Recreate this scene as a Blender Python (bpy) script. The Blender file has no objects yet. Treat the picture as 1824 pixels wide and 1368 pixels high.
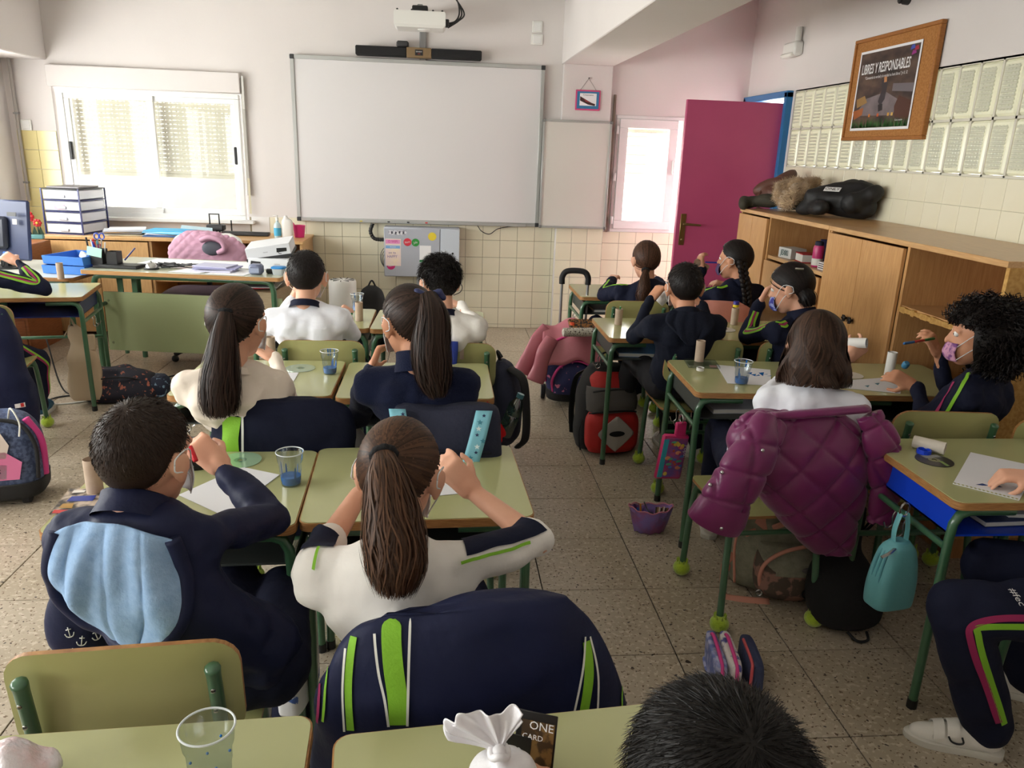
import bpy, bmesh, math, random
import numpy as np
from mathutils import Vector, Matrix, Quaternion
from mathutils.bvhtree import BVHTree

SC = bpy.context.scene
COL = SC.collection
PI = math.pi
rad = math.radians
rng = np.random.default_rng(7)
random.seed(7)

# ------------------------------------------------------------------ camera
FPX, PITCH, ROLL, YAW, CH = 1365.949, 0.2956849, 0.0355215, 0.0981909, 1.5967
C0 = np.array([0, 0, CH])
_cy, _sy = math.cos(YAW), math.sin(YAW)
FWD = np.array([_sy * math.cos(PITCH), _cy * math.cos(PITCH), -math.sin(PITCH)])
_rt = np.array([_cy, -_sy, 0.0])
_up = np.cross(_rt, FWD)
RT = math.cos(ROLL) * _rt + math.sin(ROLL) * _up
UP = -math.sin(ROLL) * _rt + math.cos(ROLL) * _up
cam = bpy.data.cameras.new('camera')
camo = bpy.data.objects.new('camera', cam)
COL.objects.link(camo)
M = Matrix.Identity(4)
for i in range(3):
    M[i][0], M[i][1], M[i][2], M[i][3] = RT[i], UP[i], -FWD[i], C0[i]
camo.matrix_world = M
cam.sensor_width = 36
cam.lens = 36 * FPX / 1824
cam.clip_start = 0.02
SC.camera = camo

# ------------------------------------------------------------------ light, exposure
w = bpy.data.worlds.new('sky')
SC.world = w
w.use_nodes = True
nt = w.node_tree
bg = nt.nodes['Background']
sky = nt.nodes.new('ShaderNodeTexSky')
sky.sky_type = 'HOSEK_WILKIE'
sky.turbidity = 6
sky.ground_albedo = 0.6
sky.sun_direction = Vector((-0.6, 0.55, 0.58)).normalized()
mixw = nt.nodes.new('ShaderNodeMix'); mixw.data_type = 'RGBA'
mixw.inputs[0].default_value = 0.85
mixw.inputs[7].default_value = (1.0, 0.992, 0.975, 1)
nt.links.new(sky.outputs[0], mixw.inputs[6])
nt.links.new(mixw.outputs[2], bg.inputs['Color'])
bg.inputs['Strength'].default_value = 20.0

def portal(name, loc, rot, sx, sy, power=None, col=(1, 1, 1)):
    l = bpy.data.lights.new(name, 'AREA')
    l.shape = 'RECTANGLE'; l.size = sx; l.size_y = sy
    if power is None:
        l.cycles.is_portal = True
    else:
        l.energy = power; l.color = col
    o = bpy.data.objects.new(name, l)
    o.location = loc; o.rotation_euler = rot
    COL.objects.link(o)
    return o

LWIN = [(-1.15, .45), (0.75, 2.45), (2.75, 4.45), (4.75, 6.45)]      # openings of the window wall, along Y; first one added to brighten foreground
for k, (a, b) in enumerate(LWIN):
    portal('window_portal', (-3.66, (a + b) / 2, 1.52), (0, rad(-90), 0), 1.15, b - a)
portal('window_portal', (-2.43, 7.16, 1.43), (rad(-90), 0, 0), 1.45, 1.0)
portal('window_portal', (1.85, 7.16, 1.42), (rad(-90), 0, 0), 0.6, 0.98)
SC.view_settings.view_transform = 'Standard'
SC.view_settings.look = 'None'
SC.view_settings.exposure = 0.22
SC.view_settings.gamma = 1.0
SC.view_settings.use_curve_mapping = False

# ------------------------------------------------------------------ pixel -> point (photograph frame 1824x1368)
def ray(px, py):
    return RT * (px - 912) / FPX - UP * (py - 684) / FPX + FWD
def at(px, py, Y=None, z=None, X=None):
    d = ray(px, py)
    if Y is not None: t = Y / d[1]
    elif z is not None: t = (z - CH) / d[2]
    else: t = X / d[0]
    return C0 + d * t

# ------------------------------------------------------------------ materials
def lin(c):
    o = []
    for v in c:
        v /= 255.0
        o.append(v / 12.92 if v <= 0.04045 else ((v + 0.055) / 1.055) ** 2.4)
    return (o[0], o[1], o[2], 1.0)
_M = {}
def mat(name, col=(200, 200, 200), rough=0.5, metal=0.0, spec=0.5, noise=None, col2=None, bump=None, trans=0.0, alpha=1.0, sheen=0.0, island=0.0, stretch=None, ior=None, coat=0.0):
    if name in _M: return _M[name]
    m = bpy.data.materials.new(name); m.use_nodes = True
    N, L = m.node_tree.nodes, m.node_tree.links
    b = N['Principled BSDF']
    b.inputs['Base Color'].default_value = lin(col)
    b.inputs['Roughness'].default_value = rough
    b.inputs['Metallic'].default_value = metal
    b.inputs['Specular IOR Level'].default_value = spec
    b.inputs['Transmission Weight'].default_value = trans
    b.inputs['Alpha'].default_value = alpha
    b.inputs['Coat Weight'].default_value = coat
    if ior: b.inputs['IOR'].default_value = ior
    if sheen:
        b.inputs['Sheen Weight'].default_value = sheen
        b.inputs['Sheen Roughness'].default_value = 0.5
    vec = None
    if noise or bump:
        tc = N.new('ShaderNodeTexCoord'); vec = tc.outputs['Object']
        if stretch:
            mp = N.new('ShaderNodeMapping'); mp.inputs['Scale'].default_value = stretch
            L.new(vec, mp.inputs['Vector']); vec = mp.outputs[0]
    if noise:
        n = N.new('ShaderNodeTexNoise'); n.inputs['Scale'].default_value = noise[0]; n.inputs['Detail'].default_value = 6
        L.new(vec, n.inputs['Vector'])
        r = N.new('ShaderNodeValToRGB')
        lo, hi = (noise[1], noise[2]) if len(noise) > 2 else (0.35, 0.65)
        r.color_ramp.elements[0].position = lo; r.color_ramp.elements[1].position = hi
        r.color_ramp.elements[0].color = lin(col); r.color_ramp.elements[1].color = lin(col2 or col)
        L.new(n.outputs[0], r.inputs[0]); L.new(r.outputs[0], b.inputs['Base Color'])
    if island:
        g = N.new('ShaderNodeNewGeometry'); mx = N.new('ShaderNodeMix'); mx.data_type = 'RGBA'
        mx.inputs[6].default_value = lin(col); mx.inputs[7].default_value = lin(col2)
        L.new(g.outputs['Random Per Island'], mx.inputs[0]); L.new(mx.outputs[2], b.inputs['Base Color'])
    if bump:
        n = N.new('ShaderNodeTexNoise'); n.inputs['Scale'].default_value = bump[0]; n.inputs['Detail'].default_value = 4
        L.new(vec, n.inputs['Vector'])
        bp = N.new('ShaderNodeBump'); bp.inputs['Strength'].default_value = bump[1]; bp.inputs['Distance'].default_value = 0.01
        L.new(n.outputs[0], bp.inputs['Height']); L.new(bp.outputs[0], b.inputs['Normal'])
    _M[name] = m
    return m

# ------------------------------------------------------------------ mesh builder
def V(*a): return np.array(a, float)
def nrm(a):
    a = np.asarray(a, float); n = np.linalg.norm(a)
    return a / n if n > 1e-12 else a
def rotz(a): c, s = math.cos(a), math.sin(a); return np.array([[c, -s, 0], [s, c, 0], [0, 0, 1.]])
def rotx(a): c, s = math.cos(a), math.sin(a); return np.array([[1., 0, 0], [0, c, -s], [0, s, c]])
def roty(a): c, s = math.cos(a), math.sin(a); return np.array([[c, 0, s], [0, 1., 0], [-s, 0, c]])
def rotax(ax, a):
    return np.array(Matrix.Rotation(a, 3, Vector(ax)))
def frame(t, ref=None):
    t = nrm(t)
    ref = V(0, 0, 1) if ref is None else np.asarray(ref, float)
    if abs(np.dot(t, nrm(ref))) > 0.97: ref = V(1, 0, 0) if abs(t[0]) < .9 else V(0, 1, 0)
    a = nrm(np.cross(ref, t)); b = np.cross(t, a)
    return a, b
def spline(P, n):
    P = np.asarray(P, float)
    if len(P) < 3: return np.array([P[0] + (P[-1] - P[0]) * t for t in np.linspace(0, 1, n)])
    Q = np.vstack([2 * P[0] - P[1], P, 2 * P[-1] - P[-2]])
    out = []
    for t in np.linspace(0, len(P) - 1 - 1e-9, n):
        i = int(t); u = t - i
        p0, p1, p2, p3 = Q[i], Q[i + 1], Q[i + 2], Q[i + 3]
        out.append(0.5 * ((2 * p1) + (-p0 + p2) * u + (2 * p0 - 5 * p1 + 4 * p2 - p3) * u * u + (-p0 + 3 * p1 - 3 * p2 + p3) * u ** 3))
    return np.array(out)

class MB:
    def __init__(s): s.v = []; s.f = []; s.m = []; s.n = 0
    def add(s, v, f, mi=0):
        v = np.asarray(v, float).reshape(-1, 3)
        s.v.append(v); o = s.n
        s.f += [tuple(i + o for i in q) for q in f]
        s.m += [mi] * len(f); s.n += len(v)
        return s
    def box(s, c, size, R=None, b=0.0, mi=0):
        h = np.asarray(size, float) / 2; b = min(b, h.min() * .95)
        if b <= 0:
            v = np.array([[x, y, z] for x in (-1, 1) for y in (-1, 1) for z in (-1, 1)]) * h
            f = [(0, 1, 3, 2), (4, 6, 7, 5), (0, 4, 5, 1), (2, 3, 7, 6), (0, 2, 6, 4), (1, 5, 7, 3)]
        else:
            v = []; idx = {}
            for x in (-1, 1):
                for y in (-1, 1):
                    for z in (-1, 1):
                        sg = np.array([x, y, z])
                        for a in range(3):
                            p = sg * (h - b); p[a] = sg[a] * h[a]
                            idx[(x, y, z, a)] = len(v); v.append(p)
            v = np.array(v); f = []
            def k(sg, a): return idx[(sg[0], sg[1], sg[2], a)]
            for a in range(3):
                o = [i for i in range(3) if i != a]
                for sa in (-1, 1):
                    q = []
                    for p1, p2 in ((-1, -1), (1, -1), (1, 1), (-1, 1)):
                        sg = [0, 0, 0]; sg[a] = sa; sg[o[0]] = p1; sg[o[1]] = p2; q.append(k(sg, a))
                    f.append(q)
                for p1 in (-1, 1):
                    for p2 in (-1, 1):
                        q = []
                        for sa, ax in ((-1, o[0]), (1, o[0]), (1, o[1]), (-1, o[1])):
                            sg = [0, 0, 0]; sg[a] = sa; sg[o[0]] = p1; sg[o[1]] = p2; q.append(k(sg, ax))
                        f.append(q)
            for x in (-1, 1):
                for y in (-1, 1):
                    for z in (-1, 1): f.append([k((x, y, z), a) for a in range(3)])
            g = []
            for q in f:
                p = v[q]; nn = np.cross(p[1] - p[0], p[2] - p[1])
                g.append(tuple(q) if np.dot(nn, p.mean(0)) > 0 else tuple(q[::-1]))
            f = g
        if R is not None: v = v @ np.asarray(R).T
        return s.add(v + np.asarray(c, float), f, mi)
    def rings(s, R, closed=True, cap0=True, cap1=True, mi=0, loop=False):
        k = len(R[0]); n = len(R); v = np.concatenate(R); f = []
        for i in range(n if loop else n - 1):
            j = (i + 1) % n
            for a in range(k if closed else k - 1):
                b = (a + 1) % k
                f.append((i * k + a, i * k + b, j * k + b, j * k + a))
        if closed and not loop:
            if cap0: f.append(tuple(range(k - 1, -1, -1)))
            if cap1: f.append(tuple(range((n - 1) * k, n * k)))
        return s.add(v, f, mi)
    def tube(s, P, r, n=10, mi=0, flat=None, ref=None, cap=True, loop=False, twist=0):
        P = np.asarray(P, float); m = len(P)
        r = np.broadcast_to(np.asarray(r, float), (m,))
        T = np.gradient(P, axis=0)
        if loop: T = np.roll(P, -1, 0) - np.roll(P, 1, 0)
        a, b = frame(T[0], ref)
        R = []
        th = np.linspace(0, 2 * PI, n, endpoint=False) + twist
        for i in range(m):
            t = nrm(T[i]); a = nrm(a - t * np.dot(a, t)); b = np.cross(t, a)
            fa = 1.0 if flat is None else flat
            R.append(P[i] + r[i] * (np.cos(th)[:, None] * a + np.sin(th)[:, None] * b * fa))
        return s.rings(R, cap0=cap, cap1=cap, mi=mi, loop=loop)
    def lathe(s, prof, n=24, M=None, o=(0, 0, 0), mi=0, cap=True):
        th = np.linspace(0, 2 * PI, n, endpoint=False)
        R = []
        for r, z in prof:
            q = np.stack([r * np.cos(th), r * np.sin(th), np.full(n, z)], 1)
            if M is not None: q = q @ np.asarray(M).T
            R.append(q + np.asarray(o, float))
        return s.rings(R, cap0=cap and prof[0][0] > 1e-5, cap1=cap and prof[-1][0] > 1e-5, mi=mi)
    def ell(s, c, r, M=None, n=20, m=12, mi=0):
        r = np.broadcast_to(np.asarray(r, float), (3,))
        th = np.linspace(0, 2 * PI, n, endpoint=False); R = []
        for ph in np.linspace(-PI / 2 + .02, PI / 2 - .02, m):
            q = np.stack([math.cos(ph) * np.cos(th), math.cos(ph) * np.sin(th), np.full(n, math.sin(ph))], 1) * r
            if M is not None: q = q @ np.asarray(M).T
            R.append(q + np.asarray(c, float))
        return s.rings(R, mi=mi)
    def cone(s, p0, r0, p1, r1, n=12, mi=0):
        p0 = np.asarray(p0, float); p1 = np.asarray(p1, float)
        d = p1 - p0; L = np.linalg.norm(d)
        if L < 1e-6: return s.ell(p0, r0, mi=mi)
        t = d / L; a, b = frame(t)
        th = np.linspace(0, 2 * PI, n, endpoint=False); c = np.cos(th)[:, None] * a + np.sin(th)[:, None] * b
        R = []
        for ph in (-80, -45, 0): R.append(p0 + t * r0 * math.sin(rad(ph)) + c * r0 * math.cos(rad(ph)))
        for ph in (0, 45, 80): R.append(p1 + t * r1 * math.sin(rad(ph)) + c * r1 * math.cos(rad(ph)))
        return s.rings(R, mi=mi)
    def grid(s, fn, nu, nv, mi=0, closeu=False):
        P = np.array([[fn(u, v) for u in np.linspace(0, 1, nu)] for v in np.linspace(0, 1, nv)], float)
        f = []
        for j in range(nv - 1):
            for i in range(nu - 1): f.append((j * nu + i, j * nu + i + 1, (j + 1) * nu + i + 1, (j + 1) * nu + i))
        return s.add(P, f, mi)
    def sheet(s, fn, nu, nv, th, mi=0):
        """grid with thickness th along its own normals"""
        P = np.array([[fn(u, v) for u in np.linspace(0, 1, nu)] for v in np.linspace(0, 1, nv)], float)
        du = np.gradient(P, axis=1); dv = np.gradient(P, axis=0)
        nn = np.cross(du, dv); nn /= np.maximum(np.linalg.norm(nn, axis=2, keepdims=True), 1e-9)
        Q = P - nn * th
        o = nu * nv; f = []
        for j in range(nv - 1):
            for i in range(nu - 1):
                a, b, c, d = j * nu + i, j * nu + i + 1, (j + 1) * nu + i + 1, (j + 1) * nu + i
                f.append((a, b, c, d)); f.append((o + d, o + c, o + b, o + a))
        for i in range(nu - 1):
            f.append((i + 1, i, o + i, o + i + 1)); t = (nv - 1) * nu + i; f.append((t, t + 1, o + t + 1, o + t))
        for j in range(nv - 1):
            a, b = j * nu, (j + 1) * nu; f.append((a, b, o + b, o + a))
            a, b = j * nu + nu - 1, (j + 1) * nu + nu - 1; f.append((b, a, o + a, o + b))
        return s.add(np.concatenate([P.reshape(-1, 3), Q.reshape(-1, 3)]), f, mi)
    def poly(s, pts, th=0.0, nrmv=(0, 0, 1), mi=0):
        p = np.asarray(pts, float); k = len(p)
        if th == 0: return s.add(p, [tuple(range(k))], mi)
        q = p + np.asarray(nrmv, float) * th
        f = [tuple(range(k))[::-1], tuple(range(k, 2 * k))] + [(i, (i + 1) % k, k + (i + 1) % k, k + i) for i in range(k)]
        return s.add(np.concatenate([p, q]), f, mi)
    def mesh(s, name, mats, smooth=40):
        me = bpy.data.meshes.new(name)
        v = np.concatenate(s.v) if s.v else np.zeros((0, 3))
        me.from_pydata(v.tolist(), [], s.f)
        for m in (mats if isinstance(mats, (list, tuple)) else [mats]): me.materials.append(m)
        if len(me.materials) > 1: me.polygons.foreach_set('material_index', s.m)
        if smooth:
            me.polygons.foreach_set('use_smooth', [True] * len(me.polygons))
            if smooth < 180: me.set_sharp_from_angle(angle=rad(smooth))
        me.update()
        return me
    def build(s, name, mats, parent=None, smooth=40, loc=None, rz=None):
        return link(name, s.mesh(name, mats, smooth), parent, loc, rz)

def link(name, me, parent=None, loc=None, rz=None):
    o = bpy.data.objects.new(name, me); COL.objects.link(o)
    if parent is not None: o.parent = parent
    if loc is not None: o.location = loc
    if rz is not None: o.rotation_euler = (0, 0, rz)
    return o
def tag(o, label, cat, group=None):
    o['label'] = label; o['category'] = cat
    if group: o['group'] = group
    return o
def thing(name, label, cat, loc=(0, 0, 0), rz=0, group=None):
    o = bpy.data.objects.new(name, None); COL.objects.link(o)
    o.empty_display_size = .05
    o.location = loc; o.rotation_euler = (0, 0, rz)
    return tag(o, label, cat, group)
def struct(o): o['kind'] = 'structure'; return o
def stuff(o): o['kind'] = 'stuff'; return o
def dup(root, loc, rz, label, group=None, keep=None):
    r = root.copy(); COL.objects.link(r)
    r.location = loc; r.rotation_euler = (0, 0, rz); r['label'] = label
    if group: r['group'] = group
    for ch in list(root.children):
        if keep and not keep(ch): continue
        c = ch.copy(); COL.objects.link(c); c.parent = r
        for g in ch.children:
            d = g.copy(); COL.objects.link(d); d.parent = c
    return r
def remesh(mb, voxel, smooth=4, name='blob', fac=.5):
    o = bpy.data.objects.new('tmp', mb.mesh('tmp', [], 0)); COL.objects.link(o)
    r = o.modifiers.new('r', 'REMESH'); r.mode = 'VOXEL'; r.voxel_size = voxel
    if smooth:
        q = o.modifiers.new('s', 'SMOOTH'); q.iterations = smooth; q.factor = fac
    dg = bpy.context.evaluated_depsgraph_get()
    me = bpy.data.meshes.new_from_object(o.evaluated_get(dg))
    me.name = name
    tm = o.data
    bpy.data.objects.remove(o); bpy.data.meshes.remove(tm)
    me.polygons.foreach_set('use_smooth', [True] * len(me.polygons))
    return me
def mverts(me):
    a = np.empty(len(me.vertices) * 3); me.vertices.foreach_get('co', a); return a.reshape(-1, 3)
def mnorms(me):
    a = np.empty(len(me.vertices) * 3); me.vertex_normals.foreach_get('vector', a); return a.reshape(-1, 3)
def setv(me, a): me.vertices.foreach_set('co', np.asarray(a, float).ravel()); me.update()
def rumple(me, amp, freq, seed=0, n=7, mask=None):
    r = np.random.default_rng(seed); p = mverts(me); nn = mnorms(me); d = np.zeros(len(p))
    for i in range(n):
        k = nrm(r.normal(size=3)) * freq * r.uniform(.5, 1.8)
        wv = np.sin(p @ k + r.uniform(0, 6.3) + 1.2 * np.sin(p @ (nrm(r.normal(size=3)) * freq * .6) + r.uniform(0, 6)))
        d += wv / math.sqrt(n)
    d = d - .5 * np.abs(d)
    if mask is not None: d *= mask(p)
    setv(me, p + nn * (d * amp)[:, None])
    return me
def bvh_of(me):
    return BVHTree.FromPolygons([tuple(v) for v in mverts(me).tolist()], [tuple(p.vertices) for p in me.polygons])
def ribbon(bv, pts, wid, off=.002, n=40, name='stripe', m=None, parent=None, nv=3, away=None):
    if wid > .03: nv = 9
    """strip lying on a surface along pts"""
    P = spline(pts, n); C = []; N = []
    for p in P:
        q, nn, _, _ = bv.find_nearest(Vector(p)); C.append(np.array(q)); N.append(np.array(nn))
    C = np.array(C); N = np.array(N)
    for _ in range(4):
        N[1:-1] = (N[:-2] + N[1:-1] + N[2:]) / 3; C[1:-1] = (C[:-2] + C[1:-1] * 2 + C[2:]) / 4
    T = np.gradient(C, axis=0)
    rows = []
    for i in range(n):
        sd = nrm(np.cross(N[i], nrm(T[i]))); row = []
        for k in np.linspace(-1, 1, nv):
            p = C[i] + sd * wid / 2 * k
            q, nn, _, _ = bv.find_nearest(Vector(p)); row.append(np.array(q) + np.array(nn) * off)
        rows.append(row)
    R = np.array(rows); mb = MB()
    for _ in range(3): R[1:-1] = (R[:-2] + R[1:-1] * 2 + R[2:]) / 4
    R = R[2:-2]; n = len(R)
    f = []
    for i in range(n - 1):
        for k in range(nv - 1): f.append((i * nv + k, i * nv + k + 1, (i + 1) * nv + k + 1, (i + 1) * nv + k))
    mb.add(R, f)
    return mb.build(name, m, parent, smooth=180)
def text(s, size, loc, xdir, ydir, m, parent=None, name='lettering', sx=1.0, align='CENTER', lift=.0006, bold=0.0):
    cu = bpy.data.curves.new(name, 'FONT'); cu.body = s; cu.size = size; cu.align_x = align; cu.align_y = 'CENTER'; cu.offset = bold
    cu.resolution_u = 2
    o = bpy.data.objects.new('tmpt', cu); COL.objects.link(o)
    me = bpy.data.meshes.new_from_object(o.evaluated_get(bpy.context.evaluated_depsgraph_get()))
    bpy.data.objects.remove(o); bpy.data.curves.remove(cu)
    x = nrm(xdir); y = np.asarray(ydir, float); y = nrm(y - x * np.dot(x, y)); z = np.cross(x, y)
    p = mverts(me); p = np.outer(p[:, 0] * sx, x) + np.outer(p[:, 1], y) + np.asarray(loc, float) + z * lift
    setv(me, p); me.materials.clear(); me.materials.append(m); me.name = name
    return link(name, me, parent)
# ================================================================== SETTING
XL, XR, YF, YB, ZC = -3.55, 2.70, 7.03, -1.4, 2.9

def glass_mat(name, tint=(246, 247, 246), fac=.07, rough=.0):
    m = bpy.data.materials.new(name); m.use_nodes = True
    N, L = m.node_tree.nodes, m.node_tree.links
    N.remove(N['Principled BSDF'])
    t = N.new('ShaderNodeBsdfTransparent'); t.inputs[0].default_value = lin(tint)
    g = N.new('ShaderNodeBsdfGlossy'); g.inputs['Roughness'].default_value = rough
    x = N.new('ShaderNodeMixShader'); x.inputs[0].default_value = fac
    L.new(t.outputs[0], x.inputs[1]); L.new(g.outputs[0], x.inputs[2])
    L.new(x.outputs[0], N['Material Output'].inputs[0])
    return m
def terrazzo():
    m = mat('terrazzo', (168, 157, 138), .28, spec=.4)
    N, L = m.node_tree.nodes, m.node_tree.links
    b = N['Principled BSDF']; g = N.new('ShaderNodeNewGeometry')
    def ramp(sc, lo, hi, det=3):
        n = N.new('ShaderNodeTexNoise'); n.inputs['Scale'].default_value = sc; n.inputs['Detail'].default_value = det
        L.new(g.outputs['Position'], n.inputs['Vector'])
        r = N.new('ShaderNodeMapRange'); r.inputs[1].default_value = lo; r.inputs[2].default_value = hi
        L.new(n.outputs[0], r.inputs[0]); return r.outputs[0]
    def mix(f, a, c):
        x = N.new('ShaderNodeMix'); x.data_type = 'RGBA'; L.new(f, x.inputs[0])
        if isinstance(a, tuple): x.inputs[6].default_value = lin(a)
        else: L.new(a, x.inputs[6])
        x.inputs[7].default_value = lin(c); return x.outputs[2]
    c = mix(ramp(3, .35, .65), (176, 163, 144), (162, 148, 127))
    c = mix(ramp(55, .55, .62), c, (192, 180, 162))
    c = mix(ramp(85, .645, .67, 1), c, (104, 84, 62))
    c = mix(ramp(48, .70, .715, 1), c, (62, 52, 44))
    L.new(c, b.inputs['Base Color'])
    return m
M_TERR = terrazzo()
M_WALL = mat('wall_paint', (222, 216, 213), .75, spec=.25, noise=(1.3, .3, .7), col2=(216, 210, 207), bump=(90, .06))
M_CEIL = mat('ceiling_paint', (226, 224, 218), .85, bump=(60, .05))
M_JOINT = mat('dark_joint', (44, 38, 32), .9)
M_GROUT = mat('tile_grout', (150, 142, 118), .9)
M_TILE = mat('cream_tile', (231, 226, 203), .17, spec=.5, noise=(2.2, .3, .7), col2=(226, 220, 194))
M_TILE_Y = mat('yellow_tile', (226, 212, 150), .2, spec=.5)
M_TILE_W = mat('painted_tile', (226, 224, 222), .35)
M_ALU = mat('white_aluminium', (232, 232, 230), .35)
M_GREYALU = mat('grey_aluminium', (150, 150, 150), .35, metal=.6)
M_BLACK = mat('black_plastic', (22, 22, 24), .45)
M_DARK = mat('dark_plastic', (48, 48, 50), .5)
M_WHITE = mat('white_plastic', (228, 227, 222), .4)
M_PANE = glass_mat('window_glass', fac=.012)
M_METAL = mat('bright_metal', (190, 190, 188), .25, metal=1.0)

# ---- floor: slab and its terrazzo tiles
fl = struct(MB().box((( XL + XR) / 2, (YB + YF) / 2, -.056), (XR - XL + .3, YF - YB + .3, .1)).build('floor', M_JOINT))
TX, TY, TS, TG = .7957, 3.3366, .4, .0042
_tm = {}
def tile_part(parent, name, x0, x1, y0, y1, z0, z1, m, b=.0012, gap=None, plane='z'):
    gap = TG if gap is None else gap
    sx, sy, sz = x1 - x0 - (gap if plane != 'x' else 0), y1 - y0 - (gap if plane != 'y' else 0), z1 - z0 - (gap if plane != 'z' else 0)
    if min(sx, sy, sz) <= 0: return
    key = (round(sx, 4), round(sy, 4), round(sz, 4), m.name)
    if key not in _tm: _tm[key] = MB().box((0, 0, 0), (sx, sy, sz), b=b).mesh(name, m, 20)
    return link(name, _tm[key], parent, ((x0 + x1) / 2, (y0 + y1) / 2, (z0 + z1) / 2))
j0 = -7
for j in range(j0, 11):
    for i in range(-12, 6):
        x0, x1 = max(XL, TX + i * TS), min(XR, TX + (i + 1) * TS)
        y0, y1 = max(-9, TY + j * TS), min(YF, TY + (j + 1) * TS)
        if x1 - x0 < .02 or y1 - y0 < .02: continue
        tile_part(fl, 'floor_tile', x0, x1, y0, y1, -.006, 0, M_TERR)
MB().box(((XL + XR) / 2, (YB + TY + j0 * TS) / 2, -.003), (XR - XL, TY + j0 * TS - YB, .006)).build('floor_slab', M_TERR, fl)

ceil = struct(MB().box(((XL + XR) / 2, (YB + YF) / 2, ZC + .05), (XR - XL + .3, YF - YB + .3, .1)).build('ceiling', M_CEIL))

# ---- front wall with two window openings
W1 = (-3.19, -1.68, .93, 2.13); W2 = (1.535, 2.165, .915, 1.925)
fw = MB()
def wslab(mb, x0, x1, z0, z1, y0=YF, y1=YF + .25): mb.box(((x0 + x1) / 2, (y0 + y1) / 2, (z0 + z1) / 2), (x1 - x0, y1 - y0, z1 - z0))
wslab(fw, XL - .2, W1[0], 0, ZC); wslab(fw, W1[0], W1[1], 0, W1[2]); wslab(fw, W1[0], W1[1], W1[3], ZC)
wslab(fw, W1[1], W2[0], 0, ZC); wslab(fw, W2[0], W2[1], 0, W2[2]); wslab(fw, W2[0], W2[1], W2[3], ZC); wslab(fw, W2[1], XR + .2, 0, ZC)
fwo = struct(fw.build('wall_front', M_WALL))
x0 = at(515.3, 440, Y=YF)[0]; TP = .1565
MB().box(((-1.67 + 1.034) / 2, YF - .002, .48), (2.70, .004, .96)).build('tile_grout', M_GROUT, fwo)
MB().box(((1.46 + XR) / 2, YF - .002, .455), (XR - 1.46, .004, .91)).build('tile_grout', M_GROUT, fwo)
for i in range(-3, 30):
    xa, xb = x0 + (i - 1) * TP, x0 + i * TP
    for s0, s1, ztop in ((-1.67, 1.034, .965), (1.46, XR, .915)):
        xc, xd = max(xa, s0), min(xb, s1)
        if xd - xc < .02: continue
        for k in range(-1, 6):
            z0 = max(0, .035 + k * .155); z1 = min(ztop, .035 + (k + 1) * .155)
            m = M_TILE
            if xd < -1.38 and k >= 4: m = M_TILE_W
            tile_part(fwo, 'wall_tile', xc, xd, YF - .009, YF - .002, z0, z1, m, b=.001, gap=.003, plane='y')
for i in range(2):
    for k in range(6):
        z1 = 1.62 - k * .155
        tile_part(fwo, 'wall_tile', -3.505 + i * TP, -3.505 + (i + 1) * TP, YF - .009, YF - .001, z1 - .155, z1, M_TILE_Y, b=.001, gap=.003, plane='y')

# ---- pillar and ceiling beam
PY = YF - .075
pil = struct(MB().box((1.247, (PY + YF) / 2, 1.158), (.426, YF - PY, 2.316), b=.004).build('trim_1', M_WALL))
for i in range(3):
    for k in range(-1, 6):
        z0 = max(0, .035 + k * .155); z1 = .035 + (k + 1) * .155
        tile_part(pil, 'wall_tile', 1.036 + i * .1415, 1.036 + (i + 1) * .1415, PY - .008, PY, z0, z1, M_TILE, b=.001, gap=.003, plane='y')
struct(MB().box((1.247, (YB + YF) / 2, (2.315 + ZC) / 2), (.445, YF - YB, ZC - 2.315), b=.006).build('trim_2', M_WALL))
# boxed shutter beam above the window wall
struct(MB().box(((XL - 3.195) / 2, (YB + YF) / 2, (2.17 + ZC) / 2), (.355, YF - YB, ZC - 2.17), b=.008).build('trim_3', M_WALL))

# ---- window wall on the left
lw = MB(); LZ0, LZ1 = .95, 2.1
def lslab(y0, y1, z0, z1): lw.box((XL - .12, (y0 + y1) / 2, (z0 + z1) / 2), (.24, y1 - y0, z1 - z0))
lslab(YB, YF + .2, 0, LZ0); lslab(YB, YF + .2, LZ1, ZC)
ys = [YB] + [v for ab in LWIN for v in ab] + [YF + .2]
for k in range(0, len(ys), 2): lslab(ys[k], ys[k + 1], LZ0, LZ1)
struct(lw.build('wall_left', M_WALL))
def win_frame(mb, u0, u1, z0, z1, d0, d1, t, axis):
    for (a, b, c, d) in ((u0, u1, z0, z0 + t), (u0, u1, z1 - t, z1), (u0, u0 + t, z0 + t, z1 - t), (u1 - t, u1, z0 + t, z1 - t)):
        if axis == 'x': mb.box(((a + b) / 2, (d0 + d1) / 2, (c + d) / 2), (b - a, d1 - d0, d - c), b=.003)
        else: mb.box(((d0 + d1) / 2, (a + b) / 2, (c + d) / 2), (d1 - d0, b - a, d - c), b=.003)
    return mb
def windowempty(n, loc):
    o = bpy.data.objects.new(n, None); COL.objects.link(o); o.location = (0, 0, 0); return struct(o)
for k, (a, b) in enumerate(LWIN):
    wn = windowempty('window_%d' % (k + 3), (0, 0, 0))
    win_frame(MB(), a, b, LZ0, LZ1, XL - .1, XL - .03, .05, 'y').build('frame', M_ALU, wn)
    mid = (a + b) / 2
    for (p, q) in ((a + .05, mid + .02), (mid - .02, b - .05)):
        s_ = win_frame(MB(), p, q, LZ0 + .05, LZ1 - .05, XL - .085, XL - .045, .045, 'y').build('sash', M_ALU, wn)
        MB().box((XL - .065, (p + q) / 2, (LZ0 + LZ1) / 2), (.006, q - p - .09, LZ1 - LZ0 - .19)).build('pane', M_PANE, s_)

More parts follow.
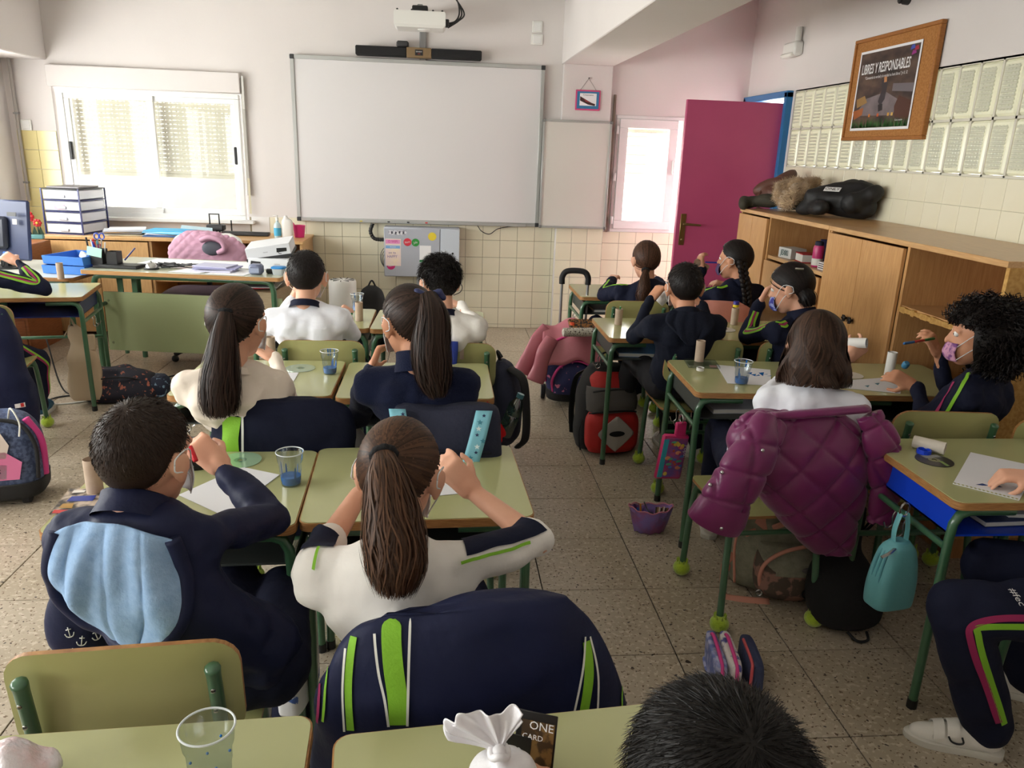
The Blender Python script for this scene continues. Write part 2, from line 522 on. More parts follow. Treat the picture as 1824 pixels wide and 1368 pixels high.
# ---- front left window with its half lowered roller shutter
w1 = windowempty('window_1', (0, 0, 0))
MB().box((-2.435, YF - .005, 2.052), (1.53, .09, .165), b=.006).build('shutter_box', M_WALL, w1)
win_frame(MB(), W1[0] + .04, W1[1] - .02, W1[2], 1.965, YF + .0, YF + .07, .04, 'x').build('frame', M_ALU, w1)
MB().box((-2.42, YF - .02, W1[2] - .012), (1.60, .12, .03), b=.004).build('sill', M_ALU, w1)
wm = -2.43
for (p, q, dy, hx) in ((W1[0] + .07, wm + .03, .01, W1[0] + .098), (wm - .03, W1[1] - .05, .03, W1[1] - .075)):
    s_ = win_frame(MB(), p, q, W1[2] + .035, 1.935, YF + dy, YF + dy + .03, .05, 'x').build('sash', M_ALU, w1)
    MB().box(((p + q) / 2, YF + dy + .015, (W1[2] + 1.965) / 2), (q - p - .1, .005, .9)).build('pane', M_PANE, s_)
    MB().box((hx, YF + dy - .012, 1.47), (.022, .024, .145), b=.006).build('handle', M_BLACK, s_)
SL = MB()
PITCHZ = .0345; sx0, sx1 = W1[0] + .10, W1[1] - .06
SL.box(((sx0 + sx1) / 2, 0, .0135), (sx1 - sx0, .009, .027), b=.0025)
nn_ = int((sx1 - sx0) / .036)
for k in range(nn_):
    SL.box((sx0 + .009 + k * .036 + (.006 if k % 3 == 2 else 0), 0, .0305), (.016 if k % 3 else .027, .006, .0095))
M_SLAT = mat('shutter_slat', (232, 226, 208), .55)
slm = SL.mesh('slat', M_SLAT, 30)
for k in range(19):
    link('slat', slm, w1, (0, YF + .12, 1.30 + k * PITCHZ))
MB().box(((sx0 + sx1) / 2, YF + .12, 1.285), (sx1 - sx0, .014, .03), b=.003).build('slat', M_SLAT, w1)
MB().box((-1.655, YF - .02, 1.62), (.028, .02, .95), b=.004).build('strap_guide', mat('strap_cover', (176, 172, 164), .6), w1)
MB().box((-1.648, YF - .035, 1.98), (.018, .012, .26), b=.003).build('strap', mat('strap_cloth', (206, 204, 198), .8), w1)
MB().box((-1.65, YF - .03, 1.14), (.018, .004, .30)).build('strap', mat('strap_cloth2', (204, 196, 170), .8), w1)

# ---- front right window
w2 = windowempty('window_2', (0, 0, 0))
win_frame(MB(), W2[0], W2[1], W2[2], W2[3], YF - .012, YF + .06, .03, 'x').build('frame', M_ALU, w2)
s_ = win_frame(MB(), W2[0] + .03, 2.09, W2[2] + .03, W2[3] - .03, YF - .03, YF + .03, .075, 'x').build('sash', M_ALU, w2)
MB().box((1.827, YF + .01, 1.42), (.37, .005, .80)).build('pane', M_PANE, s_)
MB().box((2.07, YF - .045, 1.50), (.022, .03, .12), b=.006).build('handle', M_ALU, s_)
for zz in (1.02, 1.40, 1.80):
    MB().box((1.545, YF - .03, zz), (.022, .03, .07), b=.005).build('hinge', M_ALU, w2)
for k in range(4): link('slat', MB().box((1.84, YF + .1, 1.80 + k * .035), (.52, .009, .03), b=.002).mesh('slat', M_SLAT), w2)
MB().box((1.505, YF - .012, 1.50), (.022, .02, 1.18), b=.003).build('strap_guide', mat('brown_strap', (120, 110, 96), .6), w2)
# the building seen through it
fac = thing('opposite_building', 'pale sunlit building with tan window shutters seen through the right window', 'building', (3.6, 14, 0))
MB().box((0, .2, 2.0), (9, .4, 5.2)).build('facade', mat('facade_paint', (240, 238, 232), .8), fac)
for xx in (-3.2, -1.35, -.25, 1.2):
    p_ = MB().box((xx, -.03, 1.75), (.6, .06, 1.3), b=.01).build('window', mat('tan_shutter', (170, 140, 105), .7), fac)
    for k in range(8): MB().box((xx, -.07, 1.2 + k * .155), (.56, .03, .13), b=.004).build('slat', mat('tan_shutter2', (186, 158, 122), .7), p_)
yw = thing('dimming_wall', 'grey rendered wall added outside the front left window to dim its light', 'wall', (-4.6, 9.2, 0))  # wall added outside to cut the brightness behind the shutter slats
MB().box((0, .15, 2.2), (8, .3, 5.4)).build('rendered_face', mat('grey_render', (106, 105, 102), .9, noise=(2, .3, .7), col2=(98, 97, 94)), yw)
MB().box((0, .12, 4.95), (8.1, .42, .12), b=.01).build('coping', mat('coping_stone', (176, 172, 164), .9), yw)
struct(MB().box((0, 11, -.35), (30, 8, .1)).build('ground', mat('outside_paving', (205, 200, 190), .9)))

# ---- right wall: tiles, glass blocks, doorway
rw = MB()
def rslab(y0, y1, z0, z1): rw.box((XR + .06, (y0 + y1) / 2, (z0 + z1) / 2), (.12, y1 - y0, z1 - z0))
GB0, GB1, GBP, GBH = 2.79, 6.05, .163, .275
rslab(YB, 6.10, 0, 1.547); rslab(YB, GB0, 1.547, 2.10); rslab(GB1, 6.10, 1.547, 2.10); rslab(YB, YF, 2.10, ZC); rslab(6.99, YF, 0, 2.10)
rwo = struct(rw.build('wall_right', M_WALL))
MB().box((XR - .001, (GB0 + GB1) / 2, 1.4), (.003, GB1 - GB0, .295)).build('tile_grout', mat('pale_grout', (196, 190, 166), .9), rwo)
for i in range(21):
    for k in range(2):
        tile_part(rwo, 'wall_tile', XR - .008, XR - .001, GB1 - (i + 1) * .1555, GB1 - i * .1555, 1.25 + k * .148, 1.25 + (k + 1) * .148, M_TILE, b=.001, gap=.0022, plane='x')
def block_mat(name, horiz):
    m = bpy.data.materials.new(name); m.use_nodes = True
    N, L = m.node_tree.nodes, m.node_tree.links; b = N['Principled BSDF']
    b.inputs['Base Color'].default_value = lin((228, 229, 212)); b.inputs['Roughness'].default_value = .12
    t = N.new('ShaderNodeBsdfTranslucent'); t.inputs[0].default_value = lin((244, 243, 224))
    x = N.new('ShaderNodeMixShader'); x.inputs[0].default_value = .26
    L.new(b.outputs[0], x.inputs[1]); L.new(t.outputs[0], x.inputs[2]); L.new(x.outputs[0], N['Material Output'].inputs[0])
    return m
M_BLK = block_mat('glass_block', 0)
def block_mesh(lattice):
    mb = MB(); h, w_ = GBH - .018, GBP - .018
    mb.box((0, 0, 0), (.06, w_, h), b=.012)
    for sgn in (-1,):
        if lattice:
            for j in range(4):
                mb.box((sgn * .031, -w_ / 2 + .025 + (w_ - .05) * (j + .5) / 4, 0), (.006, .018, h - .05), b=.0025)
        n = 11 if lattice else 9
        for j in range(n):
            mb.box((sgn * (.0335 if lattice else .031), 0, -h / 2 + .028 + (h - .056) * (j + .5) / n), (.006, w_ - .04, (h - .056) / n * .62), b=.0025)
    return mb.mesh('glass_block', M_BLK, 30)
bm0, bm1 = block_mesh(False), block_mesh(True)
for i in range(20):
    for k in range(2):
        link('glass_block', bm0 if i < 5 or (i == 5) else bm1, rwo, (XR + .025, GB1 - (i + .5) * GBP, 1.552 + (k + .5) * GBH))
mj = MB()
for i in range(21): mj.box((XR + .03, GB1 - i * GBP, 1.825), (.06, .014, .55))
for k in range(3): mj.box((XR + .03, (GB0 + GB1) / 2, 1.552 + k * GBH), (.06, GB1 - GB0, .014))
mj.build('block_joint', mat('block_mortar', (214, 210, 196), .9), rwo)
# corridor behind it, ceiling cut short to let sky light onto the blocks
cor = MB().box((4.5, 3, 1.4), (.1, 12, 3.2)); cor.box((3.2, 3, 2.95), (.7, 12, .1)); cor.box((3.7, 3, -.06), (1.7, 12, .1))
struct(cor.build('wall_corridor', M_WALL))
struct(MB().box((.6, YB - .1, 1.45), (9, .2, 3.2)).build('wall_back', M_WALL))

# ---- magenta door standing open in front of the right corner
dr = windowempty('door_1', (0, 0, 0))
M_BLUE = mat('blue_frame_paint', (40, 110, 165), .4)
fr = MB()
for yy in (6.12, 6.97): fr.box((XR + .03, yy, 1.05), (.16, .05, 2.1), b=.004)
fr.box((XR + .03, 6.545, 2.085), (.16, .9, .05), b=.004)
fr.build('frame', M_BLUE, dr)
M_MAG = mat('magenta_paint', (190, 80, 122), .42, noise=(3, .3, .7), col2=(182, 74, 116))
DX0, DX1, DY = 1.893, 2.70, 6.185
lf = MB().box(((DX0 + DX1) / 2, DY, 1.02), (DX1 - DX0, .04, 2.0), b=.003).build('leaf', M_MAG, dr)
MB().box((DX1 + .004, DY - .006, 1.02), (.012, .03, 2.0)).build('edge_strip', M_WHITE, dr)
M_BRASS = mat('old_brass', (138, 118, 78), .35, metal=.9)
MB().box((DX0 + .055, DY - .024, 1.03), (.045, .008, .25), b=.003).lathe([(.0, 0), (.011, .001), (.011, .012), (.006, .016)], 12, rotx(PI / 2), (DX0 + .055, DY - .028, .95)).build('lock_plate', M_BRASS, lf)
MB().tube([(DX0 + .055, DY - .02, 1.075), (DX0 + .055, DY - .06, 1.075), (DX0 + .08, DY - .068, 1.075), (DX0 + .19, DY - .066, 1.07)], [.011, .011, .011, .008], 10).build('lever_handle', M_BRASS, lf)
# ================================================================== FURNITURE
def wood(name, a, b, rough=.38, st=(1.5, 1.5, 14)):
    return mat(name, a, rough, noise=(9, .3, .7), col2=b, stretch=st, spec=.4)
M_OAK = wood('honey_oak', (202, 156, 104), (182, 134, 84), .3, (16, 16, 1.2))
M_OAKH = wood('honey_oak_top', (206, 164, 114), (186, 142, 94), .3, (16, 1.2, 16))
M_OAKIN = wood('oak_inside', (168, 118, 72), (148, 100, 58), .45, (16, 16, 1.2))
M_CHIP = mat('chipboard', (196, 152, 84), .7, noise=(60, .4, .6), col2=(178, 132, 66), bump=(120, .2))
M_PLY = wood('plywood_edge', (186, 138, 84), (138, 92, 52), .5, (3, 3, 60))
M_LAM = mat('green_laminate', (179, 180, 132), .16, spec=.55, noise=(1.5, .3, .7), col2=(173, 174, 125))
M_LAMC = mat('olive_laminate', (172, 170, 114), .24, noise=(2, .3, .7), col2=(164, 163, 107))
M_LAMT = mat('sage_laminate', (158, 168, 124), .35)
M_TUBE = mat('green_tube_paint', (58, 98, 68), .28, spec=.6, coat=.3)
M_BALL = mat('tennis_felt', (176, 200, 52), .95, noise=(40, .3, .7), col2=(150, 178, 40), bump=(150, .5), sheen=.5)
M_BALLIN = mat('ball_rubber', (60, 62, 44), .9)
M_TRAYB = mat('blue_tray_plastic', (18, 66, 205), .35)
M_TRAYD = mat('grey_tray_metal', (70, 76, 74), .4, metal=.3)
M_TRAYN = mat('navy_tray_plastic', (34, 42, 100), .4)

def rrect(w_, h_, r, n=5):
    P = []
    for cx, cy, a0 in ((w_ / 2 - r, h_ / 2 - r, 0), (-w_ / 2 + r, h_ / 2 - r, 90), (-w_ / 2 + r, -h_ / 2 + r, 180), (w_ / 2 - r, -h_ / 2 + r, 270)):
        for k in range(n): a = rad(a0 + 90 * k / (n - 1)); P.append((cx + r * math.cos(a), cy + r * math.sin(a)))
    return np.array(P)
def panel(mb, w_, h_, r, th, fn, loops=(1, .8, .5, .2), n=6, fm=0, em=1):
    """rounded rectangular board bent by fn(u,v,d) ; d = offset through the thickness"""
    O = rrect(w_, h_, r, n)
    side = []
    for d in (0, th):
        side.append([np.array([fn(p[0] * s_, p[1] * s_, d) for p in O]) for s_ in loops])
    k = len(O); v = np.concatenate([q for s_ in side for q in s_]); L = len(loops); f = []; mi = []
    for d in range(2):
        o = d * L * k
        for l in range(L - 1):
            for a in range(k):
                b = (a + 1) % k; q = (o + l * k + a, o + l * k + b, o + (l + 1) * k + b, o + (l + 1) * k + a)
                f.append(q if d else q[::-1]); mi.append(fm)
        c = tuple(range(o + (L - 1) * k, o + L * k)); f.append(c if d else c[::-1]); mi.append(fm)
    for a in range(k):
        b = (a + 1) % k; f.append((a, b, L * k + b, L * k + a)); mi.append(em)
    n0 = len(mb.f); mb.add(v, f); mb.m[n0:] = mi
    return mb

# ---- pupils' desks
def make_desk(tray_m):
    t = thing('school_desk', '', 'desk')
    top = panel(MB(), .594, .5, .028, .022, lambda u, v, d: (u, v, .676 + d), n=6, loops=(1, .5)).build('tabletop', [M_PLY, M_PLY], t, smooth=30)
    panel(MB(), .588, .494, .027, .0028, lambda u, v, d: (u, v, .6975 + d), n=6, loops=(1, .5)).build('laminate', [M_LAM, M_LAM], top, smooth=30)
    for sx in (-1, 1):
        for sy in (-1, 1):
            y = sy * .222
            P = [(sx * .10, y, .661), (sx * .235, y, .661), (sx * .262, y, .650), (sx * .276, y, .622), (sx * .279, y, .57), (sx * .283, y + sy * .004, .02)]
            lg = MB().tube(P, .0135, 10).build('leg', M_TUBE, t, smooth=60)
            MB().tube([(sx * .283, y + sy * .004, 0), (sx * .283, y + sy * .004, .03)], .0155, 10).build('foot_cap', M_BLACK, lg)
        MB().tube([(sx * .279, -.22, .545), (sx * .279, .22, .545)], .0105, 8).build('side_rail', M_TUBE, t, smooth=60)
        for yy in (-.03, .03):
            hk = MB().tube(spline([(sx * .279, yy, .545), (sx * .290, yy, .52), (sx * .287, yy, .49), (sx * .305, yy, .478), (sx * .316, yy, .50)], 12), .0028, 6)
            hk.build('bag_hook', M_METAL, t)
    MB().tube([(-.28, .215, .36), (.28, .215, .36)], .0105, 8).build('back_rail', M_TUBE, t, smooth=60)
    tr = MB()
    tr.box((0, 0, .578), (.53, .42, .006)); tr.box((0, .208, .615), (.53, .006, .08))
    for sx in (-1, 1): tr.box((sx * .262, 0, .615), (.006, .42, .08))
    tr.build('book_tray', tray_m, t)
    return t
DESKS = dict(
    A1=(-.655, 1.965, 2, M_TRAYD, 'green desk of the boy with the blue hood, magazine and cardboard tube on it'),
    A2=(-.06, 2.005, 2.5, M_TRAYD, 'green desk of the girl in the white polo with navy sleeves'),
    B1=(-.700, 3.005, 0, M_TRAYD, 'green desk with a disc and paint cup before the girl in the beige top'),
    B2=(-.09, 2.985, 0, M_TRAYD, 'green desk of the girl in navy fleece with the high ponytail'),
    C1=(-.66, 4.13, 0, M_TRAYD, 'green front desk of the boy in white, with paint cup and cardboard tube'),
    C2=(-.055, 4.11, -2, M_TRAYD, 'green front desk of the curly haired boy'),
    Z1=(-.485, .805, 3.0, M_TRAYD, 'green desk nearest the camera with an empty clear cup and plastic bag'),
    Z2=(.155, .80, 5.5, M_TRAYD, 'green desk nearest the camera with a knotted white bag on it'),
    L1=(-2.40, 4.78, 10, M_TRAYN, 'green desk beside the teacher\'s desk with a beige tote bag hanging below'),
    R1=(1.205, 5.13, 0, M_TRAYD, 'green desk at the front right by the brown ponytail girl'),
    R1b=(1.80, 5.10, 0, M_TRAYD, 'green desk at the front right of the girl with the braid'),
    R2=(1.155, 3.985, 0, M_TRAYD, 'green desk of the boy in the dark hoodie beside the red rucksack'),
    R2b=(1.755, 3.965, 0, M_TRAYD, 'green desk of the girl leaning on her hand by the cabinet'),
    R3=(1.325, 3.07, -2, M_TRAYD, 'green desk with a pink pouch hanging from its side'),
    R3b=(1.945, 3.05, -2, M_TRAYD, 'green desk of the girl with big curly hair'),
    R4=(1.735, 2.075, 0, M_TRAYB, 'green desk with a bright blue tray and turquoise pouch'))
_dk = {}
for k, (x, y, a, tm, lab) in DESKS.items():
    if tm.name not in _dk:
        _dk[tm.name] = make_desk(tm); o = _dk[tm.name]; o['label'] = lab; o['group'] = 'pupils\' green desks'
        o.location = (x, y, 0); o.rotation_euler = (0, 0, rad(a))
    else: dup(_dk[tm.name], (x, y, 0), rad(a), lab, 'pupils\' green desks')

# ---- pupils' chairs
def make_chair(balls=True):
    t = thing('school_chair', '', 'chair')
    panel(MB(), .36, .36, .05, .011, lambda u, v, d: (u, v, .415 + d - .012 * math.cos(u * 8) + (.06 * max(0, v - .12) * -1)), n=6).build('seat', [M_LAMC, M_PLY], t, smooth=40)
    panel(MB(), .378, .222, .055, .011, lambda u, v, d: (u, -.187 - .10 * v - d + .55 * u * u, .664 + v), n=6, loops=(1, .85, .65, .45, .2)).build('backrest', [M_LAMC, M_PLY], t, smooth=40)
    for sx in (-1, 1):
        rear = spline([(sx * .178, -.225, .01), (sx * .168, -.195, .25), (sx * .158, -.178, .42), (sx * .152, -.192, .56), (sx * .150, -.215, .715), (sx * .150, -.2215, .742)], 22)
        lg = MB().tube(rear, np.r_[np.full(18, .0125), .0135, .014, .0135, .009], 10).build('leg', M_TUBE, t, smooth=60)
        fr_ = spline([(sx * .178, .155, .01), (sx * .166, .150, .30), (sx * .158, .135, .385), (sx * .152, .09, .398), (sx * .15, -.17, .398)], 20)
        l2 = MB().tube(fr_, .0125, 10).build('leg', M_TUBE, t, smooth=60)
        if balls:
            for q, (xx, yy) in ((lg, (sx * .178, -.225)), (l2, (sx * .178, .155))):
                b = MB().ell((xx, yy, .031), (.034, .034, .031), n=18, m=12)
                for j in range(7):
                    a = 2 * PI * j / 7 + xx * 9
                    b.cone((xx + .017 * math.cos(a), yy + .017 * math.sin(a), .055), .006, (xx + .021 * math.cos(a), yy + .021 * math.sin(a), .068 + .006 * (j % 2)), .002, 6)
                b.build('tennis_ball', M_BALL, q, smooth=60)
    MB().tube([(-.16, -.185, .36), (.16, -.185, .36)], .009, 8).build('stretcher', M_TUBE, t, smooth=60)
    MB().tube([(-.158, .135, .37), (.158, .135, .37)], .009, 8).build('stretcher', M_TUBE, t, smooth=60)
    for sx in (-1, 1):
        for zz in (.655, .70): MB().ell((sx * .150, -.2255 - (zz - .655) * .12, zz), (.0045, .003, .0045), n=8, m=5).build('rivet', M_METAL, t)
    return t
CHAIRS = dict(
    P1=(-.55, 1.35, 5, 'green chair with its curved backrest bare, under the boy with the blue hood'),
    P2=(.045, 1.40, 3, 'green chair under the girl in the white polo, a navy tracksuit jacket draped over it'),
    P3=(-.50, 2.49, 4, 'green chair under the girl in beige, navy and lime jacket over it'),
    P4=(.015, 2.49, -3, 'green chair under the girl in navy fleece, a dark rucksack strapped to its back'),
    P5=(-.52, 3.51, 0, 'green chair of the boy in white at the front, bare curved backrest'),
    P6=(.08, 3.50, -6, 'green chair of the curly haired boy, a blue bag hung on its backrest'),
    P7=(-2.36, 4.13, 12, 'green chair at the left edge with a long navy coat over its back'),
    P8=(1.16, 4.56, 0, 'green chair under the girl with the brown ponytail'),
    P9=(1.56, 4.45, 0, 'green chair under the girl with the braid, a salmon jacket over it'),
    P10=(1.25, 3.61, 0, 'green chair under the boy in the dark hoodie'),
    P11=(1.70, 3.60, 0, 'green chair of the girl leaning on her hand by the cabinet'),
    P12=(1.15, 2.49, 3, 'green chair covered by the quilted maroon jacket'),
    P13=(1.79, 2.58, -4, 'green chair with bare backrest behind the girl with big curly hair'),
    P13b=(2.20, 2.50, -6, 'green chair at the right edge with a magenta bag on its backrest'),
    P14=(1.78, 1.60, -12, 'green chair of the child in tracksuit trousers at the right edge'),
    P15=(.30, .40, 6, 'green chair of the dark haired child at the bottom edge'))
_ch = make_chair(True)
for i, (k, (x, y, a, lab)) in enumerate(CHAIRS.items()):
    if i == 0:
        _ch.location = (x, y, 0); _ch.rotation_euler = (0, 0, rad(a)); _ch['label'] = lab; _ch['group'] = 'pupils\' green chairs'
    else: dup(_ch, (x, y, 0), rad(a), lab, 'pupils\' green chairs')

# ---- wooden cabinets along the right wall
CX0, CX1, CZ = 2.14, 2.688, 1.26
def cabinet(ya, yb, label, secs, end=False):
    t = thing('wall_cabinet', label, 'cabinet', (0, 0, 0))
    MB().box(((CX0 + CX1) / 2 - .005, (ya + yb) / 2, CZ - .0125), (CX1 - CX0 + .01, yb - ya, .025), b=.002).build('top_panel', M_OAKH, t)
    MB().box(((CX0 + CX1) / 2, (ya + yb) / 2, .05), (CX1 - CX0 - .02, yb - ya - .01, .1)).build('plinth', M_OAKIN, t)
    MB().box((CX1 - .006, (ya + yb) / 2, .67), (.012, yb - ya - .02, 1.12)).build('back_panel', M_OAKIN, t)
    for k, yy in enumerate([ya + .01] + [s_[1] for s_ in secs[:-1]] + [yb - .01]):
        MB().box(((CX0 + CX1) / 2 - .002, yy, .665), (CX1 - CX0 - .008, .02, 1.14), b=.001).build('side_panel', M_CHIP if (end and k == 0) else M_OAK, t)
    for (a, b, kind) in secs:
        a += .012; b -= .012; m_ = (a + b) / 2
        if kind == 'doors':
            for (p, q, kn) in ((a, m_ - .0015, m_ - .03), (m_ + .0015, b, m_ + .03)):
                d = MB().box((CX0 - .008, (p + q) / 2, .67), (.018, q - p, 1.11), b=.0015).build('door', M_OAK, t)
                kb = MB().ell((CX0 - .034, kn, .815), (.008, .017, .017), n=12, m=8).tube([(CX0 - .018, kn, .815), (CX0 - .03, kn, .815)], .006, 8)
                for j in range(6):
                    kb.ell((CX0 - .036, kn + .014 * math.cos(j), .815 + .014 * math.sin(j)), (.006, .006, .006), n=6, m=5)
                kb.build('knob', mat('dark_iron', (34, 28, 24), .4, metal=.7), d)
        else:
            zs = kind[1]
            MB().box(((CX0 + CX1) / 2, m_, zs), (CX1 - CX0 - .02, b - a, .022), b=.001).build('shelf', M_OAKH, t)
            if kind[0] == 'halfdoor':
                MB().box((CX0 - .006, m_, (zs - .02 + .11) / 2), (.018, b - a - .01, zs - .13), b=.0015).build('door', M_OAK, t)
            else:
                sh = MB(); r = np.random.default_rng(3)
                for j in range(26): sh.box((CX0 + .004, a + (b - a) * (j + .5) / 26, zs - .006), (.016, (b - a) / 26 * 1.05, .016 + r.uniform(0, .014)))
                sh.build('torn_edge', M_CHIP, t)
                MB().box(((CX0 + CX1) / 2, m_, .105), (CX1 - CX0 - .02, b - a, .02)).build('shelf', M_OAKH, t)
    return t
cabinet(4.125, 5.44, 'oak wall cabinet with tall doors and a book shelf, coats heaped on top', [(4.125, 4.93, ('halfdoor', .985)), (4.93, 5.44, 'doors')])
cabinet(2.72, 4.12, 'oak wall cabinet with dark knobs and an empty open shelf', [(2.72, 3.375, ('open', .955)), (3.375, 4.12, 'doors')], True)

# ---- low cabinets below the front left window
lc = thing('low_cabinet', 'low light wooden cabinet below the front left window', 'cabinet', (0, 0, 0))
M_BEECH = wood('beech', (214, 172, 118), (196, 152, 100), .35, (14, 14, 1.5))
LX0, LX1, LY0, LZ = -3.15, -1.13, 6.46, .825
MB().box(((LX0 + LX1) / 2, (LY0 + YF - .01) / 2 - .01, LZ - .0125), (LX1 - LX0 + .02, YF - LY0 + .0, .025), b=.003).build('top_panel', M_BEECH, lc)
MB().box(((LX0 + LX1) / 2, YF - .03, LZ / 2), (LX1 - LX0, .012, LZ - .03)).build('back_panel', M_OAKIN, lc)
for xx in (LX0 + .01, -2.33, -1.72, LX1 - .01):
    MB().box((xx, (LY0 + YF - .03) / 2, LZ / 2 - .012), (.02, YF - LY0 - .04, LZ - .03)).build('side_panel', M_BEECH, lc)
for (p, q) in ((LX0 + .025, -2.74), (-2.735, -2.345)):
    d = MB().box(((p + q) / 2, LY0 + .0, .42), (q - p, .018, .74), b=.002).build('door', M_BEECH, lc)
    MB().tube([(q - .05, LY0 - .012, .66), (q - .05, LY0 - .03, .66)], .01, 10).build('knob', M_BEECH, d)
for z_ in (.12, .48):
    MB().box((-1.74, (LY0 + YF) / 2, z_), (1.17, YF - LY0 - .06, .02)).build('shelf', M_BEECH, lc)
wb = thing('corner_drawer_unit', 'small brown wooden drawer unit in the left corner behind the monitor', 'cabinet', (-3.28, 6.15, 0), 0)
MB().box((0, 0, .40), (.44, .5, .80), b=.004).build('body', wood('brown_wood', (150, 92, 56), (128, 76, 44), .4), wb)
for k in range(3):
    d = MB().box((0, -.255, .14 + k * .26), (.40, .016, .24), b=.003).build('drawer', wood('brown_wood', (150, 92, 56), (128, 76, 44), .4), wb)
    MB().box((0, -.27, .14 + k * .26), (.10, .014, .012), b=.003).build('handle', M_BLACK, d)

# ---- teacher's desk
td = thing('teacher_desk', 'large teacher\'s desk with a sage green front panel', 'desk', (-1.66, 5.50, 0), rad(-7.5))
panel(MB(), 1.33, .66, .02, .026, lambda u, v, d: (u, v, .724 + d), n=5, loops=(1, .5)).build('tabletop', [mat('grey_green_laminate', (190, 192, 168), .15), wood('desk_edge', (196, 150, 96), (176, 130, 80), .4)], td, smooth=30)
MB().box((0, -.16, .375), (1.235, .018, .41), b=.001).build('modesty_panel', M_LAMT, td)
for sx in (-.585, .575):
    for zz in (.225, .52): MB().lathe([(0, -.006), (.008, -.005), (.009, 0)], 10, rotx(PI / 2) , (sx, -.1690, zz)).build('screw', M_METAL, td)
for sx in (-1, 1):
    P = spline([(sx * .45, -.28, .712), (sx * .55, -.28, .712), (sx * .59, -.28, .695), (sx * .605, -.28, .65)], 10)
    MB().tube(np.vstack([P, [(sx * .61, -.28, 0)]]), .019, 12).build('leg', M_TUBE, td, smooth=60)
    MB().tube(np.vstack([P * (1, -1, 1), [(sx * .61, .28, 0)]]), .019, 12).build('leg', M_TUBE, td, smooth=60)
    MB().tube([(sx * .607, -.27, .50), (sx * .607, .27, .50)], .014, 8).build('side_rail', M_TUBE, td)
MB().tube([(-.5, -.28, .712), (.5, -.28, .712)], .017, 10).build('front_rail', M_TUBE, td)
for xx in (-.50, -.40): MB().box((xx, -.15, .63), (.035, .012, .16)).build('panel_bracket', M_TUBE, td)
pd = MB().box((.37, .04, .33), (.40, .5, .60), b=.004)
pd.build('drawer_pedestal', wood('pedestal_wood', (170, 150, 120), (150, 130, 100), .5), td)
# desk that carries the monitor
md = thing('computer_desk', 'pale computer desk at the left with the monitor on it', 'desk', (-2.88, 5.62, 0), rad(-6))
panel(MB(), 1.05, .72, .03, .024, lambda u, v, d: (u, v, .678 + d), n=5, loops=(1, .5)).build('tabletop', [mat('pale_laminate', (206, 208, 196), .2), M_PLY], md, smooth=30)
for sx in (-1, 1):
    for sy in (-1, 1):
        MB().tube(spline([(sx * .36, sy * .32, .665), (sx * .44, sy * .32, .66), (sx * .475, sy * .32, .62), (sx * .48, sy * .32, .02)], 16), .016, 10).build('leg', M_TUBE, md, smooth=60)

# ---- boards on the front wall
def board(name, label, x0, x1, z0, z1, y, fr_t, tray, cat):
    t = thing(name, label, cat, ((x0 + x1) / 2, y, (z0 + z1) / 2))
    w_, h_ = x1 - x0, z1 - z0
    MB().box((0, 0, 0), (w_ - fr_t, .016, h_ - fr_t)).build('writing_surface', M_BOARD, t)
    M_FR = mat('board_frame', (178, 179, 176), .4, metal=.4)
    for sz in (-1, 1): MB().box((0, -.004, sz * (h_ / 2 - fr_t / 2)), (w_ - 2 * fr_t, .03, fr_t), b=.003).build('frame_rail', M_FR, t)
    for sx in (-1, 1): MB().box((sx * (w_ / 2 - fr_t / 2), -.004, 0), (fr_t, .03, h_ - 2 * fr_t), b=.003).build('frame_rail', M_FR, t)
    for sx in (-1, 1):
        for sz in (-1, 1): MB().box((sx * (w_ / 2 - fr_t / 2), -.005, sz * (h_ / 2 - fr_t / 2)), (fr_t + .006, .036, fr_t + .006), b=.005).build('corner_cap', M_DARK if tray else mat('grey_cap', (110, 110, 108), .5), t)
    return t
M_BOARD = mat('board_white', (218, 215, 215), .35, spec=.4)
wbt = board('interactive_whiteboard', 'large white interactive board in a grey frame on the front wall', -1.25, .875, .945, 2.292, YF - .04, .031, True, 'whiteboard')
MB().box((0, -.022, -.662), (1.9, .03, .028), b=.005).build('pen_tray', mat('board_frame'), wbt)
for k, (c, xx) in enumerate((((210, 190, 70), -.51), ((30, 30, 34), -.27), ((30, 30, 34), -.10), ((200, 50, 40), .06))):
    MB().box((xx, -.04, -.662), (.022, .006, .010), b=.002).build('pen_mark', mat('pen_%d' % k, c, .5), wbt)
M_BOARD2 = mat('board_white_gloss', (212, 210, 202), .12, spec=.5)
_t = M_BOARD; M_BOARD = M_BOARD2
board('small_whiteboard', 'smaller glossy whiteboard beside the big board', .872, 1.475, .945, 1.862, PY - .03, .018, False, 'whiteboard')
M_BOARD = _t

# ---- sound bar, projector
sb = thing('sound_bar', 'long black speaker bar with a brown middle above the board', 'speaker', (-.19, YF - .075, 2.343))
for sx in (-1, 1): MB().box((sx * .31, 0, 0), (.42, .085, .075), b=.008).build('speaker_section', mat('speaker_cloth', (16, 16, 18), .8, bump=(300, .3)), sb)
MB().box((0, -.002, 0), (.205, .083, .078), b=.004).build('centre_section', mat('brown_bronze', (128, 104, 72), .4), sb)
MB().box((0, -.045, 0), (.065, .004, .045), b=.001).build('display', M_BLACK, sb)
text('SONIDO', .013, (0, -.0475, .006), (1, 0, 0), (0, 0, 1), mat('white_print', (230, 230, 230), .5), sb, 'display_print')
text('16:9', .012, (0, -.0475, -.010), (1, 0, 0), (0, 0, 1), mat('red_print', (210, 70, 60), .5), sb, 'display_print')
MB().box((-.135, .0, .062), (.10, .07, .05), b=.012).build('sensor_box', M_DARK, sb)
pj = thing('projector', 'white short throw projector on a wall arm with black cables', 'projector', (-.17, 6.52, 2.53))
b_ = MB()
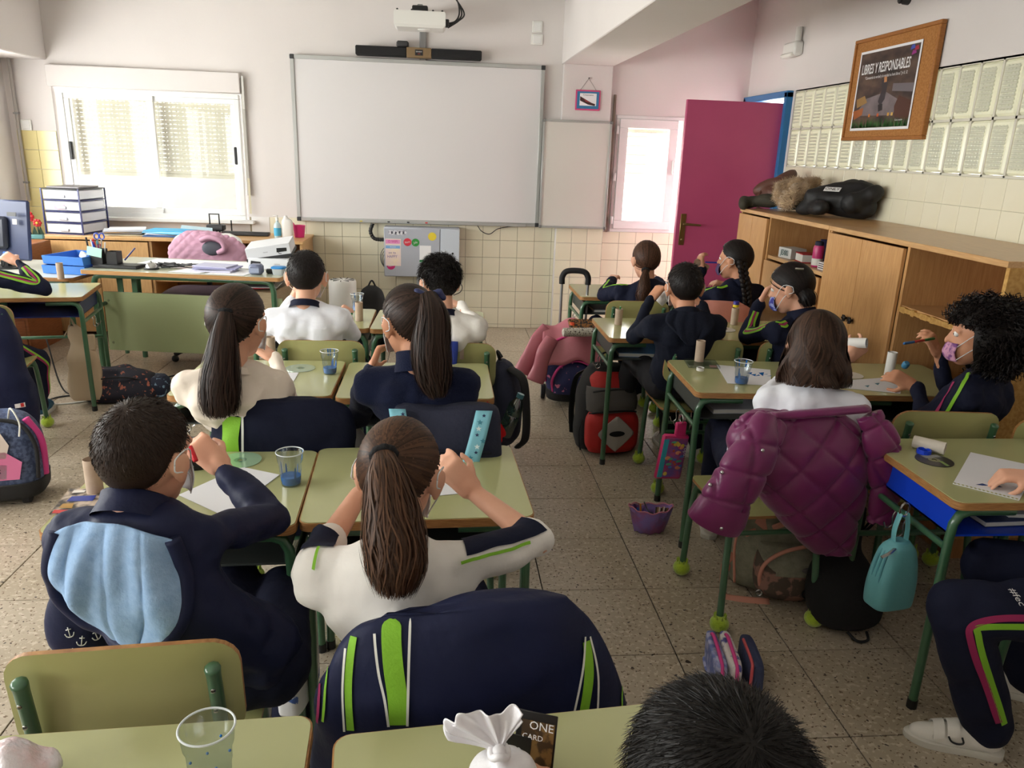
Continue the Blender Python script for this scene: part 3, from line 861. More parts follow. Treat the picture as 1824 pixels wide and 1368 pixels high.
b_.rings([[V(sx * .195 * a, sy * .135 * a_, z) for sx, sy in ((-1, -1), (1, -1), (1, 1), (-1, 1))] for a, a_, z in ((.9, .9, -.065), (1, 1, -.045), (1, 1, .035), (.96, .96, .05))])
b_.build('body', M_WHITE, pj, smooth=25)
MB().ell((.03, -.02, -.066), (.05, .035, .012), n=16, m=8).build('lens_hood', M_WHITE, pj)
MB().box((0, .26, .09), (.045, .54, .05), b=.006).build('arm', M_GREYALU, pj)
MB().box((0, 0, .075), (.12, .10, .05), b=.008).build('mount_plate', M_BLACK, pj)
MB().box((.01, .49, -.05), (.055, .03, .42), b=.006).build('wall_post', M_GREYALU, pj)
for sx in (-.17, -.06, .10, .17): MB().lathe([(.008, .05), (.008, .062), (.004, .066)], 10, None, (sx, -.09, 0)).build('screw', M_BLACK, pj)
MB().box((.205, -.06, -.02), (.035, .05, .055), b=.006).build('cable_plug', M_BLACK, pj)
for k in range(3):
    MB().tube(spline([(.215, -.06 + .02 * k, -.02 - .012 * k), (.27 + .01 * k, -.05, .0), (.30 + .02 * k, .0, .06), (.29, .1, .16), (.24, .25, .24), (.15, .45, .30)], 24), .006, 8).build('cable', M_BLACK, pj)

# ---- grey cabinet on the wall with its stickers
wx = thing('electrical_cabinet', 'grey metal wall cabinet with round stickers under the board', 'electrical box', (-.165, YF - .11, .705))
M_GBOX = mat('grey_box_paint', (176, 180, 190), .4)
MB().box((0, .02, 0), (.66, .18, .43), b=.006).build('body', M_GBOX, wx)
MB().box((-.085, -.078, 0), (.485, .014, .42), b=.004).build('door', M_GBOX, wx)
dr2 = MB().box((.245, -.078, 0), (.165, .014, .42), b=.004).build('side_door', mat('pale_box_paint', (196, 204, 214), .4), wx)
MB().lathe([(0, .008), (.009, .006), (.010, 0)], 12, rotx(PI / 2), (.27, -.085, .0)).build('lock', M_BLACK, dr2)
def sticker(p, x, z, r, c, s_):
    o = MB().lathe([(0, .0012), (r, .0012), (r, 0)], 24, rotx(PI / 2), (x, -.0855, z)).build('sticker', mat('sticker_%d_%d_%d' % c, c, .5), p)
    if s_: text(s_, r * .8, (x, -.0872, z), nrm((1, 0, .25)), nrm((-.25, 0, 1)), mat('white_print'), o, 'sticker_print', sx=.8)
sticker(wx, -.125, .092, .034, (214, 50, 70), 'Nora'); sticker(wx, -.055, .090, .034, (48, 150, 62), 'Julia')
sticker(wx, .09, .145, .036, (232, 208, 60), None); sticker(wx, -.27, -.115, .037, (190, 26, 104), 'Nora')
pp = MB().box((-.25, -.0862, .0), (.135, .0012, .235)).build('decorated_paper', mat('paper_pinkish', (236, 214, 216), .6, noise=(9, .4, .6), col2=(244, 226, 200)), wx)
MB().box((-.252, -.0872, .093), (.125, .0008, .035)).build('pink_band', mat('pink_print', (232, 150, 200), .6), pp)
MB().box((-.252, -.0872, .047), (.125, .0008, .026)).build('blue_band', mat('blue_print', (130, 176, 222), .6), pp)
text('O WIPI', .03, (-.252, -.088, .093), (1, 0, 0), (0, 0, 1), mat('magenta_print', (200, 60, 130), .6), pp, 'band_print', sx=.9)
text('AULA', .02, (-.252, -.088, .047), (1, 0, 0), (0, 0, 1), mat('white_print'), pp, 'band_print')
text('on to\nHAPPY', .034, (-.258, -.0872, -.02), (1, 0, 0), (0, 0, 1), mat('violet_print', (120, 96, 150), .6), pp, 'band_print', sx=.85)
pb = MB().box((-.21, -.0862, .172), (.155, .001, .04)).build('photo_strip', mat('photo_grey', (150, 148, 160), .5, noise=(60, .4, .6), col2=(225, 225, 230)), wx)
for k in range(9):
    MB().box((-.275 + k * .0165, -.0872, .168 + .003 * (k % 3)), (.011, .0006, .022)).build('photo_figure', mat('photo_dark', (56, 54, 66), .6) if k % 2 else mat('photo_light', (226, 226, 230), .6), pb)
MB().box((.03, -.0862, .0), (.10, .0012, .13)).build('note', mat('paper_white', (236, 236, 238), .6), wx)
MB().box((.0, -.0868, -.07), (.04, .0012, .02)).build('green_tab', mat('green_tab', (50, 130, 80), .6), wx)
cd = thing('cable_duct', 'grey vertical cable duct below the grey wall cabinet', 'duct', (-.09, YF - .035, 0))
MB().box((0, 0, .245), (.25, .05, .48), b=.004).build('duct', mat('duct_grey', (184, 188, 190), .5), cd)
cb = thing('corrugated_hose', 'thick black hose from the board to the grey cabinet', 'cable')
P = spline([at(664, 398, Y=6.97), at(660, 412, Y=6.96), at(666, 424, Y=6.95), at(678, 427, Y=6.95), at(690, 426, Y=6.95)], 40)
MB().tube(P, .016 + .002 * np.sin(np.arange(40) * 2.2), 10).build('hose', M_BLACK, cb)
co = thing('cable_coil', 'coil of thin grey cables behind the grey wall cabinet', 'cable')
for k in range(5):
    c = at(697, 468, Y=6.99); r_ = .055 + .010 * k
    MB().tube([c + V(r_ * math.cos(a), -.004 * k, r_ * 1.15 * math.sin(a) + .012 * k) for a in np.linspace(0, 2 * PI, 32, endpoint=False)], .003, 5, loop=True).build('loop', mat('cable_grey', (96, 98, 100), .5), co)
for n_, Q, lab in (('loose_cable', [(850, 401), (858, 412), (872, 417), (886, 408), (905, 404), (920, 403)], 'thin dark cable looping under the right end of the board'),
             ('loose_cable', [(815, 497), (823, 510), (820, 520), (808, 526)], 'black cable looping behind the curly haired boy')):
    o = MB().tube(spline([at(*q, Y=6.99) for q in Q], 24), .004, 6).build(n_, M_BLACK); tag(o, lab, 'cable')

# ---- small framed picture on the pillar
pc = thing('small_picture', 'small blue and pink framed picture hung on a string on the pillar', 'picture', (1.252, PY - .012, 2.03))
MB().box((0, 0, 0), (.215, .012, .165), b=.003).build('frame', mat('pink_card', (206, 70, 120), .6), pc)
MB().box((0, -.007, 0), (.19, .004, .14)).build('mount', mat('blue_card', (52, 120, 165), .6), pc)
ph = MB().box((0, -.010, .005), (.145, .003, .10)).build('photo', mat('paper_white'), pc)
MB().poly([(-.07, -.0122, .03), (-.02, -.0122, .005), (.03, -.0122, -.02), (.065, -.0122, -.03), (.06, -.0122, -.045), (.0, -.0122, -.035), (-.07, -.0122, -.005)]).build('dark_hands', mat('hand_dark', (66, 34, 34), .6), ph, smooth=0)
MB().poly([(-.04, -.0126, .012), (0, -.0126, -.005), (.02, -.0126, -.02), (-.02, -.0126, -.012)]).build('red_detail', mat('hand_red', (150, 60, 60), .6), ph, smooth=0)
text('Cooperativa', .018, (0, -.0118, .042), (1, 0, 0), (0, 0, 1), mat('black_print', (30, 30, 34), .6), ph, 'caption')
for sx in (-1, 1): MB().tube([(sx * .07, 0, .08), (0, .004, .175)], .0018, 5).build('string', mat('string', (120, 112, 104), .8), pc)
MB().tube([(0, .01, .178), (0, -.014, .178)], .005, 8).build('nail', M_DARK, pc)

# ---- cork board with the poster
pk = thing('cork_board', 'wooden framed cork board on the right wall above the glass blocks', 'notice board', (XR - .018, 4.725, 2.04))
PW, PH = .905, .615
M_FRW = wood('frame_wood', (170, 112, 56), (146, 92, 42), .45, (4, 4, 20))
MB().box((0, 0, 0), (.018, PW - .03, PH - .03)).build('cork', mat('cork', (176, 122, 66), .9, noise=(90, .4, .6), col2=(158, 104, 52)), pk)
for s_ in (-1, 1):
    MB().box((-.004, 0, s_ * (PH / 2 - .011)), (.03, PW, .022), b=.003).build('frame_rail', M_FRW, pk)
    MB().box((-.004, s_ * (PW / 2 - .011), 0), (.03, .022, PH - .044), b=.003).build('frame_rail', M_FRW, pk)
po = thing('poster', 'dark poster lettered LIBRES Y RESPONSABLES on the cork board', 'poster', (XR - .032, 4.755, 2.03))
QW, QH = .66, .475
def pbox(y, z, wy, hz, x, m, name, parent): return MB().box((x, y, z), (.0008, wy, hz)).build(name, m, parent)
pbox(0, 0, QW, QH, 0, mat('paper_white'), 'paper', po)
pr = pbox(0, 0, QW - .03, QH - .03, -.001, mat('poster_photo', (44, 36, 34), .45, noise=(7, .35, .65), col2=(92, 72, 58), stretch=(1, 1, 2)), 'photo_print', po)
def ppoly(pts, m, name, lift): return MB().poly([(-.0016 - lift, -a * QW / 2, b * QH / 2) for a, b in pts]).build(name, m, pr, smooth=0)
ppoly([(-.55, -.2), (.1, -.08), (.55, -.3), (.45, -.66), (-.75, -.62), (-.8, -.5)], mat('poster_table', (128, 118, 120), .5, noise=(12, .3, .7), col2=(100, 92, 94)), 'table_print', 0)
ppoly([(.3, .1), (.95, .05), (.95, -.15), (.3, -.08)], mat('poster_pale', (110, 104, 108), .5), 'bench_print', .0001)
ppoly([(-.9, -.2), (-.62, -.12), (-.5, -.3), (-.85, -.42)], mat('poster_tan', (150, 116, 66), .5), 'chair_print', .0002)
ppoly([(-.97, -.5), (-.6, -.42), (-.62, -.6), (-.9, -.72)], mat('poster_orange', (160, 90, 40), .5), 'chair_print', .0002)
ppoly([(.55, -.2), (.96, -.35), (.96, -.8), (.5, -.7), (.45, -.45)], mat('poster_brown', (78, 44, 30), .5), 'hair_print', .0002)
ppoly([(-.1, .2), (.02, .26), (.12, .1), (.1, -.25), (-.02, -.42), (-.12, -.3), (-.05, -.05)], mat('poster_figure', (52, 48, 52), .5), 'figure_print', .0003)
ppoly([(-.03, .28), (.06, .29), (.08, .16), (-.01, .15)], mat('poster_skin', (190, 130, 80), .5), 'figure_print', .0004)
ppoly([(-.1, -.38), (.05, -.36), (.08, -.52), (-.06, -.55)], mat('poster_dark', (34, 30, 32), .5), 'bowl_print', .0004)
g_ = MB(); r = np.random.default_rng(2)
for k in range(170):
    y = r.uniform(-.95, .95); h = r.uniform(.08, .26)
    g_.poly([(-.0022, -(y - .012) * QW / 2, -.93 * QH / 2), (-.0022, -(y + .012) * QW / 2, -.93 * QH / 2), (-.0022, -(y + r.uniform(-.03, .03)) * QW / 2, (-.93 + h) * QH / 2)])
stuff(g_.build('grass_print', mat('poster_green', (52, 112, 46), .5), pr, smooth=0))
for k, (c, yy) in enumerate((((200, 120, 40), -.35), ((190, 90, 40), -.05), ((200, 150, 60), .3), ((210, 170, 90), .42))): pbox(-yy * QW / 2, -.63 * QH / 2, .02, .018, -.0024, mat('poster_dot%d' % k, c, .5), 'lamp_print', pr)
for k, (c, a, b) in enumerate((((170, 40, 60), .86, .82), ((60, 80, 170), .74, .86), ((150, 50, 130), .8, .74))): ppoly([(a - .07, b - .05), (a + .07, b - .02), (a + .04, b + .07), (a - .05, b + .05)], mat('poster_logo%d' % k, c, .5), 'emblem_print', .0004)
MW = mat('white_print', (232, 232, 232), .5)
text('LIBRES Y RESPONSABLES', .082, (-.0022, .02, .125), (0, -1, 0), (0, 0, 1), MW, pr, 'title', sx=.60, bold=.0012)
text('"Conocerás la verdad y la verdad os hará libres" Jn 8, 32', .024, (-.0022, .0, .075), (0, -1, 0), (0, 0, 1), MW, pr, 'subtitle', sx=.85)
text('Curso escolar', .014, (-.0022, -.22, -.185), (0, -1, 0), (0, 0, 1), MW, pr, 'small_print')

# ---- emergency lamp, detector, switches on the walls
el = thing('emergency_light', 'white emergency light on the right wall near the corner', 'lamp', (XR - .035, 6.13, 2.405))
MB().box((0, 0, 0), (.07, .22, .10), b=.012).build('housing', M_WHITE, el)
MB().box((-.03, .0, -.045), (.06, .18, .03), b=.01).build('diffuser', mat('frosted_plastic', (236, 234, 226), .3), el)
MB().tube([(0.005, -.06, .05), (.005, -.06, .15)], .024, 12).build('conduit', M_WHITE, el)
de = thing('alarm_sensor', 'small dark round sensor high on the right wall', 'sensor', (XR, 4.70, 2.515))
MB().lathe([(0, .05), (.02, .048), (.03, .03), (.032, 0)], 18, roty(-PI / 2)).build('housing', M_DARK, de)
MB().ell((-.05, 0, -.005), (.014, .022, .022), n=14, m=8).build('lens', M_BLACK, de)
for (x, y_, z, wx_, hz, lab) in ((.80, YF - .006, 2.60, .085, .09, 'upper white blank plate right of the projector'), (.80, YF - .006, 2.50, .10, .085, 'lower white blank plate right of the projector'), (-3.42, YF - .012, 1.66, .085, .085, 'white switch on the wall in the left corner')):
    t = thing('wall_plate', lab, 'wall plate', (x, y_, z), 0); MB().box((0, 0, 0), (wx_, .014, hz), b=.003).build('plate', M_WHITE, t)
    MB().box((0, -.008, 0), (wx_ * .7, .004, hz * .7), b=.0015).build('rocker', M_ALU, t)
t = thing('wall_pipe', 'thin grey pipe running down the left corner', 'pipe'); MB().tube([(-3.475, YF - .03, 2.17), (-3.475, YF - .03, 1.05)], .013, 8).build('pipe', mat('pipe_grey', (170, 164, 158), .6), t)
for zz in (1.2, 1.75): MB().box((-3.475, YF - .03, zz), (.04, .03, .015)).build('clip', M_GREYALU, t)
# ================================================================== CHILDREN
M_SKIN = mat('skin', (226, 174, 146), .5, noise=(14, .3, .7), col2=(218, 160, 132), spec=.35)
M_SKIN2 = mat('skin_tan', (210, 154, 122), .5, noise=(14, .3, .7), col2=(200, 140, 108), spec=.35)
M_EYE = mat('eye_white', (235, 235, 232), .2)
M_IRIS = mat('iris_brown', (50, 32, 22), .2)
M_MASKW = mat('mask_cloth', (226, 228, 230), .8)
def hairmat(n, c, c2): return mat(n, c, .48, col2=c2, island=1.0, spec=.22)
H_BROWN = hairmat('hair_brown', (46, 30, 22), (92, 64, 46))
H_DARK = hairmat('hair_dark_brown', (26, 18, 15), (62, 44, 36))
H_BLACK = hairmat('hair_black', (14, 11, 11), (36, 29, 27))
H_BOB = hairmat('hair_bob_brown', (36, 24, 18), (74, 52, 40))
M_NAVY = mat('navy_cloth', (21, 25, 46), .8, spec=.2, bump=(30, .3))
M_NAVYF = mat('navy_fleece', (23, 29, 54), .95, spec=.15, sheen=.08, bump=(260, .35))
M_NAVYS = mat('navy_shell', (21, 27, 58), .6, spec=.25, bump=(22, .35))
M_HOOD = mat('dark_hoodie', (22, 26, 40), .85, spec=.2, bump=(200, .2))
M_POLO = mat('white_polo', (232, 228, 222), .85, bump=(20, .4))
M_WHITES = mat('white_shirt', (234, 236, 244), .8, bump=(18, .4))
M_BEIGE = mat('beige_knit', (226, 214, 200), .85, bump=(20, .35))
M_LIME = mat('lime_cloth', (128, 186, 40), .7, bump=(200, .15))
M_MAGS = mat('magenta_trim', (150, 26, 84), .7)
M_PIPING = mat('white_piping', (222, 222, 214), .6)
M_CHAM = mat('chambray', (152, 182, 216), .85, noise=(60, .3, .7), col2=(132, 164, 202), bump=(160, .2))
M_SHOEW = mat('white_shoe', (226, 222, 214), .5, bump=(90, .06))
M_SHOEB = mat('blue_shoe', (40, 90, 120), .6)
M_SOLE = mat('shoe_sole', (206, 202, 192), .6)

def ribbons(P, W, Nn):
    n, k, _ = P.shape
    T = np.gradient(P, axis=1)
    S = np.cross(T, Nn); S /= np.maximum(np.linalg.norm(S, axis=2, keepdims=True), 1e-9)
    W = np.broadcast_to(W, (n, k))[..., None]
    A = np.stack([P - S * W / 2, P + S * W / 2], 2).reshape(-1, 3)
    base = (np.arange(n)[:, None] * k + np.arange(k - 1)[None]) * 2
    F = np.stack([base, base + 1, base + 3, base + 2], -1).reshape(-1, 4)
    return A, F
def fastmesh(name, parts, m):
    Vs, Fs, o = [], [], 0
    for a, f in parts:
        Vs.append(a); Fs.append(f + o); o += len(a)
    v = np.concatenate(Vs); f = np.concatenate(Fs)
    me = bpy.data.meshes.new(name)
    me.vertices.add(len(v)); me.vertices.foreach_set('co', v.ravel())
    me.loops.add(f.size); me.loops.foreach_set('vertex_index', f.ravel().astype(np.int32))
    me.polygons.add(len(f)); me.polygons.foreach_set('loop_start', np.arange(0, f.size, 4, dtype=np.int32))
    me.polygons.foreach_set('use_smooth', [True] * len(f))
    me.materials.append(m); me.update(calc_edges=True)
    return me
def fib(n, seed=0):
    i = np.arange(n) + .5; ph = np.arccos(1 - 2 * i / n); th = PI * (1 + 5 ** .5) * i
    return np.stack([np.cos(th) * np.sin(ph), np.sin(th) * np.sin(ph), np.cos(ph)], 1)
HC, HR = V(0, -.012, .018), V(.079, .098, .095)      # skull ellipsoid in head space
_AZ = [0, .55, 1.0, 1.35, 1.62, 1.95, 2.4, PI]; _ZL = [.60, .55, .22, .0, -.10, -.66, -.90, -.93]
def hairline(d):
    az = np.abs(np.arctan2(d[..., 0], d[..., 1])); return np.interp(az, _AZ, _ZL)
def cap_surface(k=1.0, ridge=None, n=96, m=56):
    th = np.linspace(0, 2 * PI, n, endpoint=False); ph = np.linspace(-PI / 2 + .02, PI / 2 - .02, m)
    T, Pp = np.meshgrid(th, ph)
    d = np.stack([np.cos(Pp) * np.cos(T), np.cos(Pp) * np.sin(T), np.sin(Pp)], -1)
    keep = d[..., 2] > hairline(d)
    edge = np.clip((d[..., 2] - hairline(d)) / .18, 0, 1)
    kk = (.955 + (k - .955) * edge ** .6)[..., None]
    if ridge is not None: kk = kk * (1 + ridge(d)[..., None])
    P = HC + d * HR * kk
    F = []
    for j in range(m - 1):
        for i in range(n):
            i2 = (i + 1) % n
            if keep[j, i] or keep[j + 1, i] or keep[j, i2] or keep[j + 1, i2]:
                F.append((j * n + i, j * n + i2, (j + 1) * n + i2, (j + 1) * n + i))
    F.append(tuple((m - 1) * n + i for i in range(0, n, n // 4)))
    return P.reshape(-1, 3), np.array(F)
def roots(n, rg):
    d = fib(n); d = d + rg.normal(size=d.shape) * .02; d /= np.linalg.norm(d, axis=1, keepdims=True)
    return d[d[:, 2] > hairline(d) + .01]
def hair_short(rg, n=3200, L=.022, lift=.55, k=1.03, w_=.0016, curl=0.0):
    d = roots(n, rg); crown = nrm(V(0, -.45, .9))
    tang = d * (d @ crown)[:, None] - crown; tang /= np.maximum(np.linalg.norm(tang, axis=1, keepdims=True), .05)
    low = np.clip((d[:, 2] + .75) / .9, .25, 1)[:, None]
    fl = d * lift + tang * (1 - lift) + rg.normal(size=d.shape) * .22
    fl /= np.linalg.norm(fl, axis=1, keepdims=True)
    P0 = HC + d * HR * (1 + (k - 1) * low)
    s_ = np.linspace(0, 1, 5)[None, :, None]; LL = (L * low * rg.uniform(.6, 1.3, (len(d), 1)))[:, :, None]
    P = P0[:, None] + fl[:, None] * s_ * LL + tang[:, None] * (s_ ** 2) * LL * .5
    if curl:
        a = s_ * 9 + rg.uniform(0, 6, (len(d), 1, 1)); u = np.cross(fl, d); u /= np.maximum(np.linalg.norm(u, axis=1, keepdims=True), .01)
        P = P + curl * (np.cos(a) * u[:, None] + np.sin(a) * tang[:, None]) * s_ ** .5
    Nn = np.cross(fl, rg.normal(size=d.shape)); Nn = np.repeat(Nn[:, None], 5, 1)
    return [cap_surface(k - .005), ribbons(P, w_ * np.array([1, 1, .9, .6, .15]), Nn)]
def hair_pulled(rg, tie, n=900, k=1.03, w_=.0045):
    d = roots(n, rg); t = nrm(tie)
    ridge = lambda q: .010 * np.sin(34 * np.arctan2(np.cross(q, t) @ V(.3, .7, .64), np.cross(q, t) @ nrm(V(.9, -.4, .1)))) * np.clip(1 - q @ t, 0, 1)
    s_ = np.linspace(0, 1, 10)[None, :, None]
    ca = np.clip(d @ t, -1, 1); om = np.arccos(ca)[:, None, None]; so = np.maximum(np.sin(om), .02)
    D = np.sin((1 - s_) * om) / so * d[:, None] + np.sin(s_ * om) / so * t
    D /= np.linalg.norm(D, axis=2, keepdims=True)
    rr = k + .010 + rg.uniform(-.008, .014, (len(d), 1, 1)) + .02 * s_ ** 3
    P = HC + D * HR * rr
    return [cap_surface(k, ridge), ribbons(P, w_, D)]
def tail(rg, path, rad_, n=520, k=18, w_=.004, spread=0.0, wave=0.0, core=True, lenj=.10, flat=1.0):
    C = spline(path, k); T = np.gradient(C, axis=0); rr = np.interp(np.linspace(0, 1, k), np.linspace(0, 1, len(rad_)), rad_)
    A = np.zeros((k, 3)); B = np.zeros((k, 3)); a, b = frame(T[0], V(0, -1, 0))
    for i in range(k):
        t = nrm(T[i]); a = nrm(a - t * np.dot(a, t)); b = np.cross(t, a); A[i], B[i] = a, b
    rho = np.sqrt(rg.uniform(.25, 1, n)); th = rg.uniform(0, 2 * PI, n)
    end = np.clip(1 - rg.exponential(lenj * .5, n), .55, 1.0)
    out = []
    s0 = np.linspace(0, 1, k); S = s0[None] * end[:, None]
    def samp(X): return np.stack([np.interp(S, s0, X[:, c]) for c in range(3)], -1)
    R_ = np.interp(S, s0, rr)
    Cs, As, Bs = samp(C), samp(A), samp(B)
    ph = th[:, None] + rg.normal(size=(n, 1)) * .5 * S + wave * np.sin(S * 14 + rg.uniform(0, 6, (n, 1)))
    sp = 1 + spread * S * rg.normal(size=(n, 1))
    rad2 = (R_ * rho[:, None] * sp)[..., None]
    O = np.cos(ph)[..., None] * As + np.sin(ph)[..., None] * Bs * flat
    P = Cs + O * rad2
    res = [ribbons(P, w_ * np.r_[np.ones(k - 3), .8, .5, .15], O)]
    if core:
        th_ = np.linspace(0, 2 * PI, 20, endpoint=False); v = []; kk = int(k * .9)
        for i in range(kk): v.append(C[i] + rr[i] * .86 * (np.cos(th_)[:, None] * A[i] + np.sin(th_)[:, None] * B[i] * flat) * (1 + .04 * np.sin(th_ * 7))[:, None] * (1 if i < kk - 3 else .75))
        f = [(i * 20 + a, i * 20 + (a + 1) % 20, (i + 1) * 20 + (a + 1) % 20, (i + 1) * 20 + a) for i in range(kk - 1) for a in range(20)]
        res.append((np.concatenate(v), np.array(f)))
    return res
def hair_shell(rg, zend=-.135, flare=.115, n=1500, k=20, w_=.0055, open_=.75, wave=.006, tuck=.8):
    """hair that falls from the crown: bob"""
    crown = nrm(V(.1, .25, 1))
    def P_(az, s_, ro):
        # az from front, s_ 0..1 crown -> tip
        a = np.sign(az) * (open_ * 0 + np.abs(az))
        sp = np.clip(s_ / .5, 0, 1); el = PI / 2 * (1 - sp * 1.02)
        dx, dy = np.sin(a), np.cos(a)
        # near the face the strands sweep sideways
        sw = np.clip(1 - np.abs(a) / open_, 0, 1) * sp
        a2 = a + np.sign(a + 1e-6) * sw * open_
        dx, dy = np.sin(a2), np.cos(a2)
        top = np.stack([np.cos(el) * dx * (HR[0] + .012), np.cos(el) * dy * (HR[1] + .010), np.sin(el) * (HR[2] + .012)], -1) * ro[..., None]
        q = np.clip((s_ - .5) / .5, 0, 1); z = q * (zend - .0)
        rr = 1 + q * (flare / .1 - 1) * np.sin(q * PI * tuck)
        hang = np.stack([dx * (HR[0] + .012) * rr, dy * (HR[1] + .010) * rr, z], -1) * np.stack([ro, ro, np.ones_like(ro)], -1)
        return HC + np.where((s_ < .5)[..., None], top, hang)
    az = np.linspace(-PI, PI, n) + rg.normal(size=n) * .02
    s_ = np.linspace(0, 1, k)[None] * rg.uniform(.9, 1.02, (n, 1))
    ro = (1.0 + rg.uniform(-.03, .05, (n, 1))) + np.zeros((1, k)) + wave * 2.2 * np.sin(s_ * 15 + 5 * np.sin(az * 2.0)[:, None] + rg.uniform(0, 1.2, (n, 1))) * s_
    azz = np.repeat(az[:, None], k, 1) + wave * 5 * np.sin(s_ * 13 + 4 * np.cos(az * 3.0)[:, None] + rg.uniform(0, 1.2, (n, 1))) * s_
    P = P_(azz, s_, ro)
    Nn = P - HC; Nn[..., 2] *= .4
    res = [ribbons(P, w_ * np.r_[np.ones(k - 3), .9, .7, .3], Nn)]
    m = 90; A = np.linspace(-PI, PI, m); S = np.linspace(0, .96, 24)
    G = P_(np.repeat(A[None], 24, 0), np.repeat(S[:, None], m, 1), np.full((24, m), .97))
    f = [(j * m + i, j * m + i + 1, (j + 1) * m + i + 1, (j + 1) * m + i) for j in range(23) for i in range(m - 1)]
    res.append((G.reshape(-1, 3), np.array(f)))
    return res
def hair_curly(rg, ctr, R_, n=1500, k=16, w_=.004, curl=.009, turns=22):
    d = fib(n) ; d = d + rg.normal(size=d.shape) * .05; d /= np.linalg.norm(d, axis=1, keepdims=True)
    keep = ~((d[:, 1] > .35) & (d[:, 2] < .45)) & (d[:, 2] > -.93); d = d[keep]; n = len(d)
    s_ = np.linspace(.55, 1, k)[None, :, None]
    L = rg.uniform(.86, 1.06, (n, 1, 1))
    lump = 1 + .05 * np.sin(d @ V(9, 4, 3)) + .05 * np.sin(d @ V(-3, 8, 7))
    P = ctr + d[:, None] * R_ * s_ * L * lump[:, None, None]
    P[..., 2] -= .05 * (s_[..., 0] - .5) ** 1 * .5
    u = np.cross(d, V(.2, .3, .9)); u /= np.maximum(np.linalg.norm(u, axis=1, keepdims=True), .05); v = np.cross(d, u)
    a = s_ * turns + rg.uniform(0, 6.3, (n, 1, 1))
    P = P + curl * (np.cos(a) * u[:, None] + np.sin(a) * v[:, None])
    Nn = np.cos(a) * u[:, None] + np.sin(a) * v[:, None] + d[:, None] * .4
    res = [ribbons(P, w_ * np.r_[np.ones(k - 2), .7, .3], Nn)]
    mb = MB(); mb.ell(ctr, R_ * .80, n=40, m=26)
    vv = np.concatenate(mb.v); dd = (vv - ctr) / np.linalg.norm(vv - ctr, axis=1, keepdims=True)
    ok = ~((dd[:, 1] > .45) & (dd[:, 2] < .35))
    f = np.array([q for q in mb.f if len(q) == 4 and all(ok[list(q)])])
    res.append((vv, f)); res.append(cap_surface(1.02))
    return res

def hand_prims(mb, Wp, d, pn, curl, side, s_=1.0, splay=.10):
    """palm, four fingers and a thumb as overlapping round cones; d to the fingers, pn out of the palm, side +1 = thumb towards d x pn"""
    d = nrm(d); pn = nrm(pn - d * np.dot(pn, d)); u = np.cross(d, pn) * side
    pl = .070 * s_
    for q in (-.022, -.007, .008, .022):
        mb.cone(Wp + u * q * .75 * s_, .0135 * s_, Wp + d * pl + u * q * s_, .0115 * s_, 10)
    mb.cone(Wp - d * .02, .019 * s_, Wp + d * .012, .0185 * s_, 10)
    Ls = (.048, .060, .065, .058)
    for i, q in enumerate((-.0275, -.0095, .0090, .0275)):
        p = Wp + d * (pl - .006) * (1 - .08 * (i == 0)) + u * q * s_
        dir_ = nrm(d + u * splay * (i - 1.5) * .6); tot = Ls[i] * s_; r0 = .0082 * s_
        ang = 0
        for j, (fr_, bend) in enumerate(((.45, 48), (.30, 58), (.25, 42))):
            ang += rad(bend) * curl * (1 - .08 * i)
            dd = dir_ * math.cos(ang) + pn * math.sin(ang)
            p2 = p + dd * tot * fr_
            mb.cone(p, r0, p2, r0 * .9, 8); p = p2; r0 *= .90
    p = Wp + d * .018 * s_ + u * .024 * s_ + pn * .004
    dd = nrm(d * .62 + u * .62 + pn * (.25 + .45 * curl)); p2 = p + dd * .038 * s_
    mb.cone(p, .0115 * s_, p2, .0092 * s_, 8)
    dd = nrm(d * .85 + u * (.28 - .35 * curl) + pn * (.2 + .5 * curl)); mb.cone(p2, .0092 * s_, p2 + dd * .030 * s_, .0072 * s_, 8)

_shoe = {}
def shoe_mesh(m):
    if m.name in _shoe: return _shoe[m.name]
    a = MB()
    a.cone((0, -.045, .045), .036, (0, .06, .036), .034, 14); a.cone((0, .05, .034), .036, (0, .135, .026), .026, 14)
    a.cone((0, -.05, .05), .034, (0, -.045, .085), .036, 14); a.cone((0, -.03, .07), .033, (0, .05, .045), .03, 14)
    me = remesh(a, .006, 4, 'shoe'); p = mverts(me); p[:, 2] = np.maximum(p[:, 2], .012); setv(me, p); me.materials.append(m)
    b = MB(); O = spline([(0, -.09, 0), (.034, -.07, 0), (.033, 0, 0), (.040, .07, 0), (.036, .13, 0), (.012, .168, 0), (-.012, .168, 0), (-.036, .13, 0), (-.040, .07, 0), (-.033, 0, 0), (-.034, -.07, 0), (0, -.09, 0)], 36)[:-1]
    b.rings([O * V(.97, .98, 1), O + V(0, 0, .006), O + V(0, 0, .020), O * V(.95, .97, 1) + V(0, 0, .022)])
    c = MB()
    for yy, zz, ww in ((.055, .074, .03), (.09, .062, .027)):
        c.sheet(lambda u, v: V(math.sin((u - .5) * 2.6) * .0375, yy + (v - .5) * ww, zz - .034 + .045 * math.cos((u - .5) * 2.6) - (v - .5) * .010), 12, 4, .004)
    d = MB().tube([(0, -.045, .07), (0, -.04, .125)], [.036, .037], 14, cap=False)
    _shoe[m.name] = (me, b.mesh('sole', M_SOLE), c.mesh('strap', m), d.mesh('sock', mat('white_sock', (224, 222, 218), .9)))
    return _shoe[m.name]

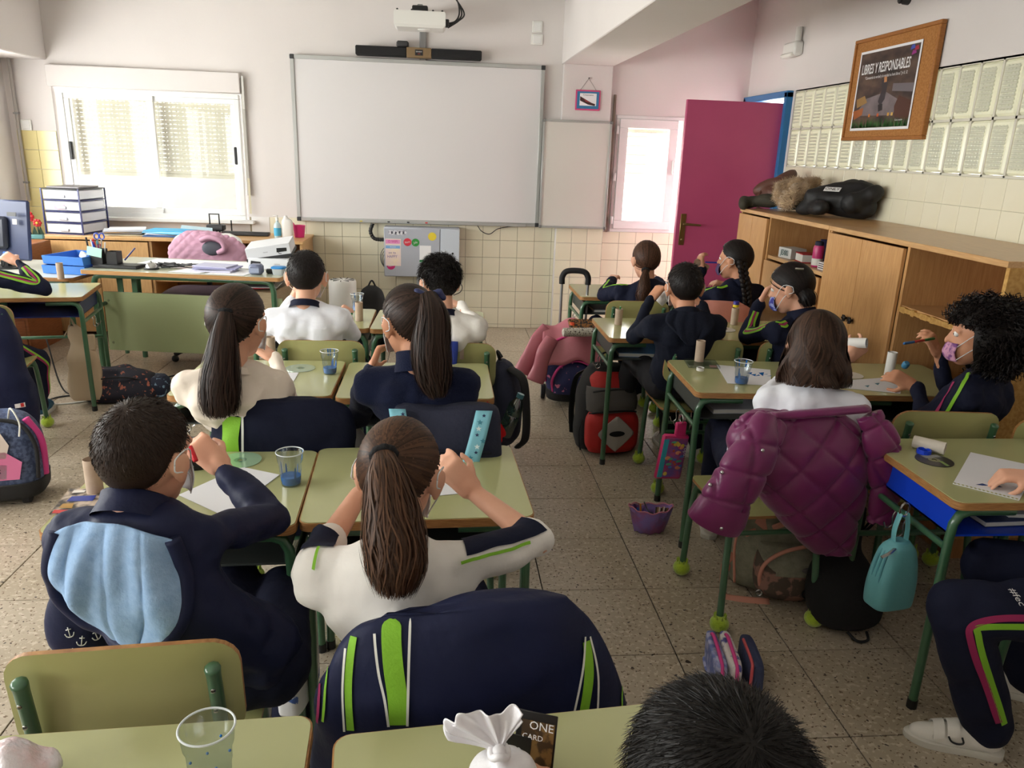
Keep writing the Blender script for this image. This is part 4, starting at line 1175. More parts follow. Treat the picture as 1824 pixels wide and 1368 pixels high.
PEOPLE = {}
def person(key, label, head, hyaw=0, hpitch=12, pel=None, byaw=0, arms=None, legs=None, top=None, pants=None, shoe=None, skin=None, hair=None, hmat=None, fore=1.0, vox=.0062, mask=None, collar=None, sw=.142, girth=1.0, hood=False, hroll=0, top_name='jacket', rum=.006, lw=1.0, nk=0.0):
    head = np.asarray(head, float); HRt = rotz(rad(hyaw)) @ rotx(-rad(hpitch)) @ roty(rad(hroll))
    H = lambda p: head + HRt @ np.asarray(p, float)
    pel = np.array([pel[0], pel[1], .505]); BR = rotz(rad(byaw)); br, bf = BR @ V(1, 0, 0), BR @ V(0, 1, 0)
    t = thing('person', label, 'person', (float(pel[0]), float(pel[1]), 0), 0)
    o0 = V(pel[0], pel[1], 0)
    skin = skin or M_SKIN; top = top or M_NAVY; pants = pants or M_NAVY; shoe = shoe or M_SHOEW
    nb = H((0, -.045, -.125)) + V(0, 0, -.012); nb = nb * .75 + (head + V(0, 0, -.148) - bf * .06) * .25 + V(0, 0, nk)
    shc = nb + V(0, 0, -.045) - bf * .008
    mid = pel * .5 + shc * .5 - bf * .022
    S = {-1: shc - br * sw + bf * .012 - V(0, 0, .012), 1: shc + br * sw + bf * .012 - V(0, 0, .012)}
    E, Wr = {}, {}
    for sd in (-1, 1):
        a = arms[sd]; E[sd] = np.asarray(a['e'], float); Wr[sd] = np.asarray(a['w'], float)
    if legs is None: legs = {}
    K, A = {}, {}
    for sd in (-1, 1):
        hip = pel + br * .075 * sd + V(0, 0, -.005)
        l = legs.get(sd, {})
        K[sd] = np.asarray(l.get('k', hip + bf * .37 + br * .035 * sd + V(0, 0, -.005)), float)
        A[sd] = np.asarray(l.get('a', V(K[sd][0], K[sd][1], .095) + bf * .01), float)
    # --- body: one continuous surface
    b = MB()
    b.ell(H(HC + V(0, 0, -.003)), HR * .955, HRt, 26, 16); b.ell(H((0, .022, -.035)), (.060, .068, .076), HRt, 20, 12); b.ell(H((0, .045, -.085)), (.036, .036, .032), HRt, 14, 8)
    b.cone(H((0, .078, .012)), .009, H((0, .098, -.022)), .0115, 8)
    for sd in (-1, 1):
        b.ell(H((sd * .0865, -.012, -.010)), (.0085, .020, .031), HRt @ rotz(sd * -.5) @ roty(sd * .15), 12, 8); b.ell(H((sd * .0815, -.004, -.036)), (.009, .010, .013), HRt, 8, 6); b.cone(H((sd * .06, .0, -.014)), .022, H((sd * .080, -.006, -.012)), .016, 8)
        b.cone(H((sd * .028, .072, .022)), .010, H((sd * .048, .066, .020)), .008, 8)
    b.cone(H((0, .078, -.062)), .010, H((0, .080, -.070)), .010, 8)
    b.cone(H((0, -.022, -.06)), .044, nb, .043, 14); b.cone(nb, .043, shc, .045, 12)
    b.ell(shc * .60 + mid * .40, (.092 * girth, .062, .10), BR, 20, 12); b.cone(shc * .5 + mid * .5, .07, mid, .07, 14); b.cone(mid, .07, pel, .07, 14)
    for sd in (-1, 1):
        b.cone(shc + br * sd * .03 - V(0, 0, .02), .034, S[sd] - V(0, 0, .006), .03, 10); b.cone(S[sd] - V(0, 0, .004), .027, E[sd], .024 if fore > .5 else .028, 12); b.cone(E[sd], .024 if fore > .5 else .031, Wr[sd], .019 if fore > .5 else .0215, 12)
        a = arms[sd]
        d = a.get('d'); d = nrm(Wr[sd] - E[sd]) if d is None else nrm(d)
        pn = np.asarray(a.get('p', (0, 0, -1)), float)
        hand_prims(b, Wr[sd] + d * .018, d, pn, a.get('c', .5), a.get('t', sd * -1), 1.0)
        hip = pel + br * .075 * sd
        b.cone(hip, .048, K[sd], .036, 12); b.cone(K[sd], .034, A[sd], .027, 12)
    me = remesh(b, vox, 3, 'body'); p = mverts(me); setv(me, p - o0); me.materials.append(skin)
    body = link('body', me, t)
    for sd in (-1, 1):
        e = MB().ell(H((sd * .030, .071, .008)) - o0, .0115, HRt, 14, 10).build('eye', M_EYE, t, smooth=180)
        MB().ell(H((sd * .030, .0795, .008)) - o0, (.0055, .0038, .0055), HRt, 10, 6).build('iris', M_IRIS, e, smooth=180)
    MB().cone(H((-.016, .083, -.062)) - o0, .0045, H((.016, .083, -.062)) - o0, .0045, 8).build('mouth', mat('lip', (176, 100, 92), .5), t, smooth=180)
    # --- top
    g = MB(); q = girth
    g.ell(shc * .70 + mid * .30 , (.138 * q, .092, .125), BR, 22, 14)
    g.cone(shc * .5 + mid * .5, .103 * q, mid, .102 * q, 16); g.cone(mid, .102 * q, pel + V(0, 0, .045), .105 * q, 16)
    for sd in (-1, 1):
        g.cone(mid + br * sd * .028 * q, .092, pel + br * sd * .04 * q + V(0, 0, .035), .098, 14); g.cone(mid + br * sd * .03 * q, .09, shc + br * sd * .06 - V(0, 0, .06), .088, 14)
        g.cone(nb + br * sd * .025 - V(0, 0, .02), .034, S[sd], .052, 12); g.cone(S[sd] - bf * .012 - V(0, 0, .03), .046, shc - V(0, 0, .05) - bf * .012, .068, 12)
        g.cone(S[sd], .050, E[sd], .042, 14)
        if fore > 0:
            wv = E[sd] + (Wr[sd] - E[sd]) * fore; g.cone(E[sd], .043, wv, .040 - .008 * fore, 14)
        elif fore == 0:
            g.cone(E[sd], .043, E[sd] + nrm(Wr[sd] - E[sd]) * .02, .045, 12)
    tm_ = remesh(g, max(.0085, vox * 1.3), 4, top_name)
    rumple(tm_, rum, 26, seed=len(PEOPLE)); rumple(tm_, rum * .4, 70, seed=len(PEOPLE) + 50)
    bv = bvh_of(tm_)
    p = mverts(tm_); setv(tm_, p - o0); tm_.materials.append(top)
    tp = link(top_name, tm_, t)
    if collar:
        r0, hh, cm = collar
        ax = nrm(H((0, -.03, -.08)) - nb)
        a_, b_ = frame(ax, bf)
        th = np.linspace(0, 2 * PI, 28, endpoint=False); rr = []
        for k_, (zz, r_) in enumerate(((-.012, r0 + .012), (hh * .5, r0 + .004), (hh, r0 + .004), (hh + .003, r0), (hh * .6, r0 - .005))):
            rr.append(nb - V(0, 0, .006) - o0 + ax * zz + r_ * (np.cos(th)[:, None] * a_ + np.sin(th)[:, None] * b_))
        MB().rings(rr, cap0=False, cap1=False).build('collar', cm, tp, smooth=180)
    # --- trousers and shoes
    l = MB(); l.ell(pel + V(0, 0, .01), (.128, .098, .09), BR, 20, 12)
    for sd in (-1, 1):
        hip = pel + br * .072 * sd
        l.cone(hip, .080 * lw, K[sd], .064 * lw, 14); l.cone(K[sd], .066 * lw, A[sd] + V(0, 0, .0), .054 * lw, 14)
    pm = remesh(l, .0105, 4, 'trousers'); rumple(pm, .005, 30, seed=len(PEOPLE) + 9); pbv = bvh_of(pm); p = mverts(pm); setv(pm, p - o0); pm.materials.append(pants)
    po_ = link('trousers', pm, t)
    sm = shoe_mesh(shoe)
    for sd in (-1, 1):
        ly = legs.get(sd, {}).get('yaw', byaw)
        s_ = link('shoe', sm[0], t, tuple(V(A[sd][0], A[sd][1], max(0, A[sd][2] - .095)) + rotz(rad(ly)) @ V(0, .03, 0) - o0), rad(ly))
        for nm, mm in zip(('sole', 'strap', 'sock'), sm[1:]): link(nm, mm, s_)
    # --- hair
    if hair:
        parts = [(head + a @ HRt.T - o0, f) for a, f in hair]
        link('hair', fastmesh('hair', [(a, f) for a, f in parts if f.shape[1] == 4], hmat or H_DARK), t)
    # --- mask
    if mask is not None:
        def ms(u, v):
            a = (u - .5) * 1.9; el = -.95 + v * 1.0
            return H(V(0, .025, -.03) + V(math.sin(a) * .061, math.cos(a) * (.073 + .012 * math.sin(v * PI)) * (1 - .10 * abs(v - .5)), math.sin(el) * .078)) - o0
        mk = MB().sheet(ms, 19, 11, .002).build('face_mask', mask, t, smooth=180)
        for sd in (0, 1):
            e = V((1 if sd else -1) * .090, -.020, -.005)
            for v_ in (.15, .85):
                MB().tube(spline([ms(sd, v_), H(e * V(.98, 1, 1) + V(0, .03, (v_ - .5) * .07)) - o0, H(e + V(0, -.010, (v_ - .5) * .04)) - o0, H(e + V(0, -.014, 0)) - o0], 12), .0016, 5).build('ear_loop', M_MASKW, mk, smooth=180)
    PEOPLE[key] = dict(t=t, H=H, o0=o0, bv=bv, top=tp, pants=po_, pbv=pbv, S=S, E=E, W=Wr, K=K, A=A, pel=pel, nb=nb, shc=shc, mid=mid, br=br, bf=bf, R=HRt, body=body)
    return PEOPLE[key]
def stripe(P, which, pts, wid, m, off=.0025, name='stripe', n=40):
    bv = P['bv'] if which == 'top' else P['pbv']
    o = ribbon(bv, pts, wid, off, n, name, m, P['top'] if which == 'top' else P['pants'])
    a = mverts(o.data); setv(o.data, a - P['o0']); return o
def sleeve_stripes(P, sd, out, cols=((0, .012, 'M_LIME'),)):
    """trim running along a sleeve, out = direction in which it lies from the arm's axis"""
    out = np.asarray(out, float)
    for dx, wd, m in cols:
        pts = []
        for a, b_, rr in ((P['nb'] * .45 + P['S'][sd] * .55, P['S'][sd], .06), (P['S'][sd], P['E'][sd], .055), (P['E'][sd], P['W'][sd], .045)):
            ax = nrm(b_ - a); o = nrm(out - ax * np.dot(out, ax)); s2 = np.cross(ax, o)
            for u in (.15, .5, .85): pts.append(a + (b_ - a) * u + o * rr * 1.3 + s2 * dx)
        stripe(P, 'top', pts, wd, globals()[m], n=48)
def pxstripe(P, pts, wid, m, Y, which='top', n=40):
    bv = P['bv'] if which == 'top' else P['pbv']; hits = []
    for p in spline(np.array([[a, b, 0] for a, b in pts], float), 14):
        h = bv.ray_cast(Vector(C0), Vector(nrm(ray(p[0], p[1]))))
        if h[0] is not None: hits.append(np.array(h[0]))
    if len(hits) > 3: stripe(P, which, hits, wid, m, .003, n=n)
def arm(e, w_, d=None, p=(0, 0, -1), c=.5, t=None):
    r = dict(e=e, w=w_, p=p, c=c)
    if d is not None: r['d'] = d
    if t is not None: r['t'] = t
    return r
def tie_at(P, loc, r, m, name='hair_tie', tilt=None):
    ax = nrm(P['R'] @ nrm(np.asarray(loc) - HC)) if tilt is None else nrm(tilt)
    a, b_ = frame(ax); c = P['H'](loc) - P['o0']
    MB().tube([c + r * (math.cos(q) * a + math.sin(q) * b_) * (1 + .06 * math.sin(q * 9)) for q in np.linspace(0, 2 * PI, 30, endpoint=False)], .008, 8, loop=True).build(name, m, P['t'], smooth=180)
M_TIE = mat('black_hair_tie', (18, 18, 22), .9, bump=(200, .4))
def W2H(P_head, R, pts):    # world points -> head space
    return [R.T @ (np.asarray(p) - P_head) for p in pts]
def headR(yaw, pitch, roll=0): return rotz(rad(yaw)) @ rotx(-rad(pitch)) @ roty(rad(roll))

R_ = np.random.default_rng
# ---- boy with the blue hood on his back
hd = at(262, 808, Y=1.47)
P1 = person('P1', 'short haired boy in a navy jacket with pale blue lining, red pen in hand', hd, -20, 8, (-.425, 1.45), -2,
    {-1: arm(at(165, 965, Y=1.58), at(205, 900, Y=1.76), (.5, .8, -.1), (0, 0, -1), .4), 1: arm(at(483, 925, Y=1.58), at(402, 838, Y=1.68), (-.75, .25, .62), (-.5, .75, -.3), .95, t=-1)},
    legs={1: dict(k=(-.40, 1.78, .50))},
    top=M_NAVYS, pants=M_NAVY, hair=hair_short(R_(1), 6000, .0075, .25, 1.015, .0011), hmat=hairmat('hair_boy_brown', (24, 17, 14), (58, 42, 33)), vox=.0056, mask=M_MASKW, collar=(.062, .035, M_NAVYS), fore=.93, sw=.130, girth=1.03, top_name='jacket', rum=.007, nk=.036)
# ---- girl in the white polo with navy sleeve panels
hd = at(712, 842, Y=1.47); R2 = headR(-16, 20)
tl = W2H(hd, R2, [at(683, 812, Y=1.375), at(690, 860, Y=1.33), at(700, 930, Y=1.30), at(706, 1000, Y=1.275), at(702, 1062, Y=1.255)])
P2 = person('P2', 'girl with a long brown ponytail in a white polo with navy sleeve panels', hd, -16, 20, (-.03, 1.37), 2,
    {-1: arm(at(580, 975, Y=1.47), at(640, 880, Y=1.66), (.6, .5, .4), (.5, .3, -.6), .7), 1: arm(at(958, 965, Y=1.50), at(848, 880, Y=1.64), (-.62, .12, .62), (-.6, .6, .3), .75, t=-1)},
    top=M_POLO, hair=hair_pulled(R_(2), tl[0] - HC, 1500, 1.03, .0040) + tail(R_(12), tl, [.022, .040, .054, .060, .056, .036], 1900, 22, .0032, .12, .1, lenj=.2),
    hmat=H_BROWN, vox=.0056, mask=M_MASKW, collar=(.055, .014, M_NAVY), fore=0, sw=.150, girth=1.0, top_name='polo_shirt', rum=.005)
for sd in (-1, 1):
    S_, E_ = P2['S'][sd], P2['E'][sd]
    stripe(P2, 'top', [S_ + (E_ - S_) * u + V(0, .0, .09) for u in (-.05, .25, .5, .8, 1.0)], .075, M_NAVY, .0045, 'navy_panel')
    stripe(P2, 'top', [S_ + (E_ - S_) * u + V(0, -.075, .045) for u in (.0, .25, .5, .8, 1.0)], .006, M_LIME, .005, 'lime_edge')
tie_at(P2, tl[0] * .98, .021, M_TIE, tilt=at(690, 850, Y=1.30) - at(683, 812, Y=1.36))
# ---- girl in the beige top
hd = at(424, 572, Y=2.36); R3 = headR(-18, 6)
tl = W2H(hd, R3, [at(403, 556, Y=2.27), at(398, 610, Y=2.225), at(394, 665, Y=2.21), at(392, 712, Y=2.20), at(396, 742, Y=2.195)])
P3 = person('P3', 'girl with a long dark ponytail in a beige and white long sleeved top', hd, -18, 6, (-.49, 2.50), 3,
    {-1: arm(at(362, 705, Y=2.56), at(400, 640, Y=2.75), None, (0, 0, -1), .5), 1: arm(at(510, 722, Y=2.54), at(490, 640, Y=2.68), (-.55, .3, .3), (-.3, .2, -.8), .7, t=-1)},
    top=M_BEIGE, hair=hair_pulled(R_(3), tl[0] - HC, 1200, 1.03, .0042) + tail(R_(13), tl, [.022, .038, .050, .056, .056, .046], 1500, 20, .0034, .12, .08, lenj=.16),
    hmat=H_DARK, collar=(.052, .008, M_BEIGE), mask=M_MASKW, sw=.132, top_name='long_sleeved_top', skin=M_SKIN)
tie_at(P3, tl[0] * .98, .019, M_TIE, tilt=tl[1] @ R3.T - tl[0] @ R3.T)
# ---- girl in navy fleece with a bow
hd = at(728, 572, Y=2.38); R4 = headR(34, 12)
tl = W2H(hd, R4, [at(762, 528, Y=2.33), at(772, 570, Y=2.275), at(768, 620, Y=2.25), at(772, 665, Y=2.24), at(780, 708, Y=2.235)])
P4 = person('P4', 'girl in a navy fleece with a high ponytail and a navy ribbon', hd, 34, 12, (.01, 2.52), -2,
    {-1: arm(at(638, 745, Y=2.48), at(660, 660, Y=2.70), (.2, .5, .5), (.8, .2, 0), .6), 1: arm(at(826, 690, Y=2.58), at(770, 650, Y=2.80), (-.7, .3, .3), (0, 0, -1), .5)},
    top=M_NAVYF, skin=M_SKIN2, hair=hair_pulled(R_(4), tl[0] - HC, 1200, 1.03, .0042) + tail(R_(14), tl, [.030, .050, .060, .062, .056, .034], 1600, 20, .0034, .1, .06, lenj=.2),
    hmat=H_DARK, collar=(.062, .050, M_NAVYF), mask=M_MASKW, sw=.152, girth=1.08, top_name='fleece', rum=.005)
bw = MB()
c = P4['H'](tl[0] * 1.02) - P4['o0']
ta, tb = frame(P4['R'] @ nrm(tl[0] - HC))
for sd in (-1, 1):
    bw.cone(c, .010, c + V(sd * .034, 0, .012), .013, 10); bw.cone(c + V(sd * .01, 0, 0), .008, c + V(sd * .045, 0, -.004), .012, 10)
bm_ = remesh(bw, .005, 3, 'ribbon_bow'); bm_.materials.append(mat('navy_satin', (34, 44, 92), .4)); link('ribbon_bow', bm_, P4['t'])
MB().tube(spline([c, c + V(-.035, -.02, -.012), c + V(-.030, -.028, -.05)], 10), .010, 8, flat=.2).build('ribbon_end', mat('navy_satin'), P4['t'])
# ---- front boys
hd = at(546, 492, Y=3.46)
P5 = person('P5', 'boy with short black hair in a white shirt at the front', hd, 0, 10, (-.53, 3.60), 0,
    {-1: arm(at(482, 600, Y=3.62), at(520, 535, Y=3.72), (.2, .3, .6), (.6, .3, 0), .7), 1: arm(at(628, 600, Y=3.62), at(612, 560, Y=3.84), (.1, .7, .1), (-.4, .2, -.7), .8)},
    top=M_WHITES, hair=hair_short(R_(5), 2600, .009, .2, 1.02), hmat=H_BLACK, vox=.0065, collar=(.060, .018, M_NAVY), mask=M_MASKW, sw=.145, rum=.004, top_name='shirt', nk=.015)
hd = at(783, 502, Y=3.44)
P6 = person('P6', 'boy with curly dark hair in a white shirt with navy sleeves at the front', hd, 22, 14, (.07, 3.57), -4,
    {-1: arm(at(742, 590, Y=3.62), at(735, 555, Y=3.80), None, (.5, 0, -.8), .6), 1: arm(at(852, 580, Y=3.64), at(820, 545, Y=3.85), (-.6, .5, .2), (-.3, 0, -.9), .6)},
    top=M_POLO, hair=hair_short(R_(6), 4200, .020, .6, 1.06, .0022, .008), hmat=H_BLACK, vox=.0065, collar=(.052, .016, M_NAVY), mask=M_MASKW, sw=.15, top_name='shirt')
# ---- child at the left edge, head out of the picture
P7 = person('P7', 'child at the left edge in a navy tracksuit with lime and magenta trim', (-2.56, 4.32, 1.07), -10, 10, (-2.42, 4.17), 8,
    {-1: arm((-2.86, 4.30, .80), (-2.68, 4.55, .80)), 1: arm(at(78, 515, Y=4.40), at(32, 468, Y=4.52), (-.8, .3, .35), (-.3, .6, -.6), .5, t=-1)},
    legs={1: dict(k=at(66, 640, Y=4.45), a=at(70, 722, Y=4.50))}, pants=M_NAVY, shoe=M_SHOEB, hair=hair_short(R_(7), 2000, .02, .4, 1.03), hmat=H_DARK, vox=.0065, collar=(.055, .03, M_NAVY))
sleeve_stripes(P7, 1, (.2, -.7, .7), ((-.02, .011, 'M_LIME'), (.0, .012, 'M_MAGS'), (.02, .011, 'M_LIME')))
for dx, m in ((-.012, M_MAGS), (.008, M_LIME)):
    stripe(P7, 'pants', [P7['pel'] + V(.15, .05, .02 + dx), P7['K'][1] + V(.09, -.05, dx), P7['K'][1] + V(.09 , .0 + dx, -.08), P7['A'][1] + V(.09, dx, .04)], .012, m)
# ---- right block, front
hd = at(1150, 462, Y=4.62); R8 = headR(10, 8)
tl = W2H(hd, R8, [at(1150, 482, Y=4.52), at(1148, 505, Y=4.48), at(1146, 525, Y=4.47), at(1143, 540, Y=4.47)])
P8 = person('P8', 'girl with a wavy brown low ponytail in a navy tracksuit top at the front right', hd, 10, 8, (1.16, 4.62), 0,
    {-1: arm(at(1075, 525, Y=4.76), at(1090, 500, Y=4.98)), 1: arm(at(1190, 520, Y=4.80), at(1170, 500, Y=4.98))},
    hair=hair_pulled(R_(8), tl[0] - HC, 700, 1.03, .005) + tail(R_(18), tl, [.018, .036, .044, .034], 500, 14, .004, .12, .3, lenj=.2), hmat=hairmat('hair_chestnut', (48, 30, 22), (86, 58, 44)), vox=.007, collar=(.055, .02, M_NAVY), sw=.155)
tie_at(P8, tl[0] * .99, .018, M_TIE)
sleeve_stripes(P8, -1, (-.3, -.3, .9), ((0, .012, 'M_LIME'),))
hd = at(1308, 462, Y=4.46); R9 = headR(48, 4)
tl = W2H(hd, R9, [at(1322, 470, Y=4.36), at(1326, 500, Y=4.31), at(1330, 530, Y=4.30), at(1330, 558, Y=4.30)])
P9 = person('P9', 'girl with a long black braid painting a tube in front of the magenta door', hd, 48, 4, (1.58, 4.50), 22,
    {-1: arm(at(1232, 530, Y=4.66), at(1250, 482, Y=4.74), (-.1, .3, .9), (.9, .2, 0), .8), 1: arm(at(1345, 545, Y=4.70), at(1300, 510, Y=4.80), (-.7, .2, .2), (-.3, .2, -.8), .6)},
    hair=hair_pulled(R_(9), tl[0] - HC, 700, 1.05, .005), hmat=H_BLACK, skin=M_SKIN2, vox=.007, collar=(.06, .03, M_NAVY), mask=mat('mask_purple', (90, 70, 110), .8), sw=.155)
br_ = MB(); pth = spline([P9['H'](q) - P9['o0'] for q in tl], 12)
for i in range(11):
    for sd in (-1, 1):
        br_.ell(pth[i] + V(sd * .014, 0, -.006 * sd), (.020 - .0009 * i, .017, .022), roty(sd * .6), 12, 8)
br_.build('braid', H_BLACK, P9['t'], smooth=180)
sleeve_stripes(P9, -1, (-.4, -.6, .6), ((0, .014, 'M_LIME'),))
hd = at(1219, 511, Y=3.52)
P10 = person('P10', 'boy with short black hair in a dark hooded sweatshirt, arms raised', hd, 0, 8, (1.17, 3.58), 0,
    {-1: arm(at(1128, 600, Y=3.66), at(1158, 535, Y=3.74), (.5, .3, .55), (.7, .4, -.2), .7), 1: arm(at(1262, 600, Y=3.68), at(1250, 545, Y=3.80), (-.5, .3, .5), (-.6, .4, 0), .7)},
    legs={-1: dict(k=at(1132, 640, Y=3.95), a=at(1110, 700, Y=3.95))},
    top=M_HOOD, pants=mat('dark_trousers', (24, 24, 30), .85), hair=hair_short(R_(10), 2600, .011, .25, 1.03), hmat=H_BLACK, skin=M_SKIN2, vox=.0065, collar=(.06, .02, M_HOOD), mask=M_MASKW, sw=.155, girth=1.1, nk=.02, top_name='hoodie')
hd = at(1408, 512, Y=3.46); R11 = headR(52, 18)
tl = W2H(hd, R11, [at(1430, 520, Y=3.38), at(1438, 530, Y=3.36), at(1436, 540, Y=3.36)])
P11 = person('P11', 'girl with gathered black hair and a mask leaning her head on her hand', hd, 52, 18, (1.66, 3.52), 22,
    {-1: arm(at(1330, 600, Y=3.64), at(1352, 543, Y=3.70), (.35, .1, .8), (.8, -.2, .2), .5), 1: arm(at(1440, 600, Y=3.60), at(1400, 590, Y=3.80))},
    hair=hair_pulled(R_(11), tl[0] - HC, 800, 1.05, .005) + tail(R_(21), [tl[0], tl[1] , tl[2] + V(0, -.01, -.02)], [.03, .042, .03], 300, 10, .005, .2), hmat=H_BLACK, vox=.0065, collar=(.062, .035, M_NAVY), mask=mat('mask_print', (150, 160, 214), .8, noise=(50, .45, .5), col2=(60, 60, 150)), sw=.15)
for dx, m in ((-.018, 'M_LIME'), (0, 'M_MAGS'), (.018, 'M_LIME')): sleeve_stripes(P11, -1, (-.3, -.8, .5), ((dx, .011, m),))
MB().tube([P11['H']((-.055, -.05, .085)) - P11['o0'], P11['H']((-.045, -.085, .075)) - P11['o0']], .005, 8).build('hair_clip', M_METAL, P11['t'])
# ---- right block, middle
hd = at(1452, 618, Y=2.46)
P12 = person('P12', 'girl with a brown bob in a white shirt looking into a cardboard tube', hd, -12, 12, (1.19, 2.57), -16,
    {-1: arm(at(1385, 690, Y=2.70), at(1508, 640, Y=2.84), (.6, .1, .5), (.1, .9, .1), .8, t=1), 1: arm(at(1490, 745, Y=2.60), at(1532, 745, Y=2.72), (.5, .6, .1), (-.2, .2, -.9), .85, t=-1)},
    top=M_WHITES, hair=hair_shell(R_(22), -.150, .132, 2800, 26, .0055, .75, .032), hmat=H_BOB, vox=.0062, sw=.14, fore=0, top_name='shirt')
stripe(P12, 'top', [P12['S'][1] + (P12['E'][1] - P12['S'][1]) * u + V(.06, -.05, .03) for u in (.45, .7, 1.0)], .10, M_NAVY)
hd = at(1742, 596, Y=2.58)
P13 = person('P13', 'girl with a big mass of black curls painting a white tube', hd, 62, 6, (1.79, 2.62), 36,
    {-1: arm(at(1655, 768, Y=2.62), at(1632, 690, Y=2.82), (-.7, .45, .35), (.4, .4, -.6), .55, t=1), 1: arm(at(1690, 720, Y=2.84), at(1672, 634, Y=2.86), (-.45, .1, .75), (-.4, .7, -.2), .85, t=-1)},
    hair=hair_curly(R_(23), V(.0, -.03, -.005), V(.172, .165, .172), 4200, 16, .0040, .0105), hmat=H_BLACK, skin=M_SKIN2, vox=.0058, collar=(.062, .03, M_NAVY), mask=mat('mask_pink', (206, 150, 180), .8, noise=(40, .45, .55), col2=(120, 70, 130)), sw=.145)
pxstripe(P13, [(1716, 648), (1696, 688), (1672, 728), (1650, 764)], .013, M_MAGS, 2.62); pxstripe(P13, [(1734, 648), (1712, 692), (1686, 735), (1660, 772)], .013, M_LIME, 2.62)
pxstripe(P13, [(1640, 768), (1626, 735), (1614, 706)], .012, M_LIME, 2.7)
# ---- child at the right edge
P14 = person('P14', 'child in navy tracksuit trousers with magenta and lime stripes at the right edge', (2.02, 1.86, 1.06), 50, 14, (2.00, 1.63), 62,
    {-1: arm((1.86, 1.60, .79), at(1850, 850, z=.748), (-.9, .35, -.08), (.1, .1, -.98), .6, t=1), 1: arm((1.98, 1.92, .80), at(1850, 850, Y=2.08))},
    legs={-1: dict(k=at(1706, 1085, Y=1.66), a=at(1758, 1290, Y=1.66), yaw=68), 1: dict(k=at(1760, 1000, Y=1.90), a=at(1830, 1200, Y=1.88), yaw=62)},
    hair=hair_short(R_(24), 2000, .02, .4, 1.03), hmat=H_DARK, vox=.006, collar=(.055, .03, M_NAVY), lw=1.22)
for dx, m in ((.014, M_MAGS), (-.014, M_LIME)):
    K, A_, p_ = P14['K'][-1], P14['A'][-1], P14['pel']
    stripe(P14, 'pants', [p_ + V(-.06, -.13, .03 + dx), (p_ + K) / 2 + V(0, -.12, .02 + dx), K + V(.02, -.11, .02 + dx), K + V(-.008 - dx, -.11, -.03), (K + A_) / 2 + V(-.01 - dx, -.11, 0), A_ + V(-.005 - dx, -.10, .03)], .017, m, .003, n=60)
sleeve_stripes(P14, -1, (-.6, -.5, .6), ((-.014, .014, 'M_MAGS'), (.012, .014, 'M_LIME')))
# ---- child at the bottom edge
P15 = person('P15', 'child with thick dark hair seen from above at the bottom edge', at(1272, 1440, Y=.52), 4, 6, (.27, .42), 4,
    {-1: arm((.02, .60, .76), (.12, .80, .745)), 1: arm((.54, .62, .76), (.40, .82, .745))},
    hair=hair_short(R_(25), 15000, .012, .12, 1.05, .0008), hmat=hairmat('hair_child_brown', (11, 9, 8), (26, 21, 19)), vox=.0055, collar=(.055, .03, M_NAVY))
# ================================================================== CLOTHES, BAGS AND THINGS
def loft(levels, n=64, sub=1):
    """levels: (z, half width, half depth, cx, cy, exponent)"""
    L = np.array([list(l) + [2.4] * (6 - len(l)) if len(l) < 6 else l for l in levels], float)
    if sub > 1:
        L = spline(L[:, :3], sub) if False else np.array([spline(np.stack([L[:, 0], L[:, c], L[:, 0] * 0], 1), sub)[:, 1] for c in range(6)]).T
    th = np.linspace(0, 2 * PI, n, endpoint=False); R = []
    for z, a, b, cx, cy, e in L:
        c, s_ = np.cos(th), np.sin(th)
        R.append(np.stack([cx + a * np.sign(c) * np.abs(c) ** (2 / e), cy + b * np.sign(s_) * np.abs(s_) ** (2 / e), np.full(n, z)], 1))
    return R
def close_rings(R):
    c0, c1 = R[0].mean(0), R[-1].mean(0)
    return [c0 + (R[0] - c0) * .05, c0 + (R[0] - c0) * .6] + R + [c1 + (R[-1] - c1) * .6, c1 + (R[-1] - c1) * .05]
def chairframe(k):
    x, y, a, _ = CHAIRS[k]; R = rotz(rad(a)); return V(x, y, 0), R
def garment(name, label, cat, chair, levels, m, rum_=.008, freq=16, seed=1, sub=40, n=96):
    o, R = chairframe(chair)
    t = thing(name, label, cat, tuple(o), rad(CHAIRS[chair][2]))
    mb = MB().rings(close_rings(loft(levels, n, sub)))
    me = mb.mesh('cloth', m, 180); rumple(me, rum_, freq, seed); rumple(me, rum_ * .35, freq * 3, seed + 5)
    c = link('cloth', me, t)
    W = mverts(me) @ R.T + o
    bv = BVHTree.FromPolygons([tuple(v) for v in W.tolist()], [tuple(p.vertices) for p in me.polygons])
    inv = lambda a: (a - o) @ R
    return t, c, bv, inv
def gstripe(bv, inv, parent, pts, wid, m, name='stripe', off=.003, n=40):
    pts = [p for p in spline(pts, 12)] if len(pts) > 2 else pts; hits = []
    for p in pts:
        d = nrm(p - C0); h = bv.ray_cast(Vector(C0), Vector(d))
        if h[0] is not None: hits.append(np.array(h[0]))
    pts = hits if len(hits) > 2 else pts
    o = ribbon(bv, pts, wid, off, n, name, m, parent, nv=5); setv(o.data, inv(mverts(o.data))); return o
def sheet_thing(name, label, cat, pts, m, group=None, th=.0012):
    pts = np.asarray(pts, float); c = pts.mean(0)
    t = MB().poly(pts - c, th).build(name, m, smooth=0); t.location = tuple(c)
    return tag(t, label, cat, group)
DZ = .7012
